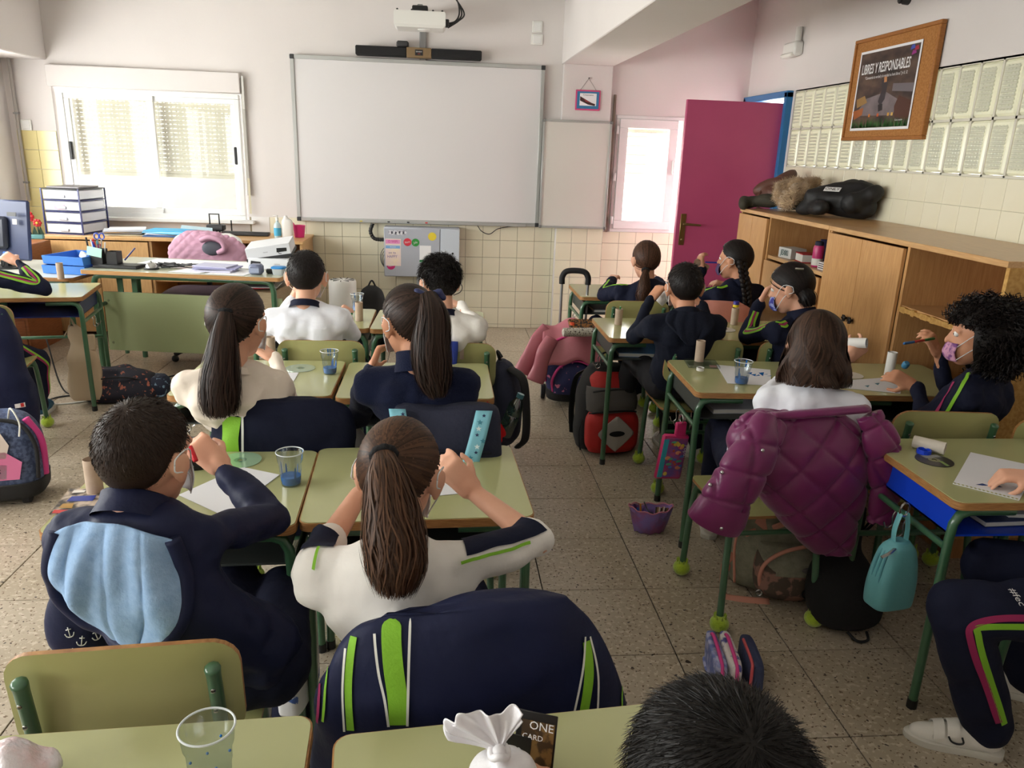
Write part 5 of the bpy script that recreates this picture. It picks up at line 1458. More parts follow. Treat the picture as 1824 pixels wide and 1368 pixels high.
# ---------------------------------------------------- garments
# pale blue lining lying on the boy's back
def back_patch(P, fn, nu, nv, off, m, name, fold=0.0, parent=None, th=.004, phase=0):
    bf, br = P['bf'], P['br']
    U, Vv = np.linspace(0, 1, nu), np.linspace(0, 1, nv); D = np.zeros((nv, nu)); XZ = np.zeros((nv, nu, 2))
    for j_, v in enumerate(Vv):
        for i_, u in enumerate(U):
            x, z = fn(2 * u - 1, v); XZ[j_, i_] = x, z
            h = P['bv'].ray_cast(Vector(V(P['shc'][0], P['shc'][1], 0) + br * x + V(0, 0, z) - bf * .5), Vector(bf))
            D[j_, i_] = h[3] if h[0] is not None else 9
    ref = np.median(D[nv // 3:2 * nv // 3, nu // 3:2 * nu // 3]); D = np.clip(D, ref - .05, ref + .065)
    for _ in range(12):
        Dp = np.pad(D, 1, mode='edge'); D = np.minimum(D, (Dp[:-2, 1:-1] + Dp[2:, 1:-1] + Dp[1:-1, :-2] + Dp[1:-1, 2:]) / 4) if _ < 3 else (Dp[:-2, 1:-1] + Dp[2:, 1:-1] + Dp[1:-1, :-2] + Dp[1:-1, 2:]) / 4
    def pt(u, v):
        i_, j_ = int(round(u * (nu - 1))), int(round(v * (nv - 1))); x, z = XZ[j_, i_]; uu = 2 * u - 1
        f = fold * (math.sin(uu * 11 + phase + 2 * math.sin(v * 3 + uu * 2)) * .6 + math.sin(uu * 5 - v * 4) * .4 - .9 * (1 - abs(math.sin(uu * 5.2 + .9 * v * uu + .4))) ** 3) * math.sin(min(1, max(0, v)) * PI) ** .5
        return V(P['shc'][0], P['shc'][1], 0) + br * x + V(0, 0, z) + bf * (D[j_, i_] - .5 - off - f) - P['o0']
    o = MB().sheet(pt, nu, nv, th).build(name, m, parent or P['top'], smooth=180)
    return o, pt
zt = P1['nb'][2]
def ufn(u, v):
    wdt = (.112 + .022 * math.sin(min(1, v * 1.25) * PI * .6)) * (1 - max(0, v - .62) ** 2 * 2.4)
    return u * wdt - .012, zt + .002 - v * .225 - .022 * u * u * (1 - v) - .03 * (1 - u * u) * (v - .3)
_, bp = back_patch(P1, ufn, 60, 40, .014, M_CHAM, 'hood_lining', .012)
pts = [bp(0, v) for v in np.linspace(0, 1, 14)] + [bp(u, 1) for u in np.linspace(.08, .92, 12)] + [bp(1, v) for v in np.linspace(1, 0, 14)]
MB().tube(spline(pts, 90), .015, 10, flat=.8).build('hood_rim', M_NAVYS, P1['top'], smooth=180)
# hood of the dark sweatshirt
def hfn(u, v):
    return u * (.085 + .03 * math.sin(v * PI)) * (1 - .75 * max(0, v - .45)), P10['nb'][2] + .02 - v * .15 * (1 - .25 * u * u)
back_patch(P10, hfn, 24, 18, .022, M_HOOD, 'hood', .006, th=.012)

# navy tracksuit jacket over the chair in the middle of the foreground
JL = [(.30, .300, .085, .01, -.205), (.40, .318, .095, .01, -.205), (.52, .312, .095, .005, -.20), (.64, .285, .085, .0, -.205), (.74, .242, .068, .0, -.21), (.805, .205, .05, .0, -.215), (.838, .165, .025, .01, -.22)]
t, c, bv, inv = garment('tracksuit_jacket', 'navy tracksuit jacket with lime stripes draped over the chair of the ponytail girl', 'jacket', 'P2', JL, M_NAVYS, .010, 13, 4, n=120)
YJ = 1.05
def J(*q): return [at(a, b, Y=YJ) for a, b in q]
gstripe(bv, inv, t, J((712, 1045), (698, 1110), (700, 1180), (708, 1240), (712, 1300)), .034, M_LIME, 'lime_panel')
gstripe(bv, inv, t, J((733, 1040), (731, 1110), (728, 1190), (727, 1245), (726, 1300)), .0045, M_PIPING, 'piping', .0045)
gstripe(bv, inv, t, J((683, 1055), (668, 1110), (674, 1190), (686, 1245), (694, 1300)), .0045, M_PIPING, 'piping', .0045)
gstripe(bv, inv, t, J((648, 1085), (630, 1140), (622, 1200), (622, 1250), (626, 1310)), .014, M_LIME, 'lime_panel')
gstripe(bv, inv, t, J((640, 1080), (620, 1140), (613, 1200), (612, 1250), (615, 1310)), .004, M_PIPING, 'piping', .0045)
gstripe(bv, inv, t, J((598, 1120), (582, 1165), (572, 1220), (567, 1290)), .006, M_MAGS, 'magenta_line')
gstripe(bv, inv, t, J((606, 1120), (592, 1165), (582, 1220), (576, 1290)), .005, M_LIME, 'lime_line')
gstripe(bv, inv, t, J((1042, 1135), (1048, 1180), (1047, 1220), (1038, 1275)), .018, M_LIME, 'lime_panel')
gstripe(bv, inv, t, J((1040, 1125), (1038, 1180), (1032, 1220), (1020, 1275)), .004, M_PIPING, 'piping', .0045)
gstripe(bv, inv, t, J((1046, 1125), (1060, 1180), (1064, 1220), (1062, 1275)), .004, M_PIPING, 'piping', .0045)
gstripe(bv, inv, t, J((1075, 1115), (1096, 1160), (1105, 1210), (1106, 1265)), .005, M_LIME, 'lime_line')
# jacket behind the girl in beige
JL3 = [(.40, .235, .07, .0, -.20), (.55, .235, .075, .0, -.20), (.68, .225, .065, .0, -.205), (.80, .205, .05, .0, -.215), (.85, .16, .024, -.01, -.225)]
t, c, bv, inv = garment('tracksuit_jacket', 'navy and lime tracksuit jacket on the chair of the girl in beige', 'jacket', 'P3', JL3, M_NAVY, .010, 15, 8)
Y3 = 2.14
gstripe(bv, inv, t, [at(414, 738, Y=Y3), at(412, 760, Y=Y3), at(410, 785, Y=Y3), at(412, 815, Y=Y3)], .055, M_LIME, 'lime_panel')
gstripe(bv, inv, t, [at(433, 738, Y=Y3), at(433, 760, Y=Y3), at(433, 785, Y=Y3), at(433, 815, Y=Y3)], .007, M_PIPING, 'piping', .005)
# long navy coat over the chair at the left edge
JL7 = [(.13, .20, .10, .04, -.22), (.30, .215, .11, .03, -.22), (.50, .215, .10, .02, -.22), (.66, .205, .08, .0, -.215), (.76, .195, .055, 0, -.215), (.795, .16, .025, 0, -.22)]
t, c, bv, inv = garment('long_coat', 'long navy coat with red and white label over the left edge chair', 'coat', 'P7', JL7, M_NAVYS, .010, 14, 12)
lb = gstripe(bv, inv, t, [at(40, 722, Y=3.78), at(50, 745, Y=3.78)], .045, mat('label_white', (232, 226, 224), .6), 'label', .004, 8)
gstripe(bv, inv, t, [at(44, 723, Y=3.78), at(54, 744, Y=3.78)], .014, mat('label_red', (206, 50, 46), .6), 'label_red_band', .0055, 8)
# salmon jacket on the chair of the braid girl
JL9 = [(.36, .24, .08, .05, -.21), (.5, .25, .09, .05, -.21), (.66, .235, .08, .05, -.21), (.76, .20, .055, .05, -.215), (.80, .15, .03, .05, -.22)]
t, c, bv, inv = garment('salmon_jacket', 'salmon pink jacket with a lettered white strap on the chair of the braid girl', 'jacket', 'P9', JL9, mat('salmon_cloth', (206, 138, 124), .8, bump=(60, .2)), .012, 18, 15)
lb = gstripe(bv, inv, t, [at(1290, 560, Y=4.12), at(1265, 575, Y=4.12), at(1240, 592, Y=4.12)], .03, M_PIPING, 'lettered_strap', .006, 16)
for k in range(6):
    p = at(1284 - k * 8, 564 + k * 5, Y=4.12); q, nn, _, _ = bv.find_nearest(Vector(p))
    o = text('LIBERA'[k], .022, np.array(q) + np.array(nn) * .008, V(.8, 0, .45), V(-.45, 0, .8), mat('black_print'), t, 'strap_print'); setv(o.data, inv(mverts(o.data)))
gstripe(bv, inv, t, [at(1243, 545, Y=4.15), at(1240, 565, Y=4.15), at(1236, 585, Y=4.15)], .04, M_LIME, 'lime_edge', .004, 12)

# quilted maroon jacket
M_MAROON = mat('maroon_nylon', (112, 22, 84), .36, spec=.5, sheen=.2, bump=(90, .06))
M_MAROOND = mat('maroon_seam', (64, 12, 46), .6)
def quilt(me, s_, depth, dirs, o=(0, 0, 0), puff=.0065):
    p = mverts(me); nn = mnorms(me); d = np.full(len(p), 9.)
    for k, ph, sp in dirs:
        x = (p @ np.asarray(k) + ph) / sp; f = np.abs(x - np.round(x)) * sp; d = np.minimum(d, f)
    h = puff * (1 - np.exp(-(d / .022) ** 1.4)) - depth * np.exp(-(d / .0045) ** 2)
    setv(me, p + nn * h[:, None])
o, R = chairframe('P12')
t = thing('quilted_jacket', 'maroon quilted padded jacket draped over the chair of the bob haired girl', 'jacket', tuple(o), rad(CHAIRS['P12'][2]))
JLm = [(.30, .07, .06, .19, -.235), (.36, .105, .075, .17, -.235), (.46, .155, .09, .125, -.23), (.58, .205, .095, .065, -.225), (.68, .225, .085, .02, -.22), (.76, .215, .06, .01, -.215), (.805, .17, .028, .0, -.22)]
me = MB().rings(close_rings(loft(JLm, 180, 90))).mesh('body_panel', M_MAROON, 180); rumple(me, .010, 11, 3)
quilt(me, 0, .006, [((.62, 0, .78), .03, .105), ((-.72, 0, .69), .01, .115)])
link('body_panel', me, t)
bvm = bvh_of(me)
def sleeve(name, pts, rs, cuff, seed):
    P = spline(pts, 70); rr = np.interp(np.linspace(0, 1, 70), np.linspace(0, 1, len(rs)), rs)
    mb = MB().tube(P, rr, 56, flat=.55, ref=V(0, 1, 0)); me = mb.mesh(name, M_MAROON, 180); rumple(me, .007, 14, seed)
    ax = nrm(P[-1] - P[0]); sd = nrm(np.cross(ax, V(0, 1, 0)))
    quilt(me, 0, .006, [(tuple(ax * .95 + sd * .3), .02, .10), (tuple(sd * .9 - ax * .44), .0, .10)])
    return link(name, me, t), P
q = lambda px, py, Y: (at(px, py, Y=Y) - o) @ R
sl, Pp_ = sleeve('sleeve', [q(1375, 748, 2.22), q(1350, 800, 2.16), q(1310, 862, 2.14), q(1275, 925, 2.14)], [.056, .074, .082, .090], True, 5)
ax = nrm(Pp_[-1] - Pp_[-8]); 
MB().tube([Pp_[-12] - V(0, .005, 0), Pp_[-4] - V(0, .008, 0), Pp_[-1] + ax * .012], [.088, .096, .098], 40, flat=.56, ref=V(0, 1, 0), cap=False).build('cuff', M_MAROON, sl, smooth=180)
for px, py in ((1279, 834), (1249, 858), (1282, 957), (1372, 800)):
    pp = q(px, py, 2.07); h = BVHTree.FromPolygons([tuple(v) for v in mverts(sl.data).tolist()], [tuple(f.vertices) for f in sl.data.polygons]).find_nearest(Vector(pp))
    cc = np.array(h[0]) + np.array(h[1]) * .006
    MB().ell(cc, .0065, n=10, m=7).build('snap_button', M_METAL, sl, smooth=180)
sleeve('sleeve', [q(1548, 735, 2.24), q(1572, 790, 2.22), q(1580, 870, 2.22), q(1568, 930, 2.22)], [.045, .062, .062, .055], False, 6)
MB().tube(spline([q(1375, 742, 2.24), q(1450, 736, 2.23), q(1545, 728, 2.25)], 20), .022, 12, flat=.6).build('collar', M_MAROON, t, smooth=180)

# teacher's chair with pink quilted jacket
tc = thing('teacher_chair', 'dark office chair behind the teacher\'s desk', 'chair', (-1.80, 6.05, 0), 0)
M_CHD = mat('chair_plum', (62, 46, 56), .8)
MB().rings(close_rings(loft([(.44, .24, .23, 0, -.15, 4), (.50, .25, .24, 0, -.15, 4), (.515, .23, .22, 0, -.15, 4)], 40))).build('seat', M_CHD, tc)
MB().rings(close_rings(loft([(.60, .20, .03, 0, .10, 3), (.75, .27, .035, 0, .13, 3), (.86, .25, .03, 0, .15, 3), (.905, .17, .02, 0, .155, 3)], 48, 20))).build('backrest', M_WHITE, tc)
MB().tube([(0, -.12, .10), (0, -.12, .45)], .025, 12).build('column', M_BLACK, tc)
for k in range(5):
    a = k * 2 * PI / 5 + .3; e_ = V(.27 * math.cos(a), -.12 + .27 * math.sin(a), .06)
    l_ = MB().tube([(0, -.12, .11), e_], .016, 8).build('leg', M_BLACK, tc); MB().ell(e_ - V(0, 0, .032), (.027, .02, .027), n=12, m=8).build('caster', M_BLACK, l_)
MB().tube([(0, .12, .62), (0, .10, .46), (0, 0, .43)], .02, 8).build('back_strut', M_BLACK, tc)
pj_ = thing('pink_jacket', 'pink quilted jacket hung over the teacher\'s chair', 'jacket', (-1.80, 6.05, 0), 0)
me = MB().rings(close_rings(loft([(.55, .27, .07, 0, .11), (.70, .292, .075, 0, .125), (.80, .285, .07, 0, .14), (.88, .225, .05, 0, .15), (.915, .15, .025, 0, .155)], 120, 50))).mesh('cloth', mat('dusty_pink', (196, 150, 172), .75, bump=(90, .1)), 180)
rumple(me, .010, 14, 6); quilt(me, 0, .004, [((.7, 0, .7), 0, .055), ((-.7, 0, .7), 0, .055)], puff=.006); link('cloth', me, pj_)
pts = spline([(-.02, .045, .86), (.05, .035, .885), (.13, .035, .86), (.15, .04, .80), (.10, .05, .77)], 30)
MB().tube(pts, .030, 12, flat=.7).build('collar', mat('dusty_pink'), pj_, smooth=180)
MB().ell((.055, .05, .80), (.075, .02, .055), n=18, m=10).build('lining', mat('grey_lining', (86, 88, 98), .8), pj_)

# ---------------------------------------------------- bags
def add_loft(name, levels, m, parent, n=56, sub=24, rum_=.0, freq=20, seed=0, R=None, o=None):
    me = MB().rings(close_rings(loft(levels, n, sub))).mesh(name, m, 180)
    if rum_: rumple(me, rum_, freq, seed)
    if R is not None: setv(me, mverts(me) @ np.asarray(R).T + (0 if o is None else np.asarray(o)))
    return link(name, me, parent)
def zipline(pts, m, parent, r=.005, name='zip', n=40): return MB().tube(spline(pts, n), r, 6).build(name, m, parent, smooth=180)
# red and grey rucksack
rb = thing('rucksack', 'red and grey rucksack leaning against the desk leg', 'rucksack', (.93, 4.00, 0), rad(8))
M_RED = mat('red_nylon', (186, 38, 36), .6, bump=(120, .15)); M_GREYN = mat('grey_nylon', (92, 88, 86), .7, bump=(120, .15)); M_PALE = mat('pale_nylon', (176, 170, 164), .6, bump=(120, .1)); M_BLK = mat('black_nylon', (20, 20, 23), .7, bump=(120, .15))
add_loft('body', [(.01, .155, .11, 0, .02, 3.2), (.10, .17, .13, 0, .02, 3), (.28, .165, .13, 0, .03, 3), (.40, .14, .11, 0, .04, 2.6), (.47, .09, .06, 0, .06, 2.4)], M_BLK, rb, rum_=.006, seed=1)
add_loft('front_pocket', [(.03, .13, .05, 0, -.10, 3), (.08, .15, .065, 0, -.105, 3), (.20, .15, .06, 0, -.10, 3), (.265, .12, .04, 0, -.09, 2.6)], M_RED, rb, rum_=.004, seed=2)
MB().sheet(lambda u, v: V((u - .5) * .21 * (1 - abs(2 * v - 1) ** 1.2 * .95), -.181 + .02 * abs(u - .5), .045 + .20 * v), 16, 16, .004).build('diamond_panel', M_PALE, rb, smooth=180)
MB().ell((0, -.186, .15), (.045, .006, .016), n=18, m=8).build('badge', M_BLK, rb)
add_loft('upper_panel', [(.255, .15, .10, 0, -.045, 3), (.31, .15, .105, 0, -.04, 3), (.38, .135, .09, 0, -.02, 2.8)], M_GREYN, rb, rum_=.004, seed=3)
add_loft('top_flap', [(.375, .12, .085, 0, -.01, 3), (.42, .115, .085, 0, .01, 2.8), (.455, .08, .055, 0, .02, 2.6)], M_RED, rb, rum_=.003)
for z_, r_ in ((.262, .135), (.385, .12)): zipline([(-r_, -.10, z_ - .02), (-r_ * .7, -.145, z_), (0, -.158, z_ + .008), (r_ * .7, -.145, z_), (r_, -.10, z_ - .02)], M_BLK, rb)
MB().tube(spline([(-.03, .06, .46), (-.02, .07, .53), (.02, .07, .53), (.03, .06, .46)], 16), .012, 8, flat=.4).build('handle', M_BLK, rb)
for sx in (-1, 1): MB().tube(spline([(sx * .07, .12, .44), (sx * .12, .20, .36), (sx * .14, .20, .18), (sx * .15, .13, .05)], 20), .026, 8, flat=.25).build('strap', M_BLK, rb)
for k in range(2): MB().tube(spline([(-.155, -.05, .20), (-.175, -.06, .12), (-.165, -.07, .02)], 10), .006, 6, flat=.4).build('cord', M_BLK, rb)
# pink and navy trolley rucksack
tr = thing('trolley_rucksack', 'navy and pink wheeled rucksack with its grey pull handle up', 'rucksack', (.865, 4.82, 0), rad(-6))
M_NVP = mat('navy_print', (36, 40, 88), .7, noise=(26, .60, .64), col2=(214, 120, 160)); M_PNK = mat('pink_trim', (214, 64, 140), .6); M_PNKD = mat('pink_mesh', (206, 70, 150), .8, noise=(120, .45, .55), col2=(150, 40, 110))
add_loft('base', [(.03, .13, .10, 0, 0, 3.5), (.05, .16, .125, 0, 0, 3.5), (.11, .165, .13, 0, 0, 3.5)], M_BLK, tr)
add_loft('body', [(.09, .165, .12, 0, 0, 3), (.22, .18, .13, 0, 0, 3), (.36, .17, .125, 0, .0, 2.8), (.45, .13, .10, 0, .02, 2.6), (.49, .07, .05, 0, .03, 2.4)], M_NVP, tr, rum_=.006, seed=4)
add_loft('front_pocket', [(.10, .14, .05, .02, -.115, 3), (.18, .15, .06, .02, -.125, 3), (.27, .12, .05, .02, -.115, 2.6), (.31, .07, .03, .02, -.10, 2.4)], M_NVP, tr, rum_=.004, seed=5)
zipline([(-.12, -.13, .11), (-.13, -.17, .20), (-.08, -.17, .29), (.02, -.15, .325), (.12, -.17, .29), (.165, -.165, .20), (.15, -.13, .11)], M_PNK, tr, .009)
zipline([(-.17, -.07, .16), (-.18, -.09, .30), (-.14, -.10, .42), (0, -.09, .475), (.14, -.09, .42), (.18, -.09, .30), (.17, -.07, .16)], M_PNK, tr, .009)
add_loft('side_net', [(.22, .02, .09, -.178, 0, 2.4), (.32, .022, .10, -.178, 0, 2.4), (.40, .02, .09, -.165, 0, 2.4)], M_PNKD, tr)
for sx in (-1, 1):
    wl = MB().lathe([(.045, -.014), (.05, -.01), (.05, .01), (.045, .014)], 24, roty(PI / 2), (sx * .178, .06, .05)).build('wheel', M_BLK, tr)
    MB().lathe([(.034, -.017), (.034, .017)], 18, roty(PI / 2), (sx * .178, .06, .05)).build('hub', M_PALE, wl)
    MB().tube([(sx * .085, .13, .12), (sx * .085, .13, .80)], .009, 10).build('handle_tube', mat('grey_aluminium'), tr)
    MB().tube([(sx * .085, .13, .38), (sx * .085, .13, .50)], .017, 10).build('handle_sleeve', M_BLK, tr)
MB().tube(spline([(-.085, .13, .77), (-.083, .13, .82), (-.05, .13, .855), (.05, .13, .855), (.083, .13, .82), (.085, .13, .77)], 30), .019, 12).build('grip', M_BLK, tr, smooth=180)
# dusky pink coat over it
pkc = thing('pink_coat', 'shiny dusky pink coat thrown over the wheeled rucksack', 'coat', (.865, 4.82, 0), rad(-6))
M_PKC = mat('dusky_pink_nylon', (190, 112, 124), .38, spec=.5, bump=(40, .15))
def coatf(u, v):
    x = -.20 + u * .42; k = abs(v - .5) * 2
    z = .525 - .02 * math.cos(u * 6) - .22 * k ** 1.8 - .05 * (u - .5) ** 2; y = (v - .5) * .34
    return V(x, y, z + .012 * math.sin(u * 14 + v * 4) + .008 * math.sin(v * 16))
MB().sheet(lambda u, v: coatf(u, v), 40, 40, -.012).build('cloth', M_PKC, pkc, smooth=180)
for k, pts in enumerate(([(-.17, -.02, .50), (-.24, -.06, .42), (-.28, -.08, .32), (-.33, -.10, .22)], [(-.14, -.12, .46), (-.19, -.16, .37), (-.21, -.17, .27), (-.24, -.18, .19)])):
    me = MB().tube(spline(pts, 30), np.linspace(.044, .054, 30), 24, flat=.5, ref=V(0, 1, 0)).mesh('sleeve', M_PKC, 180); rumple(me, .008, 26, 7 + k); link('sleeve', me, pkc)
lp = thing('dotted_pencil_case', 'rolled pale pencil case with dots lying on the pink coat', 'pencil case', (.865, 4.66, .515), rad(4))
MB().tube([(-.10, 0, 0), (-.095, 0, 0), (.095, 0, .0), (.10, 0, 0)], [.018, .028, .028, .018], 18).build('roll', mat('dotted_cloth', (206, 200, 186), .8, noise=(130, .56, .60), col2=(70, 50, 50)), lp)
lp2 = thing('patterned_pouch', 'flat dark patterned pouch with an orange corner on the pink coat', 'pouch', (.90, 4.76, .535), rad(4))
MB().box((0, 0, .008), (.16, .09, .022), R=rotx(.5), b=.006).build('pouch', mat('pouch_print', (44, 38, 32), .7, noise=(70, .45, .55), col2=(150, 100, 50)), lp2)
MB().box((-.06, -.012, .012), (.03, .03, .02), R=rotx(.5), b=.006).build('orange_corner', mat('orange_plastic', (220, 80, 40), .4), lp2)
# khaki rucksack
kb = thing('rucksack', 'khaki rucksack with pale pink zips and straps under the maroon jacket', 'rucksack', tuple(at(1392, 1062, z=0) + V(.0, .07, 0)), rad(-4))
M_KH = mat('khaki_denim', (146, 144, 124), .85, noise=(40, .3, .7), col2=(124, 122, 104), bump=(160, .25)); M_PPK = mat('pale_pink_webbing', (206, 142, 122), .7); M_KP = mat('khaki_print', (84, 72, 62), .8, noise=(24, .5, .58), col2=(150, 110, 96))
add_loft('body', [(.015, .165, .10, 0, .03, 3), (.08, .185, .125, 0, .03, 3), (.25, .185, .125, -.01, .05, 2.8), (.36, .15, .10, -.02, .07, 2.6), (.43, .09, .06, -.03, .09, 2.4)], M_KH, kb, rum_=.010, freq=18, seed=8)
add_loft('front_pocket', [(.02, .135, .055, .03, -.075, 3), (.07, .15, .075, .03, -.085, 3), (.15, .15, .07, .03, -.08, 2.8), (.20, .135, .045, .03, -.06, 2.6)], M_KP, kb, rum_=.006, seed=9)
add_loft('pocket_flap', [(.135, .15, .082, .03, -.078, 3), (.18, .145, .07, .03, -.072, 2.8), (.225, .13, .045, .03, -.055, 2.6)], M_KH, kb, rum_=.005, seed=10)
zipline([(-.10, -.12, .06), (-.115, -.13, .12), (-.10, -.135, .18), (-.04, -.135, .225), (.05, -.125, .245), (.15, -.10, .25)], M_PPK, kb, .008)
zipline([(-.18, -.06, .05), (-.19, -.04, .2), (-.16, -.02, .32), (-.12, .0, .38)], M_PPK, kb, .005)
MB().ell((.05, -.162, .165), (.026, .005, .012), n=16, m=8).build('badge', M_GREYN, kb)
MB().tube([V(.07 + .035 * math.cos(a), -.172, .075 + .022 * math.sin(a)) for a in np.linspace(0.6, 5.6, 18)], .0035, 6).build('emblem', M_BLK, kb)
MB().tube(spline([(.05, -.172, .07), (.075, -.172, .083), (.10, -.17, .07)], 8), .003, 6).build('emblem', M_BLK, kb)
for z_, x_ in ((.27, -.15), (.30, -.05)): MB().box((x_, -.075, z_), (.045, .012, .022), R=roty(-.4), b=.004).build('tab', M_PPK, kb)
MB().sheet(lambda u, v: V(-.13 + .05 * u + .03 * v, -.055 + .02 * v, .30 + .09 * v - .04 * u), 5, 8, .004).build('bow', M_PPK, kb, smooth=180)
MB().tube(spline([(-.08, .02, .40), (-.07, -.01, .46), (-.03, -.01, .47), (-.01, .02, .42)], 20), .010, 8, flat=.4).build('handle', M_PPK, kb)
MB().tube(spline([(-.19, -.04, .16), (-.225, -.06, .12), (-.23, -.08, .05), (-.225, -.09, .008), (-.15, -.11, .006), (-.06, -.12, .006)], 30), .014, 8, flat=.22, ref=V(0, 1, 0)).build('strap', M_PPK, kb, smooth=180)
MB().box((-.222, -.062, .115), (.035, .012, .03), b=.004).build('buckle', mat('pink_buckle', (190, 110, 100), .4), kb)
MB().tube([V(-.112 + .012 * math.cos(a), -.137, .055 + .012 * math.sin(a)) for a in np.linspace(0, 2 * PI, 16, endpoint=False)], .003, 6, loop=True).build('ring', M_METAL, kb)
# black bag
bb = thing('black_sports_bag', 'limp black bag lying on the floor below the turquoise pouch', 'bag', tuple(at(1508, 1135, z=0) + V(.02, .10, 0)), 0)
add_loft('body', [(.012, .10, .085, 0, 0, 2.5), (.05, .135, .11, 0, 0, 2.4), (.13, .14, .10, -.005, .01, 2.2), (.21, .10, .07, -.01, .03, 2.2), (.28, .05, .04, .0, .05, 2), (.42, .03, .025, .03, .06, 2)], mat('matt_black_cloth', (15, 15, 17), .9, bump=(60, .2)), bb, rum_=.014, freq=16, seed=11)
MB().tube(spline([(-.02, -.10, .02), (-.0, -.135, .008), (.04, -.13, .008), (.05, -.10, .02)], 16), .005, 6).build('strap_loop', M_BLK, bb)
for k in range(2): MB().tube(spline([(.02, .04, .30), (.06 + .02 * k, .02, .38), (.10 + .02 * k, .03, .46), (.13, .04, .52)], 16), .009, 6, flat=.4).build('strap', M_BLK, bb)
# turquoise pouch hanging from the blue tray desk
tp_ = thing('turquoise_pouch', 'turquoise zipped pouch hanging from the hook of the blue tray desk', 'pouch', tuple(at(1580, 1075, Y=1.99)), rad(10))
M_TQ = mat('turquoise_vinyl', (104, 172, 178), .45, bump=(90, .08))
add_loft('body', [(0, .058, .035, 0, 0, 4), (.012, .068, .044, 0, 0, 4), (.10, .066, .046, 0, 0, 3.6), (.19, .052, .040, 0, 0, 3), (.225, .03, .022, 0, 0, 2.6)], M_TQ, tp_, rum_=.003, seed=12)
for k in range(3): zipline([(-.058, -.02 + k * .016, .01), (-.066, -.02 + k * .016, .10), (-.055, -.018 + k * .014, .18), (-.02, -.012 + k * .01, .222)], mat('turquoise_dark', (80, 146, 156), .5), tp_, .0035)
MB().tube(spline([(-.02, 0, .20), (-.028, 0, .26), (-.018, 0, .315)], 14), .010, 8, flat=.3).build('loop', M_TQ, tp_)
MB().tube(spline([(.022, 0, .20), (.02, 0, .26), (.008, 0, .315)], 14), .010, 8, flat=.3).build('loop', M_TQ, tp_)
MB().tube(spline([(-.03, -.02, .21), (-.06, -.03, .20), (-.085, -.03, .19)], 8), .006, 6, flat=.5).build('zip_pull', M_METAL, tp_)
MB().tube([V(-.005 + .016 * math.cos(a), 0, .325 + .022 * math.sin(a)) for a in np.linspace(0, 2 * PI, 20, endpoint=False)], .0032, 6, loop=True).build('ring', M_METAL, tp_)
# pink zip pouch hanging from the middle right desk
pz = thing('pink_zip_pouch', 'flat pink and turquoise zip pouch hanging from the desk side', 'pouch', tuple(at(1192, 852, Y=2.93)), rad(12))
M_PKP = mat('hot_pink', (214, 50, 116), .5)
MB().box((0, 0, .10), (.125, .02, .20), R=roty(.12), b=.008).build('body', M_PKP, pz)
MB().box((.004, -.011, .098), (.100, .003, .175), R=roty(.12), b=.001).build('front', mat('pouch_art', (120, 86, 160), .5, noise=(30, .42, .62), col2=(180, 80, 130)), pz)
for k in range(26):
    r = np.random.default_rng(k); c = [(210, 90, 60), (230, 200, 80), (90, 180, 140), (190, 60, 120), (80, 120, 200), (230, 150, 110)][k % 6]
    x, z = r.uniform(-.035, .045), r.uniform(.03, .17)
    MB().ell((x + (z - .1) * .12, -.0135, z), (.006 + .004 * (k % 3), .0012, .006 + .003 * (k % 2)), n=8, m=5).build('printed_dot', mat('dot_%d' % (k % 6), c, .6), pz)
MB().box((-.046, -.0125, .10), (.022, .002, .17), R=roty(.12)).build('turquoise_band', mat('turq_print', (60, 170, 190), .5), pz)
text('Pops!', .026, V(.055, -.0145, .125), (0, 0, -1), (1, 0, 0), mat('white_print'), pz, 'pouch_print')
MB().box((.03, 0, .22), (.05, .018, .065), b=.005).build('strap', M_PKP, pz)
MB().tube([V(.03, .013 * math.cos(a), .265 + .018 * math.sin(a)) for a in np.linspace(0, 2 * PI, 16, endpoint=False)], .003, 6, loop=True).build('ring', M_METAL, pz)
# open purple pencil case on the floor
pp_ = thing('open_pencil_case', 'open purple and pink pencil case standing on the floor', 'pencil case', tuple(at(1160, 955, z=0) + V(0, .045, 0)), rad(-3))
M_PUR = mat('purple_glitter', (128, 104, 170), .5, noise=(16, .4, .6), col2=(150, 84, 130), bump=(200, .15))
th = np.linspace(0, 2 * PI, 48, endpoint=False)
def pr_(a, b, z, k=0): return np.stack([a * np.cos(th), b * np.sin(th) * (1 - .35 * np.cos(th) ** 6), z + k * np.cos(2 * th) + .004 * np.sin(9 * th)], 1)
me = MB().rings([pr_(.05, .022, .004), pr_(.066, .034, .006), pr_(.078, .045, .05), pr_(.098, .05, .115, .008), pr_(.096, .048, .116, .008), pr_(.074, .040, .05), pr_(.060, .028, .02)]).mesh('body', M_PUR, 180); rumple(me, .004, 40, 3); link('body', me, pp_)
MB().tube([q + V(0, 0, .002) for q in pr_(.098, .05, .117, .008)], .003, 6, loop=True).build('zip', mat('pink_zip', (196, 120, 140), .5), pp_)
MB().tube(spline([(.0, -.05, .11), (-.01, 0, .10), (-.02, .05, .118)], 12), .003, 6).build('divider', M_DARK, pp_)
MB().tube([(-.035, .0, .03), (-.045, .01, .128)], .004, 8).build('orange_pencil', mat('orange_pencil', (226, 146, 40), .5), pp_)
MB().tube([(-.06, .0, .03), (-.055, .01, .11)], .004, 8).build('blue_pen', mat('blue_pen', (40, 90, 170), .5), pp_)
for k in range(8): MB().tube([(.02 + k * .006, -.02 + .004 * k, .05), (.03 + k * .007, .02 - .003 * (k % 4), .108 + .002 * (k % 3))], .004, 6).build('crayon', mat('crayon_%d' % (k % 3), ((60, 48, 40), (150, 110, 70), (200, 190, 170))[k % 3], .6), pp_)
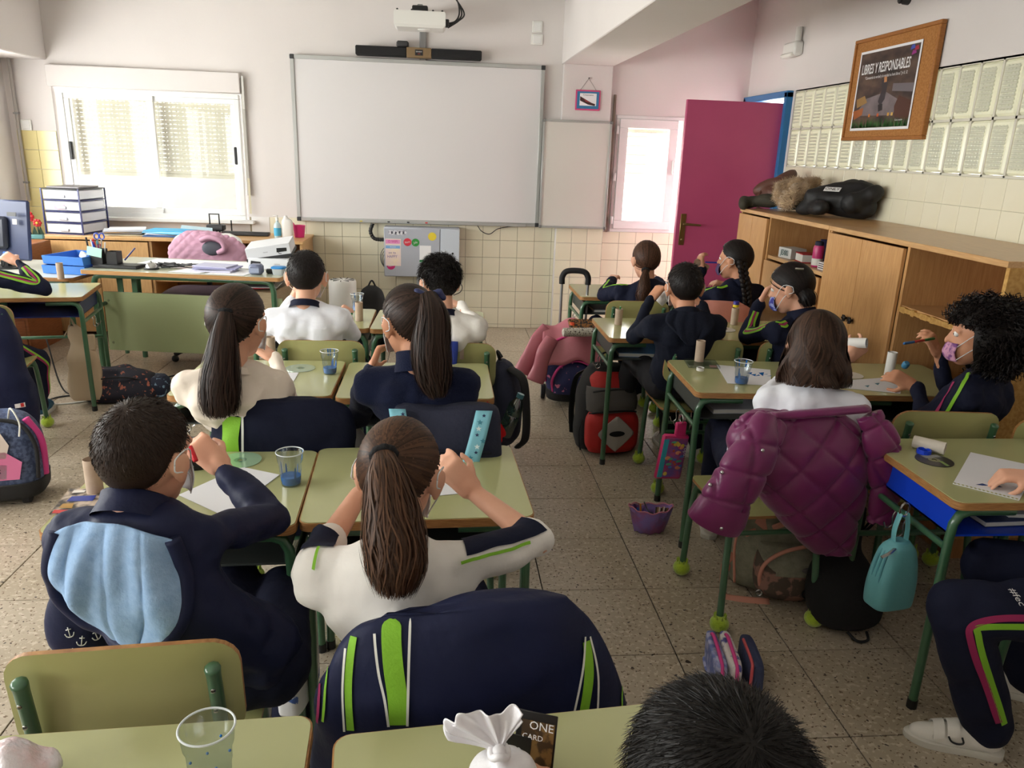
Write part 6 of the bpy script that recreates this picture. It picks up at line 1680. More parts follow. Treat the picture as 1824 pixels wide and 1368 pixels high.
# two upright pencil cases beside the aisle
uc = thing('printed_pencil_case', 'printed double pencil case with pink zips standing on the floor', 'pencil case', tuple(at(1300, 1212, z=0) + V(0, .02, 0)), rad(-8))
M_UNI = mat('white_print_cloth', (220, 214, 210), .6, noise=(30, .52, .58), col2=(84, 84, 150))
for k, (x, m_) in enumerate(((-.045, mat('denim_print', (100, 112, 168), .6, noise=(36, .45, .6), col2=(170, 170, 200))), (.0, M_UNI))):
    add_loft('compartment', [(.0, .018, .095, x, 0, 4), (.006, .022, .10, x, 0, 4), (.085, .022, .10, x, .01, 4), (.10, .014, .09, x, .01, 3)], m_, uc, rum_=.002, seed=k)
    MB().tube(spline([(x, -.095, .02), (x, -.092, .085), (x, -.05, .105), (x, .06, .108), (x, .10, .08)], 24), .006, 6).build('zip', M_PNK, uc, smooth=180)
uc2 = thing('navy_pencil_case', 'ribbed navy pencil case with red piping beside the printed one', 'pencil case', tuple(at(1336, 1212, z=0) + V(.005, .02, 0)), rad(-8))
add_loft('body', [(.0, .018, .085, 0, 0, 4), (.006, .026, .09, 0, 0, 4), (.08, .024, .09, 0, .01, 4), (.092, .014, .08, 0, .01, 3)], mat('ribbed_navy', (52, 60, 92), .7, bump=(60, .3)), uc2)
MB().tube(spline([(-.022, -.088, .01), (-.022, -.085, .08), (-.016, -.05, .094), (-.016, .06, .096)], 20), .005, 6).build('piping', mat('coral_piping', (206, 84, 90), .5), uc2)
# rucksack hanging on the fleece girl's chair
o, R = chairframe('P4')
sbk = thing('star_strap_rucksack', 'dark navy rucksack with light blue star straps hung on the fleece girl\'s chair', 'rucksack', tuple(o), rad(CHAIRS['P4'][2]))
M_NVB = mat('navy_bag', (28, 32, 54), .8, bump=(90, .3)); M_STRAP = mat('light_blue_strap', (126, 190, 206), .6)
add_loft('back_panel', [(.42, .165, .045, .02, -.275, 4), (.46, .172, .052, .02, -.275, 4), (.73, .172, .05, .02, -.275, 4), (.83, .16, .04, .02, -.265, 3.4), (.85, .13, .02, .02, -.26, 3)], M_NVB, sbk, rum_=.004, seed=14)
for k, zz in enumerate((.52, .62, .72)): MB().tube([(-.11, -.328, zz), (.16, -.328, zz)], .006, 6).build('quilt_seam', mat('navy_seam', (18, 20, 36), .9), sbk)
def star(c, r, m, parent): 
    MB().poly([c + V(r * (1 if k % 2 == 0 else .42) * math.sin(k * PI / 5), -.0018, r * (1 if k % 2 == 0 else .42) * math.cos(k * PI / 5)) for k in range(10)]).build('star', m, parent, smooth=0)
for sgn, x0, x1 in ((-1, -.125, -.055), (1, .135, .065)):
    st = MB().sheet(lambda u, v: V(x0 + (x1 - x0) * v + (u - .5) * .05, -.338 - .012 * math.sin(v * PI) + .03 * (1 - v) ** 6, .845 - .28 * v), 5, 14, .006).build('shoulder_strap', M_STRAP, sbk, smooth=180)
    r = np.random.default_rng(5 + sgn)
    for k in range(16):
        v = (k + .5) / 16; star(V(x0 + (x1 - x0) * v + r.uniform(-.018, .018), -.3465 - .012 * math.sin(v * PI) + .03 * (1 - v) ** 6, .845 - .28 * v), .0095 if k % 3 else .007, (mat('star_navy', (24, 34, 80), .6), mat('star_teal', (60, 130, 150), .6), mat('star_white', (220, 236, 238), .6))[k % 3], st)
MB().box((.005, -.338, .50), (.15, .014, .05), b=.005).build('strap_band', M_STRAP, sbk)
# blue bag on the curly boy's chair, black rucksack, bottle, pompom
o, R = chairframe('P6')
bl = thing('blue_drawstring_bag', 'royal blue bag with a yellow edge hung on the curly haired boy\'s chair', 'bag', tuple(o), rad(CHAIRS['P6'][2]))
M_RB = mat('royal_blue_cloth', (30, 56, 150), .55, bump=(60, .15))
add_loft('body', [(.56, .075, .03, -.07, -.27, 2.6), (.62, .095, .04, -.07, -.27, 2.6), (.74, .085, .03, -.06, -.265, 2.4), (.795, .075, .015, -.05, -.255, 2.2)], M_RB, bl, rum_=.008, freq=26, seed=16)
MB().box((-.06, -.312, .60), (.10, .006, .016)).build('yellow_edge', mat('yellow_cloth', (226, 212, 60), .6), bl)
kr = thing('black_rucksack', 'black and navy rucksack hanging in the aisle beside the fleece girl\'s desk', 'rucksack', (.30, 3.36, 0), rad(-6))
add_loft('body', [(.30, .06, .10, -.0, 0, 2.6), (.36, .085, .13, .0, 0, 2.6), (.52, .075, .13, 0, .0, 2.6), (.64, .045, .08, -.01, 0, 2.4), (.68, .02, .03, -.02, 0, 2)], M_NVB, kr, rum_=.008, seed=18)
MB().tube(spline([(.02, -.06, .66), (.08, -.10, .62), (.10, -.12, .48), (.10, -.14, .36), (.07, -.12, .31)], 24), .028, 10, flat=.4).build('strap', M_BLK, kr, smooth=180)
MB().tube(spline([(-.02, .0, .66), (-.04, .0, .72), (-.02, -.02, .70)], 10), .008, 6).build('loop', M_BLK, kr)
wbt_ = thing('water_bottle', 'clear greenish water bottle hanging by the fleece girl\'s desk', 'bottle', (.262, 2.93, .48), 0)
M_BOT = glass_mat('bottle_plastic', (170, 205, 196), .16, .05)
MB().lathe([(.026, 0), (.031, .006), (.031, .09), (.028, .095), (.031, .10), (.030, .14), (.013, .165), (.012, .175)], 24, roty(.35)).build('bottle', M_BOT, wbt_)
MB().lathe([(.015, .172), (.015, .19)], 16, roty(.35)).build('cap', mat('bottle_cap', (60, 110, 120), .5), wbt_)
pm_ = thing('red_pompom', 'fluffy red pompom hanging on the aisle side of the star strap rucksack', 'pompom', tuple(at(878, 770, Y=2.36)), 0)
d = fib(900); P0 = d * .012; P1_ = d * (.040 + .004 * np.sin(d @ V(9, 3, 5)))[:, None]
PP = P0[:, None] + (P1_ - P0)[:, None] * np.linspace(0, 1, 3)[None, :, None]
link('tuft', fastmesh('tuft', [ribbons(PP, .004 * np.array([1, 1, .5]), np.repeat(np.cross(d, V(.3, .2, .9))[:, None], 3, 1))], mat('red_wool', (206, 26, 34), .9)), pm_)
MB().ell((0, 0, 0), .032, n=16, m=10).build('core', mat('red_wool'), pm_)
MB().tube([(0, 0, .03), (-.02, .02, .10)], .003, 5).build('cord', M_RED, pm_)
# left side: tote, patterned rucksack, wheeled rucksack
tt = thing('tote_bag', 'beige cloth tote bag hanging from the desk beside the teacher\'s desk', 'bag', (-2.165, 4.72, .04), rad(12))
M_TOTE = mat('beige_canvas', (196, 174, 146), .9, bump=(120, .2))
add_loft('body', [(0, .085, .04, 0, 0, 3), (.05, .10, .05, 0, 0, 3), (.26, .085, .045, .0, 0, 2.6), (.40, .055, .035, -.01, 0, 2.4), (.46, .02, .02, -.03, 0, 2)], M_TOTE, tt, rum_=.010, freq=24, seed=20)
for k in (-1, 1): MB().tube(spline([(-.05 + .03 * k, .01 * k, .40), (-.045, .01 * k, .46), (-.035, 0, .50), (-.02, .01 * k, .46), (.02, .01 * k, .42)], 24), .010, 6, flat=.35).build('handle', M_TOTE, tt)
MB().box((.055, -.02, .36), (.06, .02, .10), b=.006).build('flap', M_TOTE, tt)
lr = thing('patterned_rucksack', 'dark rucksack with a bright pattern lying beside the beige tote bag', 'rucksack', tuple(at(200, 720, z=0) + V(.02, .12, 0)), rad(6))
M_PAT = mat('dark_pattern', (24, 24, 40), .75, noise=(36, .60, .63), col2=(170, 96, 74))
add_loft('body', [(.01, .21, .12, 0, 0, 3), (.06, .235, .14, 0, 0, 3), (.14, .21, .12, -.02, .02, 2.8), (.20, .12, .07, -.05, .03, 2.4)], M_PAT, lr, rum_=.012, seed=21)
add_loft('pocket', [(.02, .07, .09, .20, -.01, 3), (.10, .08, .09, .205, 0, 3), (.145, .06, .06, .20, .01, 2.6)], mat('dark_pattern2', (22, 30, 54), .75, noise=(44, .58, .62), col2=(120, 150, 170)), lr, rum_=.006, seed=22)
for k in range(2): MB().tube(spline([(.27, .0, .10 - .04 * k), (.33, -.01, .10 - .03 * k), (.40, -.02, .115 - .03 * k)], 12), .012, 6, flat=.25).build('strap', M_BLK, lr)
zipline([(-.2, -.10, .10), (-.1, -.12, .16), (.05, -.11, .17), (.15, -.08, .14)], M_BLK, lr)
wt = thing('wheeled_rucksack', 'glittery wheeled rucksack with a pink figure print at the left edge', 'rucksack', tuple(at(-8, 905, z=0) + V(.0, .10, 0)), rad(12))
add_loft('body', [(.09, .16, .11, 0, 0, 3.4), (.13, .175, .125, 0, 0, 3.4), (.30, .17, .12, 0, 0, 3), (.38, .13, .09, 0, .01, 2.8), (.41, .08, .05, 0, .02, 2.5)], mat('glitter_blue', (78, 92, 124), .5, noise=(60, .45, .55), col2=(48, 60, 92), bump=(200, .3)), wt)
add_loft('base', [(.03, .14, .10, 0, 0, 3.5), (.05, .17, .12, 0, 0, 3.5), (.115, .178, .13, 0, 0, 3.5)], M_BLK, wt)
for sx in (-1, 1): zipline([(sx * .165, -.10, .13), (sx * .172, -.10, .28), (sx * .12, -.085, .38), (0, -.075, .41)], M_BLK, wt, .009)
zipline([(.175, -.03, .12), (.178, -.03, .28), (.13, -.03, .39)], M_PNK, wt, .016)
def wpoly(pts, m, n_): MB().poly([(x, -.128, z) for x, z in pts]).build(n_, m, wt, smooth=0)
wpoly([(-.08, .14), (.10, .14), (.12, .22), (.06, .27), (-.06, .27), (-.11, .20)], mat('print_pink', (206, 110, 150), .6), 'pink_jumper_print')
wpoly([(-.05, .145), (.05, .145), (.06, .21), (-.05, .22)], mat('print_pale', (220, 216, 220), .6), 'top_print')
wpoly([(-.07, .25), (.06, .24), (.08, .30), (.05, .37), (-.03, .385), (-.09, .34)], mat('print_blond', (206, 190, 178), .6), 'hair_print')
wpoly([(-.05, .27), (.01, .265), (.03, .31), (.0, .345), (-.05, .34)], mat('print_face', (206, 150, 130), .6), 'face_print')
text('GIRLS', .028, (.0, -.1295, .185), (1, 0, -.15), (.15, 0, 1), mat('black_print'), wt, 'letter_print')
for sx in (-1, 1): MB().lathe([(.045, -.014), (.045, .014)], 18, roty(PI / 2), (sx * .10, -.06, .045)).build('wheel', M_BLK, wt)
for x in (-.02, .07): MB().tube(spline([(x, -.05, .40), (x + .03, -.10, .46), (x + .06, -.12, .40), (x + .055, -.13, .34)], 16), .004, 6).build('white_cord', M_PIPING, wt)
# ---------------------------------------------------- coats heaped on the cabinet
def blobthing(name, label, cat, prims, m, rum_=.010, freq=22, seed=0, vox=.010, pname='cloth'):
    mb = MB()
    for p in prims:
        if len(p) == 4: mb.cone(p[0], p[1], p[2], p[3], 12)
        else: mb.ell(p[0], p[1], None, 18, 12)
    me = remesh(mb, vox, 5, pname); rumple(me, rum_, freq, seed); p = mverts(me)
    o = V((p[:, 0].min() + p[:, 0].max()) / 2, (p[:, 1].min() + p[:, 1].max()) / 2, p[:, 2].min()); setv(me, p - o); me.materials.append(m)
    t = thing(name, label, cat, tuple(o)); c = link(pname, me, t); return t, c, o
KZ = 1.262
M_OLV = mat('olive_cloth', (58, 54, 42), .8, bump=(90, .2)); M_BRL = mat('brown_leather', (92, 56, 44), .5, bump=(60, .2)); M_FUR = mat('beige_fur', (190, 164, 130), .95, noise=(30, .3, .7), col2=(160, 132, 100), bump=(180, .6), sheen=.4); M_BKJ = mat('black_jacket', (20, 20, 22), .6, bump=(50, .2))
blobthing('olive_coat', 'olive green coat hanging over the far end of the cabinet top', 'coat', [((2.16, 5.40, KZ + .035), .035, (2.30, 5.40, KZ + .06), .055), ((2.24, 5.36, KZ + .05), .05, (2.42, 5.15, KZ + .07), .06), ((2.40, 5.30, KZ + .06), .06, (2.55, 5.10, KZ + .06), .06), ((2.14, 5.42, KZ + .05), .03, (2.12, 5.36, KZ + .02), .03)], M_OLV, .012, 24, 1)
t, c, o = blobthing('brown_bag', 'brown leather bag with a strap on the heap of coats', 'bag', [(tuple(at(1352, 338, X=2.30)), .045, tuple(at(1392, 322, X=2.42)), .055), (tuple(at(1380, 330, X=2.40)), .05, tuple(at(1408, 312, X=2.55)), .05), (tuple(at(1366, 345, X=2.34)), .05, tuple(at(1385, 345, X=2.36)), .05)], M_BRL, .010, 24, 2)
MB().tube(spline([(-.10, .02, .10), (-.16, -.02, .04), (-.17, -.05, -.04), (-.12, -.06, -.06)], 16), .012, 8, flat=.4).build('strap', M_BRL, t)
fq = lambda a, b, X: tuple(at(a, b, X=X))
t, c, o = blobthing('fur_scarf', 'fluffy beige fur scarf on the heap of coats', 'scarf', [(fq(1392, 345, 2.30), .06, fq(1402, 360, 2.28), .05), (fq(1396, 332, 2.32), .06, fq(1420, 326, 2.40), .055), (fq(1425, 335, 2.36), .055, fq(1412, 352, 2.30), .055), (fq(1432, 330, 2.50), .05, fq(1455, 326, 2.58), .04)], M_FUR, .012, 34, 3)
p = mverts(c.data); nn = mnorms(c.data); sel = np.random.default_rng(1).choice(len(p), min(len(p), 2600), False)
dd = nn[sel] + np.random.default_rng(2).normal(size=(len(sel), 3)) * .5; PP = p[sel][:, None] + dd[:, None] * np.linspace(0, .014, 3)[None, :, None]
link('fur', fastmesh('fur', [ribbons(PP, .003 * np.array([1, .8, .2]), np.repeat(np.cross(dd, V(.2, .5, .8))[:, None], 3, 1))], M_FUR), t)
t, c, o = blobthing('black_jacket', 'crumpled black jacket with white print on the heap of coats', 'jacket', [((2.36, 4.93, KZ + .06), .06, (2.60, 4.62, KZ + .07), .065), ((2.40, 4.85, KZ + .11), .09, (2.60, 4.70, KZ + .13), .10), ((2.34, 4.95, KZ + .04), .045, (2.36, 4.70, KZ + .05), .05), ((2.52, 4.62, KZ + .10), .07, (2.62, 4.58, KZ + .16), .05), ((2.50, 4.92, KZ + .16), .05, (2.60, 4.80, KZ + .19), .045)], M_BKJ, .012, 22, 4)
bvj = bvh_of(c.data)
h = bvj.ray_cast(Vector(C0 - o), Vector(nrm(at(1483, 340, Y=4.7) - C0)))
if h[0] is not None:
    q, nn = np.array(h[0]), np.array(h[1]); yy = nrm(V(0, 0, 1) - nn * nn[2]); xx = np.cross(yy, nn)
    MB().poly([q + nn * .012 + xx * a + yy * b for a, b in ((-.05, -.022), (.05, -.022), (.05, .022), (-.05, .022))]).build('white_patch', mat('white_print'), t, smooth=0)
    text('ONLY', .034, q + nn * .013, xx, yy, mat('black_print'), t, 'patch_print')
# ---------------------------------------------------- things on the cabinet shelf
SZ = .997
def bx(name, label, cat, loc, size, m, rz=0, b=.002, part='body', group=None):
    t = thing(name, label, cat, loc, rad(rz), group); MB().box((0, 0, size[2] / 2), size, b=b).build(part, m, t); return t
t = bx('white_box', 'white box lettered in dark green on the cabinet shelf', 'box', (2.24, 4.76, SZ), (.11, .14, .065), mat('grey_card', (206, 206, 202), .6), 8)
text('JEXKI', .045, V(-.0565, 0, .033), (0, -1, 0), (0, 0, 1), mat('teal_ink', (40, 84, 84), .6), t, 'box_print', sx=.8, bold=.001)
t = bx('red_book', 'red hardback book lying on the cabinet shelf', 'book', (2.28, 4.58, SZ), (.15, .12, .05), M_PIPING, -6, part='pages')
MB().box((0, 0, .052), (.156, .126, .006), b=.001).build('cover', mat('red_cover', (170, 34, 44), .5), t); MB().box((0, 0, -.0 + .003), (.156, .126, .006), b=.001).build('cover', mat('red_cover'), t)
t = thing('pink_flask', 'pink and white drinking flask on the cabinet shelf', 'bottle', (2.22, 4.38, SZ))
MB().lathe([(.028, 0), (.031, .004), (.031, .11), (.026, .125)], 24).build('body', mat('flask_pink', (190, 46, 110), .35), t)
MB().lathe([(.0315, .01), (.0315, .05)], 24, cap=False).build('white_band', M_PIPING, t); MB().lathe([(.024, .125), (.024, .145), (.018, .15)], 20).build('cap', M_NVB, t)
t = bx('navy_book', 'navy book standing behind the pink flask', 'book', (2.36, 4.47, SZ), (.16, .035, .15), mat('navy_cover', (36, 36, 74), .5), -18)
t = bx('dark_picture_book', 'dark book with an orange cover picture standing on the cabinet shelf', 'book', (2.34, 4.25, SZ), (.025, .15, .15), mat('dark_cover', (40, 30, 28), .5, noise=(30, .5, .6), col2=(170, 96, 50)), 6)
t = bx('small_white_box', 'small white printed box at the edge of the cabinet shelf', 'box', (2.215, 4.235, SZ), (.07, .10, .045), mat('pale_card', (214, 208, 206), .6), 4)
for k in range(3): MB().box((-.0355, 0, .012 + k * .012), (.001, .08, .005)).build('print_line', M_DARK, t)

# ---------------------------------------------------- cardboard tubes
M_CARD = mat('cardboard', (188, 168, 148), .85, noise=(30, .3, .7), col2=(176, 154, 134)); M_WTUBE = mat('white_card', (228, 226, 222), .7); M_BPAINT = mat('blue_paint', (24, 110, 190), .25); M_DBLUE = mat('dark_blue_paint', (20, 60, 130), .4)
def tubem(m, h=.095, r=.0205, inner=None):
    return MB().lathe([(r - .0012, .0), (r, 0), (r, h), (r - .0012, h), (r - .0012, 0)], 26, cap=False).mesh('tube', m if inner is None else m, 30)
_tb = {}
def cardtube(px, py, label, m=M_CARD, z=DZ, rot=None, h=.095, loc=None, group='cardboard tubes', inner=None):
    key = (m.name, h)
    if key not in _tb: _tb[key] = tubem(m, h)
    o = link('cardboard_tube', _tb[key], None, tuple(at(px, py, z=z)) if loc is None else tuple(loc)); tag(o, label, 'cardboard tube')
    if rot is not None: o.rotation_euler = rot
    if inner:
        MB().lathe([(.0185, .0), (.0185, .02)], 20, cap=False).lathe([(0.0001, .012), (.0185, .012)], 20, cap=False).build('painted_end', inner, o)
    return o
cardtube(170, 877, 'grey cardboard tube standing on the magazine at the left')
cardtube(109, 497, 'cardboard tube standing on the desk beside the teacher\'s desk', h=.105)
cardtube(640, 571, 'cardboard tube on the front desk beside the paint cup', h=.10)
cardtube(483, 638, 'cardboard tube standing before the girl in beige')
cardtube(823, 638, 'cardboard tube on the desk of the fleece girl')
cardtube(1101, 578, 'cardboard tube near the left corner of the hoodie boy\'s desk', h=.088)
cardtube(1307, 578, 'cardboard tube with a glue stick standing in it')
cardtube(1245, 643, 'cardboard tube standing on a clear plastic case', z=DZ + .012)
cardtube(1583, 668, 'white tube held upright by the curly haired girl', M_WTUBE, h=.105)
d = nrm(at(1686, 800, z=DZ + .021) - at(1627, 786, z=DZ + .021))
cardtube(0, 0, 'pale cardboard tube lying on the blue tray desk', mat('pale_card_tube', (214, 206, 192), .8), loc=at(1627, 786, z=DZ + .021), rot=Vector(d).to_track_quat('Z', 'Y').to_euler())
p = P12['W'][-1]; q = at(1532, 611, Y=2.84); d = nrm(V(.70, -.66, .16))
cardtube(0, 0, 'white tube with a blue end held up by the bob haired girl', M_WTUBE, loc=q - d * .07, rot=Vector(d).to_track_quat('Z', 'Y').to_euler(), inner=None)
MB().lathe([(.0195, .07), (.0195, .094)], 20, cap=False).lathe([(.0001, .088), (.0195, .088)], 20, cap=False).build('painted_end', M_DBLUE, COL.objects[-1] if False else [o for o in COL.objects if o.get('label') == 'white tube with a blue end held up by the bob haired girl'][0])
q = at(1250, 472, Y=4.76); d = nrm(V(.7, .1, -.35))
cardtube(0, 0, 'cardboard tube with a dark painted end in the braid girl\'s hand', loc=q - d * .05, rot=Vector(d).to_track_quat('Z', 'Y').to_euler())
# ---------------------------------------------------- plastic cups with blue paint
M_CUP = glass_mat('clear_plastic', (226, 232, 236), .17, .12)
def cup(px, py, label, paint=True, s_=1.0, loc=None):
    t = thing('plastic_cup', label, 'cup', tuple(at(px, py, z=DZ) if loc is None else loc), 0, 'clear plastic cups')
    pr = [(.024, .001), (.0255, .0), (.027, .012), (.028, .035), (.0295, .04), (.030, .06), (.0335, .068), (.036, .094)]
    MB().lathe([(r * s_, z * s_) for r, z in pr], 32, cap=False).lathe([(.0001, .003 * s_), (.024 * s_, .003 * s_)], 32, cap=False).build('wall', M_CUP, t, smooth=60)
    MB().tube([V(.0365 * s_ * math.cos(a), .0365 * s_ * math.sin(a), .095 * s_) for a in np.linspace(0, 2 * PI, 40, endpoint=False)], .0016 * s_, 8, loop=True).build('rim', mat('clear_rim', (226, 232, 234), .15, alpha=.75), t, smooth=180)
    if paint:
        MB().lathe([(.0001, .004), (.0240, .004), (.0262, .016), (.0268, .026), (.015, .028), (.0001, .024)], 28).build('paint', M_BPAINT, t, smooth=60)
        r = np.random.default_rng(int(px)); sm = MB()
        def wall(a, z): rr = np.interp(z, [.012, .035, .06, .068, .094], [.0262, .0272, .0292, .0325, .035]); return V(rr * math.cos(a), rr * math.sin(a), z)
        for k in range(7):
            a0 = r.uniform(0, 6.28); wd = r.uniform(.12, .4); z1 = r.uniform(.035, .062)
            o_ = MB().grid(lambda u, v: wall(a0 + (u - .5) * wd * (1 - .5 * v), .022 + (z1 - .022) * v + .003 * math.sin(u * 9 + k)), 7, 7).build('paint_smear', M_BPAINT, t, smooth=180)
        for k in range(3):
            a0 = r.uniform(0, 6.28); wd = r.uniform(.08, .2)
            MB().grid(lambda u, v: wall(a0 + (u - .5) * wd, .066 + .028 * v), 4, 5).build('paint_smear', M_BPAINT, t, smooth=180)
    return t
cup(519, 862, 'paint cup on the desk of the boy with the blue hood, blue inside')
cup(588, 665, 'paint cup on the desk of the girl in beige, blue inside')
cup(637, 553, 'paint cup on the front desk beside a cardboard tube')
cup(1320, 683, 'paint cup with bright blue paint on the middle right desk', s_=1.02)
t = cup(378, 1395, 'empty clear cup with a few blue specks on the nearest desk', False, 1.05)
for k in range(6):
    a = k * 1.1 + 2; MB().ell((.028 * math.cos(a), .028 * math.sin(a), .03 + .006 * k), .0022, n=8, m=6).build('blue_speck', M_BPAINT, t)
# ---------------------------------------------------- discs
def disc(px, py, label, m, r=.06, m2=None, z=DZ):
    t = thing('disc', label, 'disc', tuple(at(px, py, z=z)), 0)
    MB().lathe([(.0075, 0), (r, 0), (r, .0015), (.0075, .0015), (.0075, 0)], 48, cap=False).build('plate', m, t, smooth=30)
    MB().lathe([(.0078, .0008), (.0078, .0018), (.018, .0018), (.018, .0008)], 32, cap=False).build('hub', m2 or M_CUP, t, smooth=30)
    return t
M_CD = mat('disc_silver', (206, 222, 218), .12, metal=.6); M_CDG = mat('disc_green', (186, 222, 186), .12, metal=.35)
t = disc(428, 820, 'greenish translucent disc on the desk of the boy with the blue hood', M_CDG)
disc(535, 656, 'silver disc on the desk of the girl in beige', M_CD)
t = disc(1664, 820, 'black disc with a torn label on the blue tray desk', mat('disc_black', (44, 44, 42), .35), .056, mat('disc_hub', (120, 118, 84), .4))
MB().poly([V(-.02, .012, .0022), V(.038, .02, .0022), V(.036, .043, .0022), V(-.024, .036, .0022)]).build('label_scrap', mat('scrap_grey', (150, 150, 146), .7), t, smooth=0)
MB().poly([V(.008, -.05, .0022), V(.02, -.05, .0022), V(.018, -.012, .0022), V(.006, -.012, .0022)]).build('label_scrap', mat('scrap_green', (130, 156, 90), .7), t, smooth=0)
t = disc(1290, 587, 'white disc with blue paint on the desk of the girl leaning on her hand', mat('disc_white', (206, 204, 196), .4))
for k in range(5): MB().ell((.006 * math.cos(k * 2), .008 * math.sin(k * 3), .006), (.009, .006, .005), n=8, m=6).build('paint_blob', mat('navy_paint', (26, 36, 130), .4), t)
disc(1512, 668, 'white disc on the desk of the curly haired girl', mat('disc_white'))
t = thing('clear_case', 'clear plastic disc case on the middle right desk', 'case', tuple(at(1250, 650, z=DZ)), rad(-8))
MB().box((0, 0, .006), (.14, .125, .011), b=.001).build('case', M_CUP, t); MB().box((.045, -.03, .004), (.03, .03, .002)).build('pink_insert', mat('insert_pink', (196, 140, 130), .6), t)
t = thing('white_stopper', 'small white bottle cap with brown paint on the clear case', 'cap', tuple(at(1247, 660, z=DZ + .012)))
MB().lathe([(.0155, 0), (.0165, .001), (.0165, .014), (.0145, .014), (.0145, .004), (.0001, .004)], 24).build('cap', M_WHITE, t); MB().ell((0, 0, .009), (.011, .011, .004), n=12, m=6).build('paint', mat('brown_paint', (92, 56, 50), .4), t)
t = thing('blue_stopper', 'blue screw cap beside the black disc', 'cap', tuple(at(1645, 808, z=DZ)))
MB().lathe([(.020, 0), (.021, .001), (.021, .015), (.0185, .015), (.0185, .003), (.0001, .003)], 28).build('cap', mat('cap_blue', (28, 70, 210), .3), t)
for k in range(24):
    a = k * PI / 12; MB().box((.0213 * math.cos(a), .0213 * math.sin(a), .0075), (.0012, .0014, .012), R=rotz(a)).build('ridge', mat('cap_blue'), t) if k % 2 == 0 else None
t = thing('glue_stick', 'glue stick with a blue and yellow cap standing in a cardboard tube', 'glue stick', tuple(at(1307, 578, z=DZ) + V(0, 0, .002)))
MB().lathe([(.014, 0), (.014, .085)], 20).build('body', M_WHITE, t); MB().lathe([(.0165, .098), (.0165, .112)], 20).build('yellow_band', mat('glue_yellow', (230, 206, 40), .4), t); MB().lathe([(.0165, .112), (.0165, .128), (.014, .131)], 20).build('cap', mat('glue_blue', (40, 40, 150), .4), t)
t = thing('green_marker', 'green marker standing in the front desk tube of the right block', 'marker', tuple(at(1101, 578, z=DZ)))
MB().tube([(0, 0, .002), (.006, 0, .10)], .005, 8).build('barrel', mat('marker_green', (60, 140, 70), .4), t)
# ---------------------------------------------------- papers
M_PAPER = mat('paper_white'); M_PAPER2 = mat('paper_sheet', (228, 228, 232), .7)
def pz_(pts, z=DZ): return [at(x, y, z=z) for x, y in pts]
sheet_thing('paper_sheet', 'white sheet under the raised arm of the boy with the blue hood', 'paper', pz_([(318, 882), (400, 920), (498, 846), (430, 832)]), M_PAPER2)
sheet_thing('paper_sheet', 'white sheet under the ponytail of the girl in the white polo', 'paper', pz_([(655, 895), (634, 846), (832, 829), (857, 876)]), M_PAPER2)
sheet_thing('paper_sheet', 'corner of a white sheet before the girl in beige', 'paper', pz_([(500, 690), (518, 688), (532, 664), (470, 664)]), M_PAPER2)
t = sheet_thing('paper_sheet', 'sheet with blue paint strokes behind the paint cup', 'paper', pz_([(1296, 683), (1276, 650), (1372, 659), (1374, 687)]), M_PAPER2); t_c = np.array(t.location)
for k in range(6): MB().poly([at(1330 + k * 7, 664 + (k % 3) * 3, z=DZ + .0016) - t_c, at(1340 + k * 7, 663 + (k % 3) * 3, z=DZ + .0016) - t_c, at(1338 + k * 7, 667 + (k % 2) * 3, z=DZ + .0016) - t_c]).build('paint_stroke', M_BPAINT, t, smooth=0)
t = sheet_thing('paper_sheet', 'long white sheet with small paint marks on the curly haired girl\'s desk', 'paper', pz_([(1498, 691), (1474, 680), (1606, 671), (1604, 701)]), M_PAPER2); t_c = np.array(t.location)
for a, b in ((1540, 687), (1558, 683)): MB().poly([at(a, b, z=DZ + .0016) - t_c, at(a + 9, b - 1, z=DZ + .0016) - t_c, at(a + 6, b + 3, z=DZ + .0016) - t_c]).build('paint_stroke', mat('green_paint', (60, 130, 150), .5), t, smooth=0)
pts = [(1729, 806), (1850, 832), (1815, 892)]; N_ = 16
edge = [(1815 + (1697 - 1815) * k / N_, 892 + (862 - 892) * k / N_) for k in range(N_ + 1)]
t = sheet_thing('spiral_sheet', 'torn spiral pad sheet with blue strokes on the blue tray desk', 'paper', pz_(pts + edge[1:]), M_PAPER2); t_c = np.array(t.location)
for k in range(N_): 
    e_ = at(edge[k][0] - 4, edge[k][1] - 3, z=DZ + .0008) - t_c; MB().box(e_, (.006, .008, .0024)).build('spiral_hole', M_LAM, t)
for a, b, l_ in ((1738, 863, 24), (1772, 866, 14)): MB().poly([at(a, b, z=DZ + .0016) - t_c, at(a + l_ * .5, b - 2, z=DZ + .0016) - t_c, at(a + l_, b + 2, z=DZ + .0016) - t_c, at(a + l_ * .5, b + 2, z=DZ + .0016) - t_c]).build('paint_stroke', M_DBLUE, t, smooth=0)
t = sheet_thing('magazine', 'colourful magazine under the cardboard tube at the left', 'magazine', pz_([(88, 917), (170, 916), (200, 872), (124, 872)]), mat('magazine_print', (52, 46, 44), .3, noise=(34, .42, .6), col2=(196, 178, 160)), th=.003); t_c = np.array(t.location)
for (pts, c, n_) in (([(118, 893), (165, 892), (172, 882), (128, 884)], (40, 60, 150), 'blue_photo'), ([(92, 914), (150, 914), (154, 908), (97, 908)], (200, 40, 40), 'red_band'), ([(104, 905), (128, 905), (132, 896), (112, 897)], (170, 130, 60), 'round_photo'), ([(128, 878), (150, 877), (153, 873), (132, 873)], (220, 214, 206), 'white_title')):
    MB().poly([q - t_c for q in pz_(pts, DZ + .0036)]).build(n_, mat('mag_%s' % n_, c, .4), t, smooth=0)
t = thing('black_pencil_case', 'black pencil case standing beside the disc before the boy with the blue hood', 'pencil case', tuple(at(338, 832, z=DZ)), rad(10))
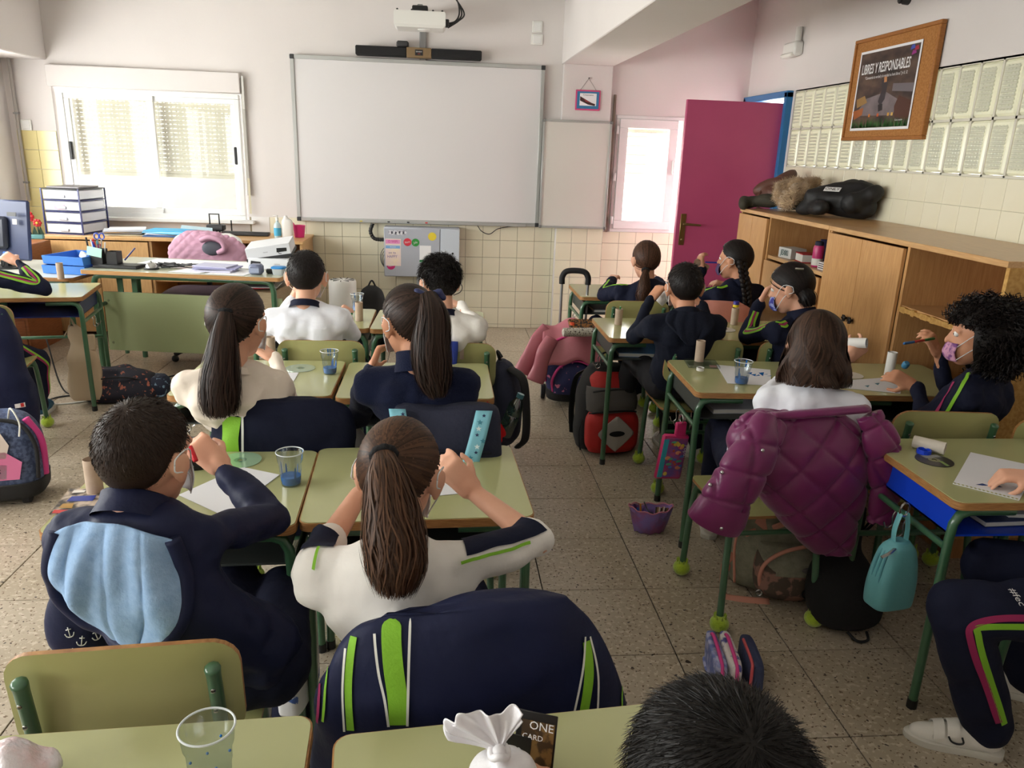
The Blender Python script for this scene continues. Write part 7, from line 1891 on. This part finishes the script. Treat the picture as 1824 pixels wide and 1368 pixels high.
MB().rings(close_rings(loft([(0, .05, .03, 0, 0, 3), (.05, .055, .03, 0, 0, 3), (.085, .035, .02, 0, 0, 2.6)], 40, 14))).build('body', mat('black_print_cloth', (22, 22, 26), .6, noise=(60, .60, .62), col2=(190, 190, 190)), t, smooth=180)
MB().lathe([(.006, .085), (.006, .1)], 10).build('zip_pull', M_METAL, t)
# ---------------------------------------------------- pens held in the hands
def pen(p0, p1, label, cols, r=.0055, name='marker'):
    t = thing(name, label, name.replace('_', ' '), tuple(p0)); p1 = np.asarray(p1) - np.asarray(p0); n = len(cols)
    for k, c in enumerate(cols): MB().tube([p1 * k / n, p1 * (k + .04) / n, p1 * (k + .96) / n, p1 * (k + 1) / n], [r * .85, r, r, r * .85], 10).build(('barrel', 'cap', 'tip')[min(k, 2)], mat('pen_%d_%d_%d' % c, c, .35), t, smooth=180)
    return t
w_ = P1['W'][1]; pen(at(349, 822, Y=1.64), at(338, 795, Y=1.66), 'red pen in the raised hand of the boy with the blue hood', [(206, 24, 40)], .006, 'red_pen')
pen(at(1560, 748, Y=2.72), at(1530, 706, Y=2.70), 'green, red and blue marker in the low hand of the bob haired girl', [(40, 130, 60), (190, 60, 50), (36, 90, 150)])
pen(at(1664, 603, Y=2.86), at(1610, 612, Y=2.80), 'marker with a blue tip held up by the curly haired girl', [(40, 120, 60), (190, 50, 46), (40, 100, 160)])
pen(at(1280, 468, Y=4.72), at(1256, 467, Y=4.74), 'blue brush between the braid girl and her tube', [(40, 60, 170)], .005, 'paint_brush')
pen(at(600, 559, Y=3.86), at(628, 559, Y=3.84), 'green marker in the hand of the boy in white at the front', [(40, 130, 60)])
t = thing('painted_cork', 'round blue painted stopper between the curly haired girl\'s fingers', 'stopper', tuple(at(1613, 650, Y=2.86))); MB().lathe([(.012, -.012), (.014, -.006), (.014, .008), (.010, .014)], 16, rotx(.6)).build('stopper', mat('stopper_blue', (60, 130, 170), .5), t)
t = thing('white_cup', 'small white cup held at the mouth by the boy in the dark hoodie', 'cup', tuple(at(1184, 530, Y=3.80))); MB().lathe([(.022, -.04), (.026, .03), (.024, .03), (.020, -.036), (.0001, -.036)], 20, roty(.7)).build('cup', M_WHITE, t)
# ---------------------------------------------------- plastic bags on the nearest desks
M_PBAG = mat('white_plastic_film', (234, 232, 236), .28, spec=.6, bump=(40, .35))
t, c, o = blobthing('knotted_bag', 'white knotted plastic bag standing on the nearest desk', 'plastic bag', [(at(889, 1338, z=DZ + .10), .011, at(892, 1362, z=DZ + .07), .017), (at(896, 1380, z=DZ + .045), (.05, .04, .042)), (at(925, 1392, z=DZ + .03), .03, at(950, 1405, z=DZ + .025), .024)], M_PBAG, .004, 70, 3, .0045, 'film')
kn = at(889, 1336, z=DZ + .10) - o
def fanp(u, v):
    a = rad(-72 + 96 * u); L = (.078 + .012 * math.sin(u * 7) + .006 * math.sin(u * 23)) * v
    f = .006 * math.sin(u * 17) * v + .004 * math.sin(u * 31 + v * 5) * v
    return kn + V(math.sin(a) * L * .95, f + .012 * v, math.cos(a) * L * .62 + .010 * v * v)
MB().sheet(fanp, 60, 24, .0016).build('knot_fan', M_PBAG, t, smooth=180)
MB().sheet(lambda u, v: fanp(u, v) * V(1, 1, 1) + V(0, .016 * math.sin(u * PI) * v, -.002 - .010 * v), 60, 24, .0016).build('knot_fan', M_PBAG, t, smooth=180)
MB().tube([kn + V(.011 * math.cos(a), .011 * math.sin(a), -.004 + .003 * math.sin(3 * a)) for a in np.linspace(0, 2 * PI, 20, endpoint=False)], .006, 8, loop=True).build('knot', M_PBAG, t, smooth=180)
t, c, o = blobthing('tied_bag', 'crumpled clear and pink plastic bag at the left of the nearest desk', 'plastic bag', [(at(10, 1375, z=DZ + .03), .04, at(70, 1365, z=DZ + .025), .028), (at(20, 1352, z=DZ + .035), .03, at(80, 1345, z=DZ + .03), .018), (at(90, 1345, z=DZ + .03), .014, at(96, 1330, z=DZ + .04), .006)], mat('crinkled_film', (226, 218, 222), .22, spec=.6, bump=(60, .6), noise=(14, .45, .7), col2=(224, 170, 170)), .006, 60, 4, .005, 'film')
def card(name, label, pts, m, z=DZ):
    t = MB(); return None
cA, cB = at(925, 1318, z=DZ + .085), at(905, 1352, z=DZ + .06)
t = thing('dark_card', 'dark printed card leaning against the knotted white bag', 'card', tuple(at(948, 1372, z=DZ))); R = rotz(rad(-20)) @ rotx(-.25)
MB().box(R @ V(0, 0, .045), (.062, .003, .09), R=R, b=.001).build('card', mat('card_black', (24, 22, 20), .3), t)
MB().box(R @ V(.003, -.002, .042), (.050, .001, .07), R=R).build('gold_print', mat('card_gold', (120, 92, 50), .35, noise=(60, .45, .55), col2=(60, 44, 26)), t)
text('ONE', .018, R @ V(.008, -.003, .07), R @ V(1, 0, 0), R @ V(0, 0, 1), mat('white_print'), t, 'card_print'); text('CARD', .012, R @ V(-.004, -.003, .052), R @ V(1, 0, 0), R @ V(0, 0, 1), mat('white_print'), t, 'card_print')
t = thing('small_black_tag', 'small black price tag behind the dark printed card', 'tag', tuple(at(912, 1378, z=DZ))); MB().box(R @ V(0, .012, .03), (.045, .002, .05), R=R, b=.001).build('tag', mat('card_black'), t); text('50', .018, R @ V(0, .0105, .03), R @ V(1, 0, 0), R @ V(0, 0, 1), mat('white_print'), t, 'card_print')
# ---------------------------------------------------- books in the trays
def inplane(d, x, y, z):
    X, Y, a = DESKS[d][:3]; return tuple(V(X, Y, 0) + rotz(rad(a)) @ V(x, y, z))
def notebook(d, x, y, rz, size, c, label, z=.582):
    t = thing('notebook', label, 'notebook', inplane(d, x, y, z), rad(rz + DESKS[d][2])); MB().box((0, 0, size[2] / 2), (size[0] - .004, size[1] - .004, size[2] - .004)).build('pages', M_PIPING, t)
    for zz in (.0012, size[2] - .0012): MB().box((0, 0, zz), (size[0], size[1], .0024), b=.0008).build('cover', mat('cover_%d_%d_%d' % c, c, .4), t)
    return t
notebook('R4', .0, -.06, 3, (.28, .21, .018), (36, 56, 110), 'blue plastic folder in the bright blue tray')
notebook('R4', .06, -.08, -6, (.20, .16, .012), (206, 210, 214), 'white notebook on the folder in the bright blue tray', .602)
notebook('R3', -.05, -.05, 4, (.30, .21, .02), (190, 196, 206), 'pale exercise books in the tray of the desk with the pink pouch')
notebook('R3', .19, -.12, 20, (.14, .20, .015), (190, 60, 70), 'red and white spiral notebook sticking out of the middle right tray')
notebook('R2', -.06, -.07, -3, (.32, .22, .022), (90, 140, 190), 'light blue folder in the tray of the hoodie boy\'s desk')
notebook('R1', -.02, -.06, 2, (.34, .22, .02), (60, 70, 84), 'dark folder in the tray of the front right desk')
notebook('B1', .02, -.04, 0, (.34, .24, .03), (120, 40, 84), 'plum coloured folder in the tray before the girl in beige')
notebook('C2', .05, -.08, 2, (.30, .20, .02), (200, 204, 200), 'white folder in the tray of the curly haired boy\'s desk')
# carrier bags under the left desks
t = thing('paper_carrier_bag', 'white carrier bag with blue print hanging between the two near left desks', 'bag', (-.375, 1.80, .16), rad(80))
MB().rings(close_rings(loft([(0, .09, .03, 0, 0, 4), (.02, .095, .035, 0, 0, 4), (.26, .10, .03, 0, 0, 4), (.28, .09, .015, 0, 0, 4)], 48, 16))).build('body', mat('carrier_white', (214, 214, 216), .5, noise=(18, .56, .58), col2=(60, 90, 160)), t, smooth=180)
for k in (-1, 1): MB().tube(spline([(-.04, .012 * k, .27), (-.035, .01 * k, .34), (0, 0, .37), (.035, .01 * k, .34), (.04, .012 * k, .27)], 16), .004, 6).build('handle', M_PIPING, t)
t = thing('clear_carrier_bag', 'crumpled white plastic bag hanging under the fleece girl\'s desk', 'bag', (-.34, 2.92, .22), rad(20))
me = MB().rings(close_rings(loft([(0, .06, .05, 0, 0, 2.4), (.10, .075, .06, 0, 0, 2.4), (.24, .05, .03, 0, 0, 2.2), (.32, .015, .015, 0, 0, 2)], 48, 18))).mesh('film', M_PBAG, 180); rumple(me, .010, 34, 5); link('film', me, t)
t = thing('dark_coat_bundle', 'dark navy jacket bundle hanging under the desk of the girl in beige', 'jacket', (-.52, 3.02, .24), 0)
me = MB().rings(close_rings(loft([(0, .08, .06, 0, 0, 2.4), (.12, .12, .08, 0, 0, 2.4), (.28, .08, .05, 0, 0, 2.2), (.32, .03, .03, 0, 0, 2)], 48, 18))).mesh('cloth', M_NAVYS, 180); rumple(me, .012, 26, 6); link('cloth', me, t)

# ---------------------------------------------------- teacher's corner
TO, TR = V(-1.66, 5.50, .7502), rotz(rad(-7.5))
def T_(px, py): return at(px, py, z=.7502)
# drawers tower
t = thing('drawer_tower', 'clear plastic drawer tower with navy frames on the low cabinet', 'drawer unit', (-2.99, 6.74, .826), rad(-10))
M_CLR = mat('frosted_clear', (206, 208, 216), .25, alpha=.9); M_NVF = mat('navy_frame', (40, 44, 96), .4)
for k in range(4):
    z = .004 + k * .088
    d_ = MB().box((0, 0, z + .042), (.30, .34, .074), b=.006).build('drawer', M_CLR, t); MB().box((0, -.175, z + .03), (.075, .012, .022), b=.004).build('handle', M_CLR, d_)
    if k == 2: MB().box((-.02, -.1705, z + .035), (.09, .004, .04)).build('pink_content', mat('content_pink', (206, 150, 170), .6), d_)
for k in range(5): MB().box((0, 0, .002 + k * .088), (.32, .36, .007), b=.002).build('frame', M_NVF if k < 4 else M_DARK, t)
for sx in (-1, 1):
    for sy in (-1, 1): MB().box((sx * .156, sy * .176, .178), (.010, .010, .36)).build('post', M_NVF, t)
t = bx('grey_folder', 'flat grey folder on top of the drawer tower', 'folder', (-2.99, 6.74, 1.186), (.26, .30, .012), mat('folder_grey', (120, 116, 120), .5), -6)
# piles of paper
def pile(name, label, cat, loc, rz, n, size, cols, group=None, seed=0):
    r = np.random.default_rng(seed); z = loc[2]
    for k in range(n):
        c = cols[k % len(cols)]; h = r.uniform(.004, .012)
        o = MB().box((0, 0, h / 2), (size[0] * r.uniform(.9, 1.05), size[1] * r.uniform(.9, 1.05), h), b=.0008).build(name, mat('pap_%d_%d_%d' % c, c, .6), None, loc=(loc[0] + r.uniform(-.02, .02), loc[1] + r.uniform(-.02, .02), z), rz=rad(rz + r.uniform(-12, 12)))
        tag(o, label % (('lowest', 'second from below', 'third from below', 'fourth from below', 'fifth from below', 'sixth from below', 'topmost')[k if k < n - 1 else 6]), cat); z += h
pile('paper_stack', 'folder in the left paper pile on the low cabinet, %s', 'folder', (-2.58, 6.66, .826), 8, 6, (.30, .22), [(206, 200, 176), (226, 226, 226), (120, 118, 122), (214, 190, 120), (200, 204, 214), (226, 226, 230)], seed=1)
pile('blue_folder_stack', 'folder in the blue pile on the low cabinet, %s', 'folder', (-2.22, 6.64, .826), -6, 7, (.36, .23), [(60, 100, 160), (84, 120, 176), (206, 212, 220), (228, 230, 234), (90, 180, 220), (190, 220, 236), (70, 176, 220)], seed=2)
o = sheet_thing('loose_paper', 'pale sheet sticking out of the blue folder pile', 'paper', [(-2.10, 6.52, .90), (-1.86, 6.56, .88), (-1.90, 6.70, .89), (-2.14, 6.68, .91)], mat('pap_190_220_236'))
t = thing('black_document_camera', 'black folded document camera lying on the low cabinet', 'camera', (-1.78, 6.78, .826), rad(-3))
MB().box((.08, 0, .018), (.50, .07, .03), b=.006).build('arm', M_DARK, t); MB().box((-.12, .02, .06), (.14, .09, .05), b=.008).build('base', M_DARK, t)
MB().tube([(-.17, .02, .08), (-.17, .02, .17), (-.09, .02, .17), (-.09, .02, .08)], .007, 8).build('bracket', M_BLACK, t); MB().tube([(.0, .05, .03), (.0, .05, .12)], .006, 8).build('post', M_BLACK, t)
for k in range(5): MB().ell((-.16 + .025 * k, -.04, .03), (.006, .006, .006), n=8, m=6).build('button', M_PALE, t)
t = thing('sanitiser_bottle', 'clear sanitiser bottle with blue label on the low cabinet', 'bottle', (-1.36, 6.66, .826))
MB().lathe([(.028, 0), (.03, .005), (.03, .10), (.02, .125), (.011, .13), (.011, .145)], 22).build('bottle', mat('clear_gel', (200, 222, 228), .15, alpha=.8), t); MB().lathe([(.0305, .02), (.0305, .085)], 22, cap=False).build('label', mat('label_blue', (70, 170, 210), .5), t); MB().lathe([(.012, .145), (.012, .165), (.005, .168), (.005, .18)], 14).box((-.012, 0, .182), (.04, .012, .01), b=.003).build('pump', M_WHITE, t)
t = thing('soap_can', 'milky white plastic can beside the sanitiser bottle', 'bottle', (-1.28, 6.67, .826))
MB().rings(close_rings(loft([(0, .045, .032, 0, 0, 3), (.13, .045, .032, 0, 0, 3), (.165, .02, .02, -.01, 0, 2.4), (.185, .014, .014, -.01, 0, 2)], 36, 18))).build('can', mat('milky_plastic', (226, 224, 220), .35), t, smooth=180)
t = thing('pink_tub', 'magenta plastic tub beside the milky can', 'tub', (-1.20, 6.76, .826))
MB().lathe([(.04, 0), (.052, .10), (.048, .10), (.037, .004), (.0001, .004)], 24).build('tub', mat('magenta_plastic', (216, 40, 120), .4), t)
t = thing('pink_flower_ornament', 'round magenta ornament on a stick above the pink tub', 'ornament', (-1.27, 6.80, .92)); MB().lathe([(.024, -.012), (.028, 0), (.024, .012)], 20, rotx(PI / 2)).build('disc', mat('magenta_plastic'), t); MB().tube([(0, 0, -.09), (0, 0, 0)], .004, 6).build('stick', M_WHITE, t)
# on the teacher's desk
def onT(x, y): return TO + TR @ V(x, y, 0)
ar = rad(-7.5)
t = thing('pen_organiser', 'black desk organiser full of pens on the left of the teacher\'s desk', 'pen holder', tuple(onT(-.56, -.17)), ar)
MB().box((.08, 0, .012), (.30, .13, .022), b=.004).build('base', M_BLACK, t)
for (x, y, w__, h) in ((-.05, 0, .075, .10), (.04, .02, .07, .085)):
    for sx, sy, a_, b__ in ((0, -1, w__, .003), (0, 1, w__, .003), (-1, 0, .003, w__), (1, 0, .003, w__)): MB().box((x + sx * w__ / 2, y + sy * w__ / 2, h / 2 + .02), (a_, b__, h)).build('cup_side', M_BLACK, t)
r = np.random.default_rng(8)
pcs = [(40, 70, 180), (200, 40, 60), (230, 230, 232), (60, 160, 190), (150, 40, 90), (30, 30, 34)]
for k in range(14):
    b0 = V(-.05 + r.uniform(-.025, .025), r.uniform(-.025, .025), .03); e_ = b0 + V(r.uniform(-.03, .03), r.uniform(-.02, .02), r.uniform(.12, .16)); c = pcs[k % 6]
    MB().tube([b0, e_], .0045, 8).build('pen', mat('pen_%d_%d_%d' % c, c, .35), t)
for sgn in (-1, 1): MB().tube([V(-.03 + sgn * .018 + .016 * math.cos(a), -.01, .205 + .020 * math.sin(a)) for a in np.linspace(0, 2 * PI, 18, endpoint=False)], .0042, 6, loop=True).build('scissor_ring', mat('scissor_blue', (30, 70, 180), .35), t)
MB().tube([(-.04, -.01, .04), (-.015, -.01, .19)], .004, 6).build('scissor_blade', M_METAL, t); MB().tube([(-.02, -.01, .04), (-.045, -.01, .19)], .004, 6).build('scissor_blade', M_METAL, t)
MB().box((-.055, -.046, .105), (.10, .002, .06), R=roty(.18)).build('mint_note', mat('mint_paper', (176, 222, 206), .6), t)
MB().box((-.165, .01, .07), (.05, .02, .045), R=roty(.5), b=.006).build('paper_scrap', M_PIPING, t)
MB().tube([(.12, 0, .05), (.18, .04, .13)], .005, 8).build('pen', mat('pen_dark_blue', (40, 44, 110), .4), t)
MB().tube([(-.13, .03, .02), (-.145, .03, .19)], .006, 8).build('pen', M_BLACK, t)
t = thing('service_bell', 'silver service bell on the teacher\'s desk', 'bell', tuple(onT(-.25, -.19)), 0)
MB().lathe([(.045, 0), (.047, .008), (.044, .012)], 24).build('base', M_BLACK, t); MB().lathe([(.040, .013), (.038, .024), (.028, .038), (.012, .046), (.0001, .047)], 24).build('dome', M_METAL, t); MB().lathe([(.005, .047), (.006, .056), (.0001, .058)], 10).build('button', M_METAL, t)
r = np.random.default_rng(4)
t = stuff(tag(MB().box((0, 0, 0), (.001, .001, .001)).build('jumbled_pens', mat('jumble_dark', (46, 46, 48), .5), None, loc=tuple(onT(-.20, -.10))), 'jumble of dark pens and clips lying on the teacher\'s desk', 'stationery'))
mb = MB()
for k in range(42):
    a = r.uniform(-.5, .5); p = V(r.uniform(-.17, .17), r.uniform(-.04, .04), .006 + r.uniform(0, .022)); d = V(math.cos(a), math.sin(a), r.uniform(-.1, .1)) * r.uniform(.02, .06); mb.tube([p - d, p + d], .004, 6)
t.data = mb.mesh('jumble', mat('jumble_dark'))
sheet_thing('paper_sheet', 'big white sheet covering the back of the teacher\'s desk', 'paper', [onT(-.46, .02) + V(0, 0, .001), onT(.42, -.02) + V(0, 0, .001), onT(.42, .28) + V(0, 0, .001), onT(-.44, .28) + V(0, 0, .001)], M_PAPER)
sheet_thing('paper_sheet', 'white sheet at the middle front edge of the teacher\'s desk', 'paper', [onT(-.10, -.27) + V(0, 0, .001), onT(.12, -.29) + V(0, 0, .001), onT(.16, -.06) + V(0, 0, .001), onT(-.02, -.04) + V(0, 0, .001)], M_PAPER)
sheet_thing('paper_sheet', 'white sheet at the right front edge of the teacher\'s desk', 'paper', [onT(.16, -.30) + V(0, 0, .001), onT(.42, -.31) + V(0, 0, .001), onT(.44, -.06) + V(0, 0, .001), onT(.20, -.04) + V(0, 0, .001)], M_PAPER)
pile('booklet_stack', 'booklet in the small pile on the teacher\'s desk, %s', 'booklet', tuple(onT(.17, -.14) + V(0, 0, .0025)), -4, 4, (.27, .16), [(206, 204, 226), (226, 226, 234), (150, 150, 190), (190, 190, 214)], seed=5)
t = bx('camera_box', 'white printed box lying flat at the back of the teacher\'s desk', 'box', tuple(onT(.49, .10)), (.30, .22, .075), mat('box_white', (226, 228, 232), .45), -6, part='box')
t2 = bx('camera_box', 'white printed box tilted on top of the flat one', 'box', tuple(onT(.46, .14) + V(0, 0, .092)), (.30, .24, .08), mat('box_white'), -6, part='box'); t2.rotation_euler = (rad(6), rad(-9), rad(2))
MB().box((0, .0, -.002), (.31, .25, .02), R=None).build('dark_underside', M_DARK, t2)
for q, hw in ((t, .11), (t2, .12)):
    xx = -.10 if q is t else .09
    MB().poly([(xx - .035, -hw - .0008, .028), (xx + .035, -hw - .0008, .028), (xx + .038, -hw - .0008, .052), (xx - .03, -hw - .0008, .058)]).build('black_print', M_BLACK, q, smooth=0)
    MB().tube([V(xx - .008 + .016 * math.cos(a), -hw - .001, .03 + .014 * math.sin(a)) for a in np.linspace(1.2, 5, 12)], .002, 5).build('cable_print', M_BLACK, q); text('camara' if q is t else 'vision', .014, (.05 if q is t else -.02, -hw - .001, .04), (1, 0, 0), (0, 0, 1), mat('grey_ink', (120, 122, 128), .6), q, 'box_lettering')
t = thing('hole_punch', 'grey blue hole punch at the right of the teacher\'s desk', 'punch', tuple(onT(.475, -.22)), ar)
MB().box((0, 0, .035), (.085, .075, .068), b=.014).build('body', mat('punch_grey', (112, 120, 146), .35), t); MB().box((0, -.0385, .03), (.06, .003, .03)).build('face', mat('punch_pale', (150, 160, 186), .35), t)
t = bx('black_charger', 'small black charger between the punch and the lidded tub', 'charger', tuple(onT(.55, -.16)), (.06, .05, .03), M_BLACK, 20, b=.008)
t = thing('lidded_tub', 'small clear tub with a blue lid at the right of the teacher\'s desk', 'tub', tuple(onT(.615, -.19)), ar)
MB().rings(close_rings(loft([(0, .035, .03, 0, 0, 4), (.04, .042, .036, 0, 0, 4)], 40))).build('tub', mat('tub_clear', (206, 214, 216), .2, alpha=.8), t, smooth=60); MB().ell((0, 0, .016), (.028, .024, .012), n=16, m=8).build('content', mat('content_beige', (190, 150, 120), .7), t)
MB().rings(close_rings(loft([(.041, .046, .04, 0, 0, 4), (.051, .046, .04, 0, 0, 4), (.054, .04, .034, 0, 0, 4)], 40))).build('lid', mat('lid_blue', (40, 140, 214), .35), t, smooth=60)
pile('desk_book', 'book on the shelf below the right end of the teacher\'s desk, %s', 'book', tuple(onT(.42, -.06) - V(0, 0, .118)), 8, 4, (.26, .20), [(36, 34, 40), (170, 40, 50), (226, 226, 226), (60, 60, 66)], seed=6)
# blue trays and monitor
for k, (z, lab) in enumerate(((.703, 'lower light blue letter tray on the computer desk'), (.765, 'upper light blue letter tray stacked on the lower one'))):
    t = thing('letter_tray', lab, 'tray', (-2.47 + .012 * k, 5.50, z), rad(-10 - 5 * k)); mt = mat('tray_blue', (70, 130, 214), .35)
    MB().box((0, 0, .003), (.28, .30, .005)).build('bottom', mt, t); MB().box((0, -.155, .03), (.30, .005, .055), R=rotx(.18)).build('front', mt, t)
    for sx in (-1, 1): MB().box((sx * .145, 0, .03), (.005, .31, .055)).build('side', mt, t)
    MB().box((0, .155, .03), (.29, .005, .055)).build('back', mt, t)
t = thing('monitor', 'dark blue black monitor seen from behind at the left edge', 'monitor', (-2.99, 5.60, .703), rad(-16))
MB().box((0, 0, .26), (.46, .03, .40), R=rotx(-.12), b=.01).build('back_shell', mat('monitor_blue', (44, 54, 86), .45), t); MB().box((-.04, -.03, .24), (.24, .05, .22), R=rotx(-.12), b=.02).build('back_bulge', mat('monitor_dark', (30, 34, 50), .5), t)
MB().box((0, 0, .06), (.07, .035, .14), b=.006).build('stand', M_BLACK, t); MB().lathe([(.13, 0), (.13, .008), (.10, .012)], 30, np.diag([1, .75, 1])).build('foot', M_BLACK, t)
MB().box((.14, -.041, .37), (.07, .003, .026), R=rotx(-.12)).build('model_plate', M_BLACK, t); MB().box((.15, -.034, .32), (.035, .003, .035), R=rotx(-.12)).build('white_sticker', M_PALE, t)
MB().box((.05, -.045, .10), (.03, .02, .03), b=.004).build('blue_plug', mat('vga_blue', (40, 110, 230), .35), t); MB().tube(spline([(.05, -.05, .09), (.05, -.07, .04), (.02, -.06, .004)], 12), .005, 6).build('cable', M_BLACK, t)
t = thing('flower_ornament', 'red wooden flower ornament on the brown drawer unit', 'ornament', tuple(at(61, 425, Y=6.05)), rad(10))
MB().box((0, 0, .015), (.13, .05, .03), b=.004).build('base', mat('ornament_teal', (110, 160, 160), .6), t)
for x, z, r_ in ((-.02, .16, .04), (.035, .115, .03)):
    MB().tube([(x, 0, .02), (x, 0, z)], .005, 6).build('stem', mat('ornament_green', (50, 70, 50), .6), t)
    for k in range(7): a = k * 2 * PI / 7; MB().ell((x + r_ * .62 * math.cos(a), 0, z + r_ * .62 * math.sin(a)), (r_ * .42, .008, r_ * .42), n=12, m=8).build('petal', mat('ornament_red', (196, 40, 44), .5), t)
    MB().ell((x, -.008, z), (r_ * .35, .008, r_ * .35), n=12, m=8).build('flower_centre', mat('ornament_yellow', (224, 180, 70), .5), t)
for k in range(3): MB().poly([(-.05 + k * .04, 0, .03), (-.03 + k * .04, 0, .09), (-.01 + k * .04, 0, .03)], .006, (0, 1, 0)).build('leaf', mat('ornament_green'), t, smooth=0)
# air purifier and the black bag behind the front desks
t = thing('air_purifier', 'round white air purifier with a black grille on the floor below the board', 'air purifier', (-.80, 6.35, 0))
MB().lathe([(.10, 0), (.112, .01), (.112, .52), (.105, .535)], 40).build('body', M_WHITE, t, smooth=50); MB().lathe([(.098, .536), (.04, .522), (.0001, .52)], 36, cap=False).build('grille_dish', M_BLACK, t, smooth=60)
for k in range(9): a = k * 2 * PI / 9; MB().tube([(.02 * math.cos(a), .02 * math.sin(a), .531), (.095 * math.cos(a + .5), .095 * math.sin(a + .5), .538)], .004, 6).build('grille_blade', M_DARK, t)
t = thing('black_bag', 'black bag on the floor beside the white air purifier', 'bag', (-.58, 6.55, 0)); me = MB().rings(close_rings(loft([(.01, .12, .08, 0, 0, 3), (.25, .12, .08, 0, 0, 3), (.40, .09, .06, 0, 0, 2.6), (.45, .04, .03, 0, 0, 2.4)], 48, 20))).mesh('body', M_BLK, 180); rumple(me, .008, 20, 3); link('body', me, t); MB().tube(spline([(-.04, 0, .43), (0, 0, .50), (.04, 0, .43)], 12), .008, 6).build('handle', M_BLK, t)
# cables on the floor below the teacher's desk
for k, (P, lab) in enumerate((([(-2.6, 5.2, .3), (-2.45, 5.0, .03), (-2.3, 4.9, .006), (-2.1, 5.0, .006), (-1.9, 5.3, .006), (-1.6, 5.5, .006), (-1.35, 5.6, .006), (-1.2, 5.8, .006)], 'dark cable lying on the floor below the teacher\'s desk'), ([(-2.75, 5.0, .5), (-2.6, 4.9, .12), (-2.5, 4.75, .006), (-2.4, 4.85, .006), (-2.25, 4.95, .006), (-2.1, 5.2, .006)], 'grey cable curling on the floor under the computer desk'), ([(-2.7, 4.75, .005), (-2.5, 4.70, .005), (-2.3, 4.72, .005), (-2.15, 4.8, .005)], 'white cable on the floor by the beige tote bag'))):
    o = MB().tube(spline(P, 50), .005, 6).build('floor_cable', (M_BLACK, M_DARK, M_PIPING)[k]); tag(o, lab, 'cable')

t = thing('anchor_print_bag', 'navy bag with white anchors hanging beside the boy with the blue hood', 'bag', tuple(at(152, 1180, Y=1.50)), 0)
me = MB().rings(close_rings(loft([(0, .05, .04, 0, 0, 2.6), (.08, .06, .05, 0, 0, 2.6), (.18, .045, .04, 0, 0, 2.4), (.24, .02, .02, 0, 0, 2)], 48, 18))).mesh('body', M_NAVYS, 180); rumple(me, .006, 30, 9); link('body', me, t)
_b = bvh_of(me); _o = np.array(t.location)
for k, (a, b) in enumerate(((128, 1090), (150, 1105), (172, 1095), (124, 1125), (146, 1140), (170, 1130), (130, 1160), (156, 1168))):
    h = _b.ray_cast(Vector(C0 - _o), Vector(nrm(at(a, b, Y=1.5) - C0)))
    if h[0] is None: continue
    q, nn = np.array(h[0]), np.array(h[1]); yy = nrm(V(.2 * (-1) ** k, 0, 1) - nn * nn[2]); xx = np.cross(yy, nn); q = q + nn * .003
    an = MB().tube([q + yy * .011, q - yy * .010], .0012, 5).tube([q + xx * .005 + yy * .006, q - xx * .005 + yy * .006], .0011, 5)
    an.tube(spline([q + xx * .009 - yy * .002, q + xx * .006 - yy * .009, q - yy * .011, q - xx * .006 - yy * .009, q - xx * .009 - yy * .002], 12), .0012, 5)
    an.build('anchor_print', M_PIPING, t, smooth=180)
# mark on the white shoes and lettering on the trousers
for s_ in P14['t'].children:
    if s_.name.startswith('shoe'):
        MB().tube(spline([(.0395, .035, .062), (.0415, .030, .046), (.042, .045, .040), (.041, .060, .044), (.039, .068, .056)], 16), .0028, 6).build('curved_mark', M_BLACK, s_, smooth=180)
        MB().tube(spline([(-.0395, .035, .062), (-.0415, .030, .046), (-.042, .045, .040), (-.041, .060, .044), (-.039, .068, .056)], 16), .0028, 6).build('curved_mark', M_BLACK, s_, smooth=180)
h = P14['pbv'].ray_cast(Vector(C0), Vector(nrm(at(1809, 1066, Y=1.6) - C0)))
if h[0] is not None:
    q, nn = np.array(h[0]), np.array(h[1]); ax = nrm(P14['K'][-1] - P14['pel']); xx = nrm(-V(0, 0, 1) + nn * nn[2]); yy = np.cross(nn, xx)
    text('#fec', .029, q + nn * .006 - P14['o0'], xx, yy, mat('white_print'), P14['pants'], 'trouser_print')

o, R = chairframe('P13b')
mbg = thing('magenta_bag', 'plum and magenta bag hung on the chair at the right edge', 'bag', tuple(o), rad(CHAIRS['P13b'][2]))
add_loft('body', [(.52, .10, .04, -.06, -.27, 2.6), (.58, .12, .05, -.06, -.27, 2.6), (.70, .10, .04, -.05, -.265, 2.6), (.76, .05, .02, -.05, -.255, 2.2)], mat('magenta_nylon', (170, 26, 80), .5, bump=(40, .2)), mbg, rum_=.006, seed=31)
MB().tube(spline([(-.10, -.27, .70), (-.075, -.262, .80), (-.02, -.262, .80), (.0, -.27, .70)], 20), .018, 8, flat=.35).build('strap', mat('plum_webbing', (70, 26, 54), .7), mbg, smooth=180)
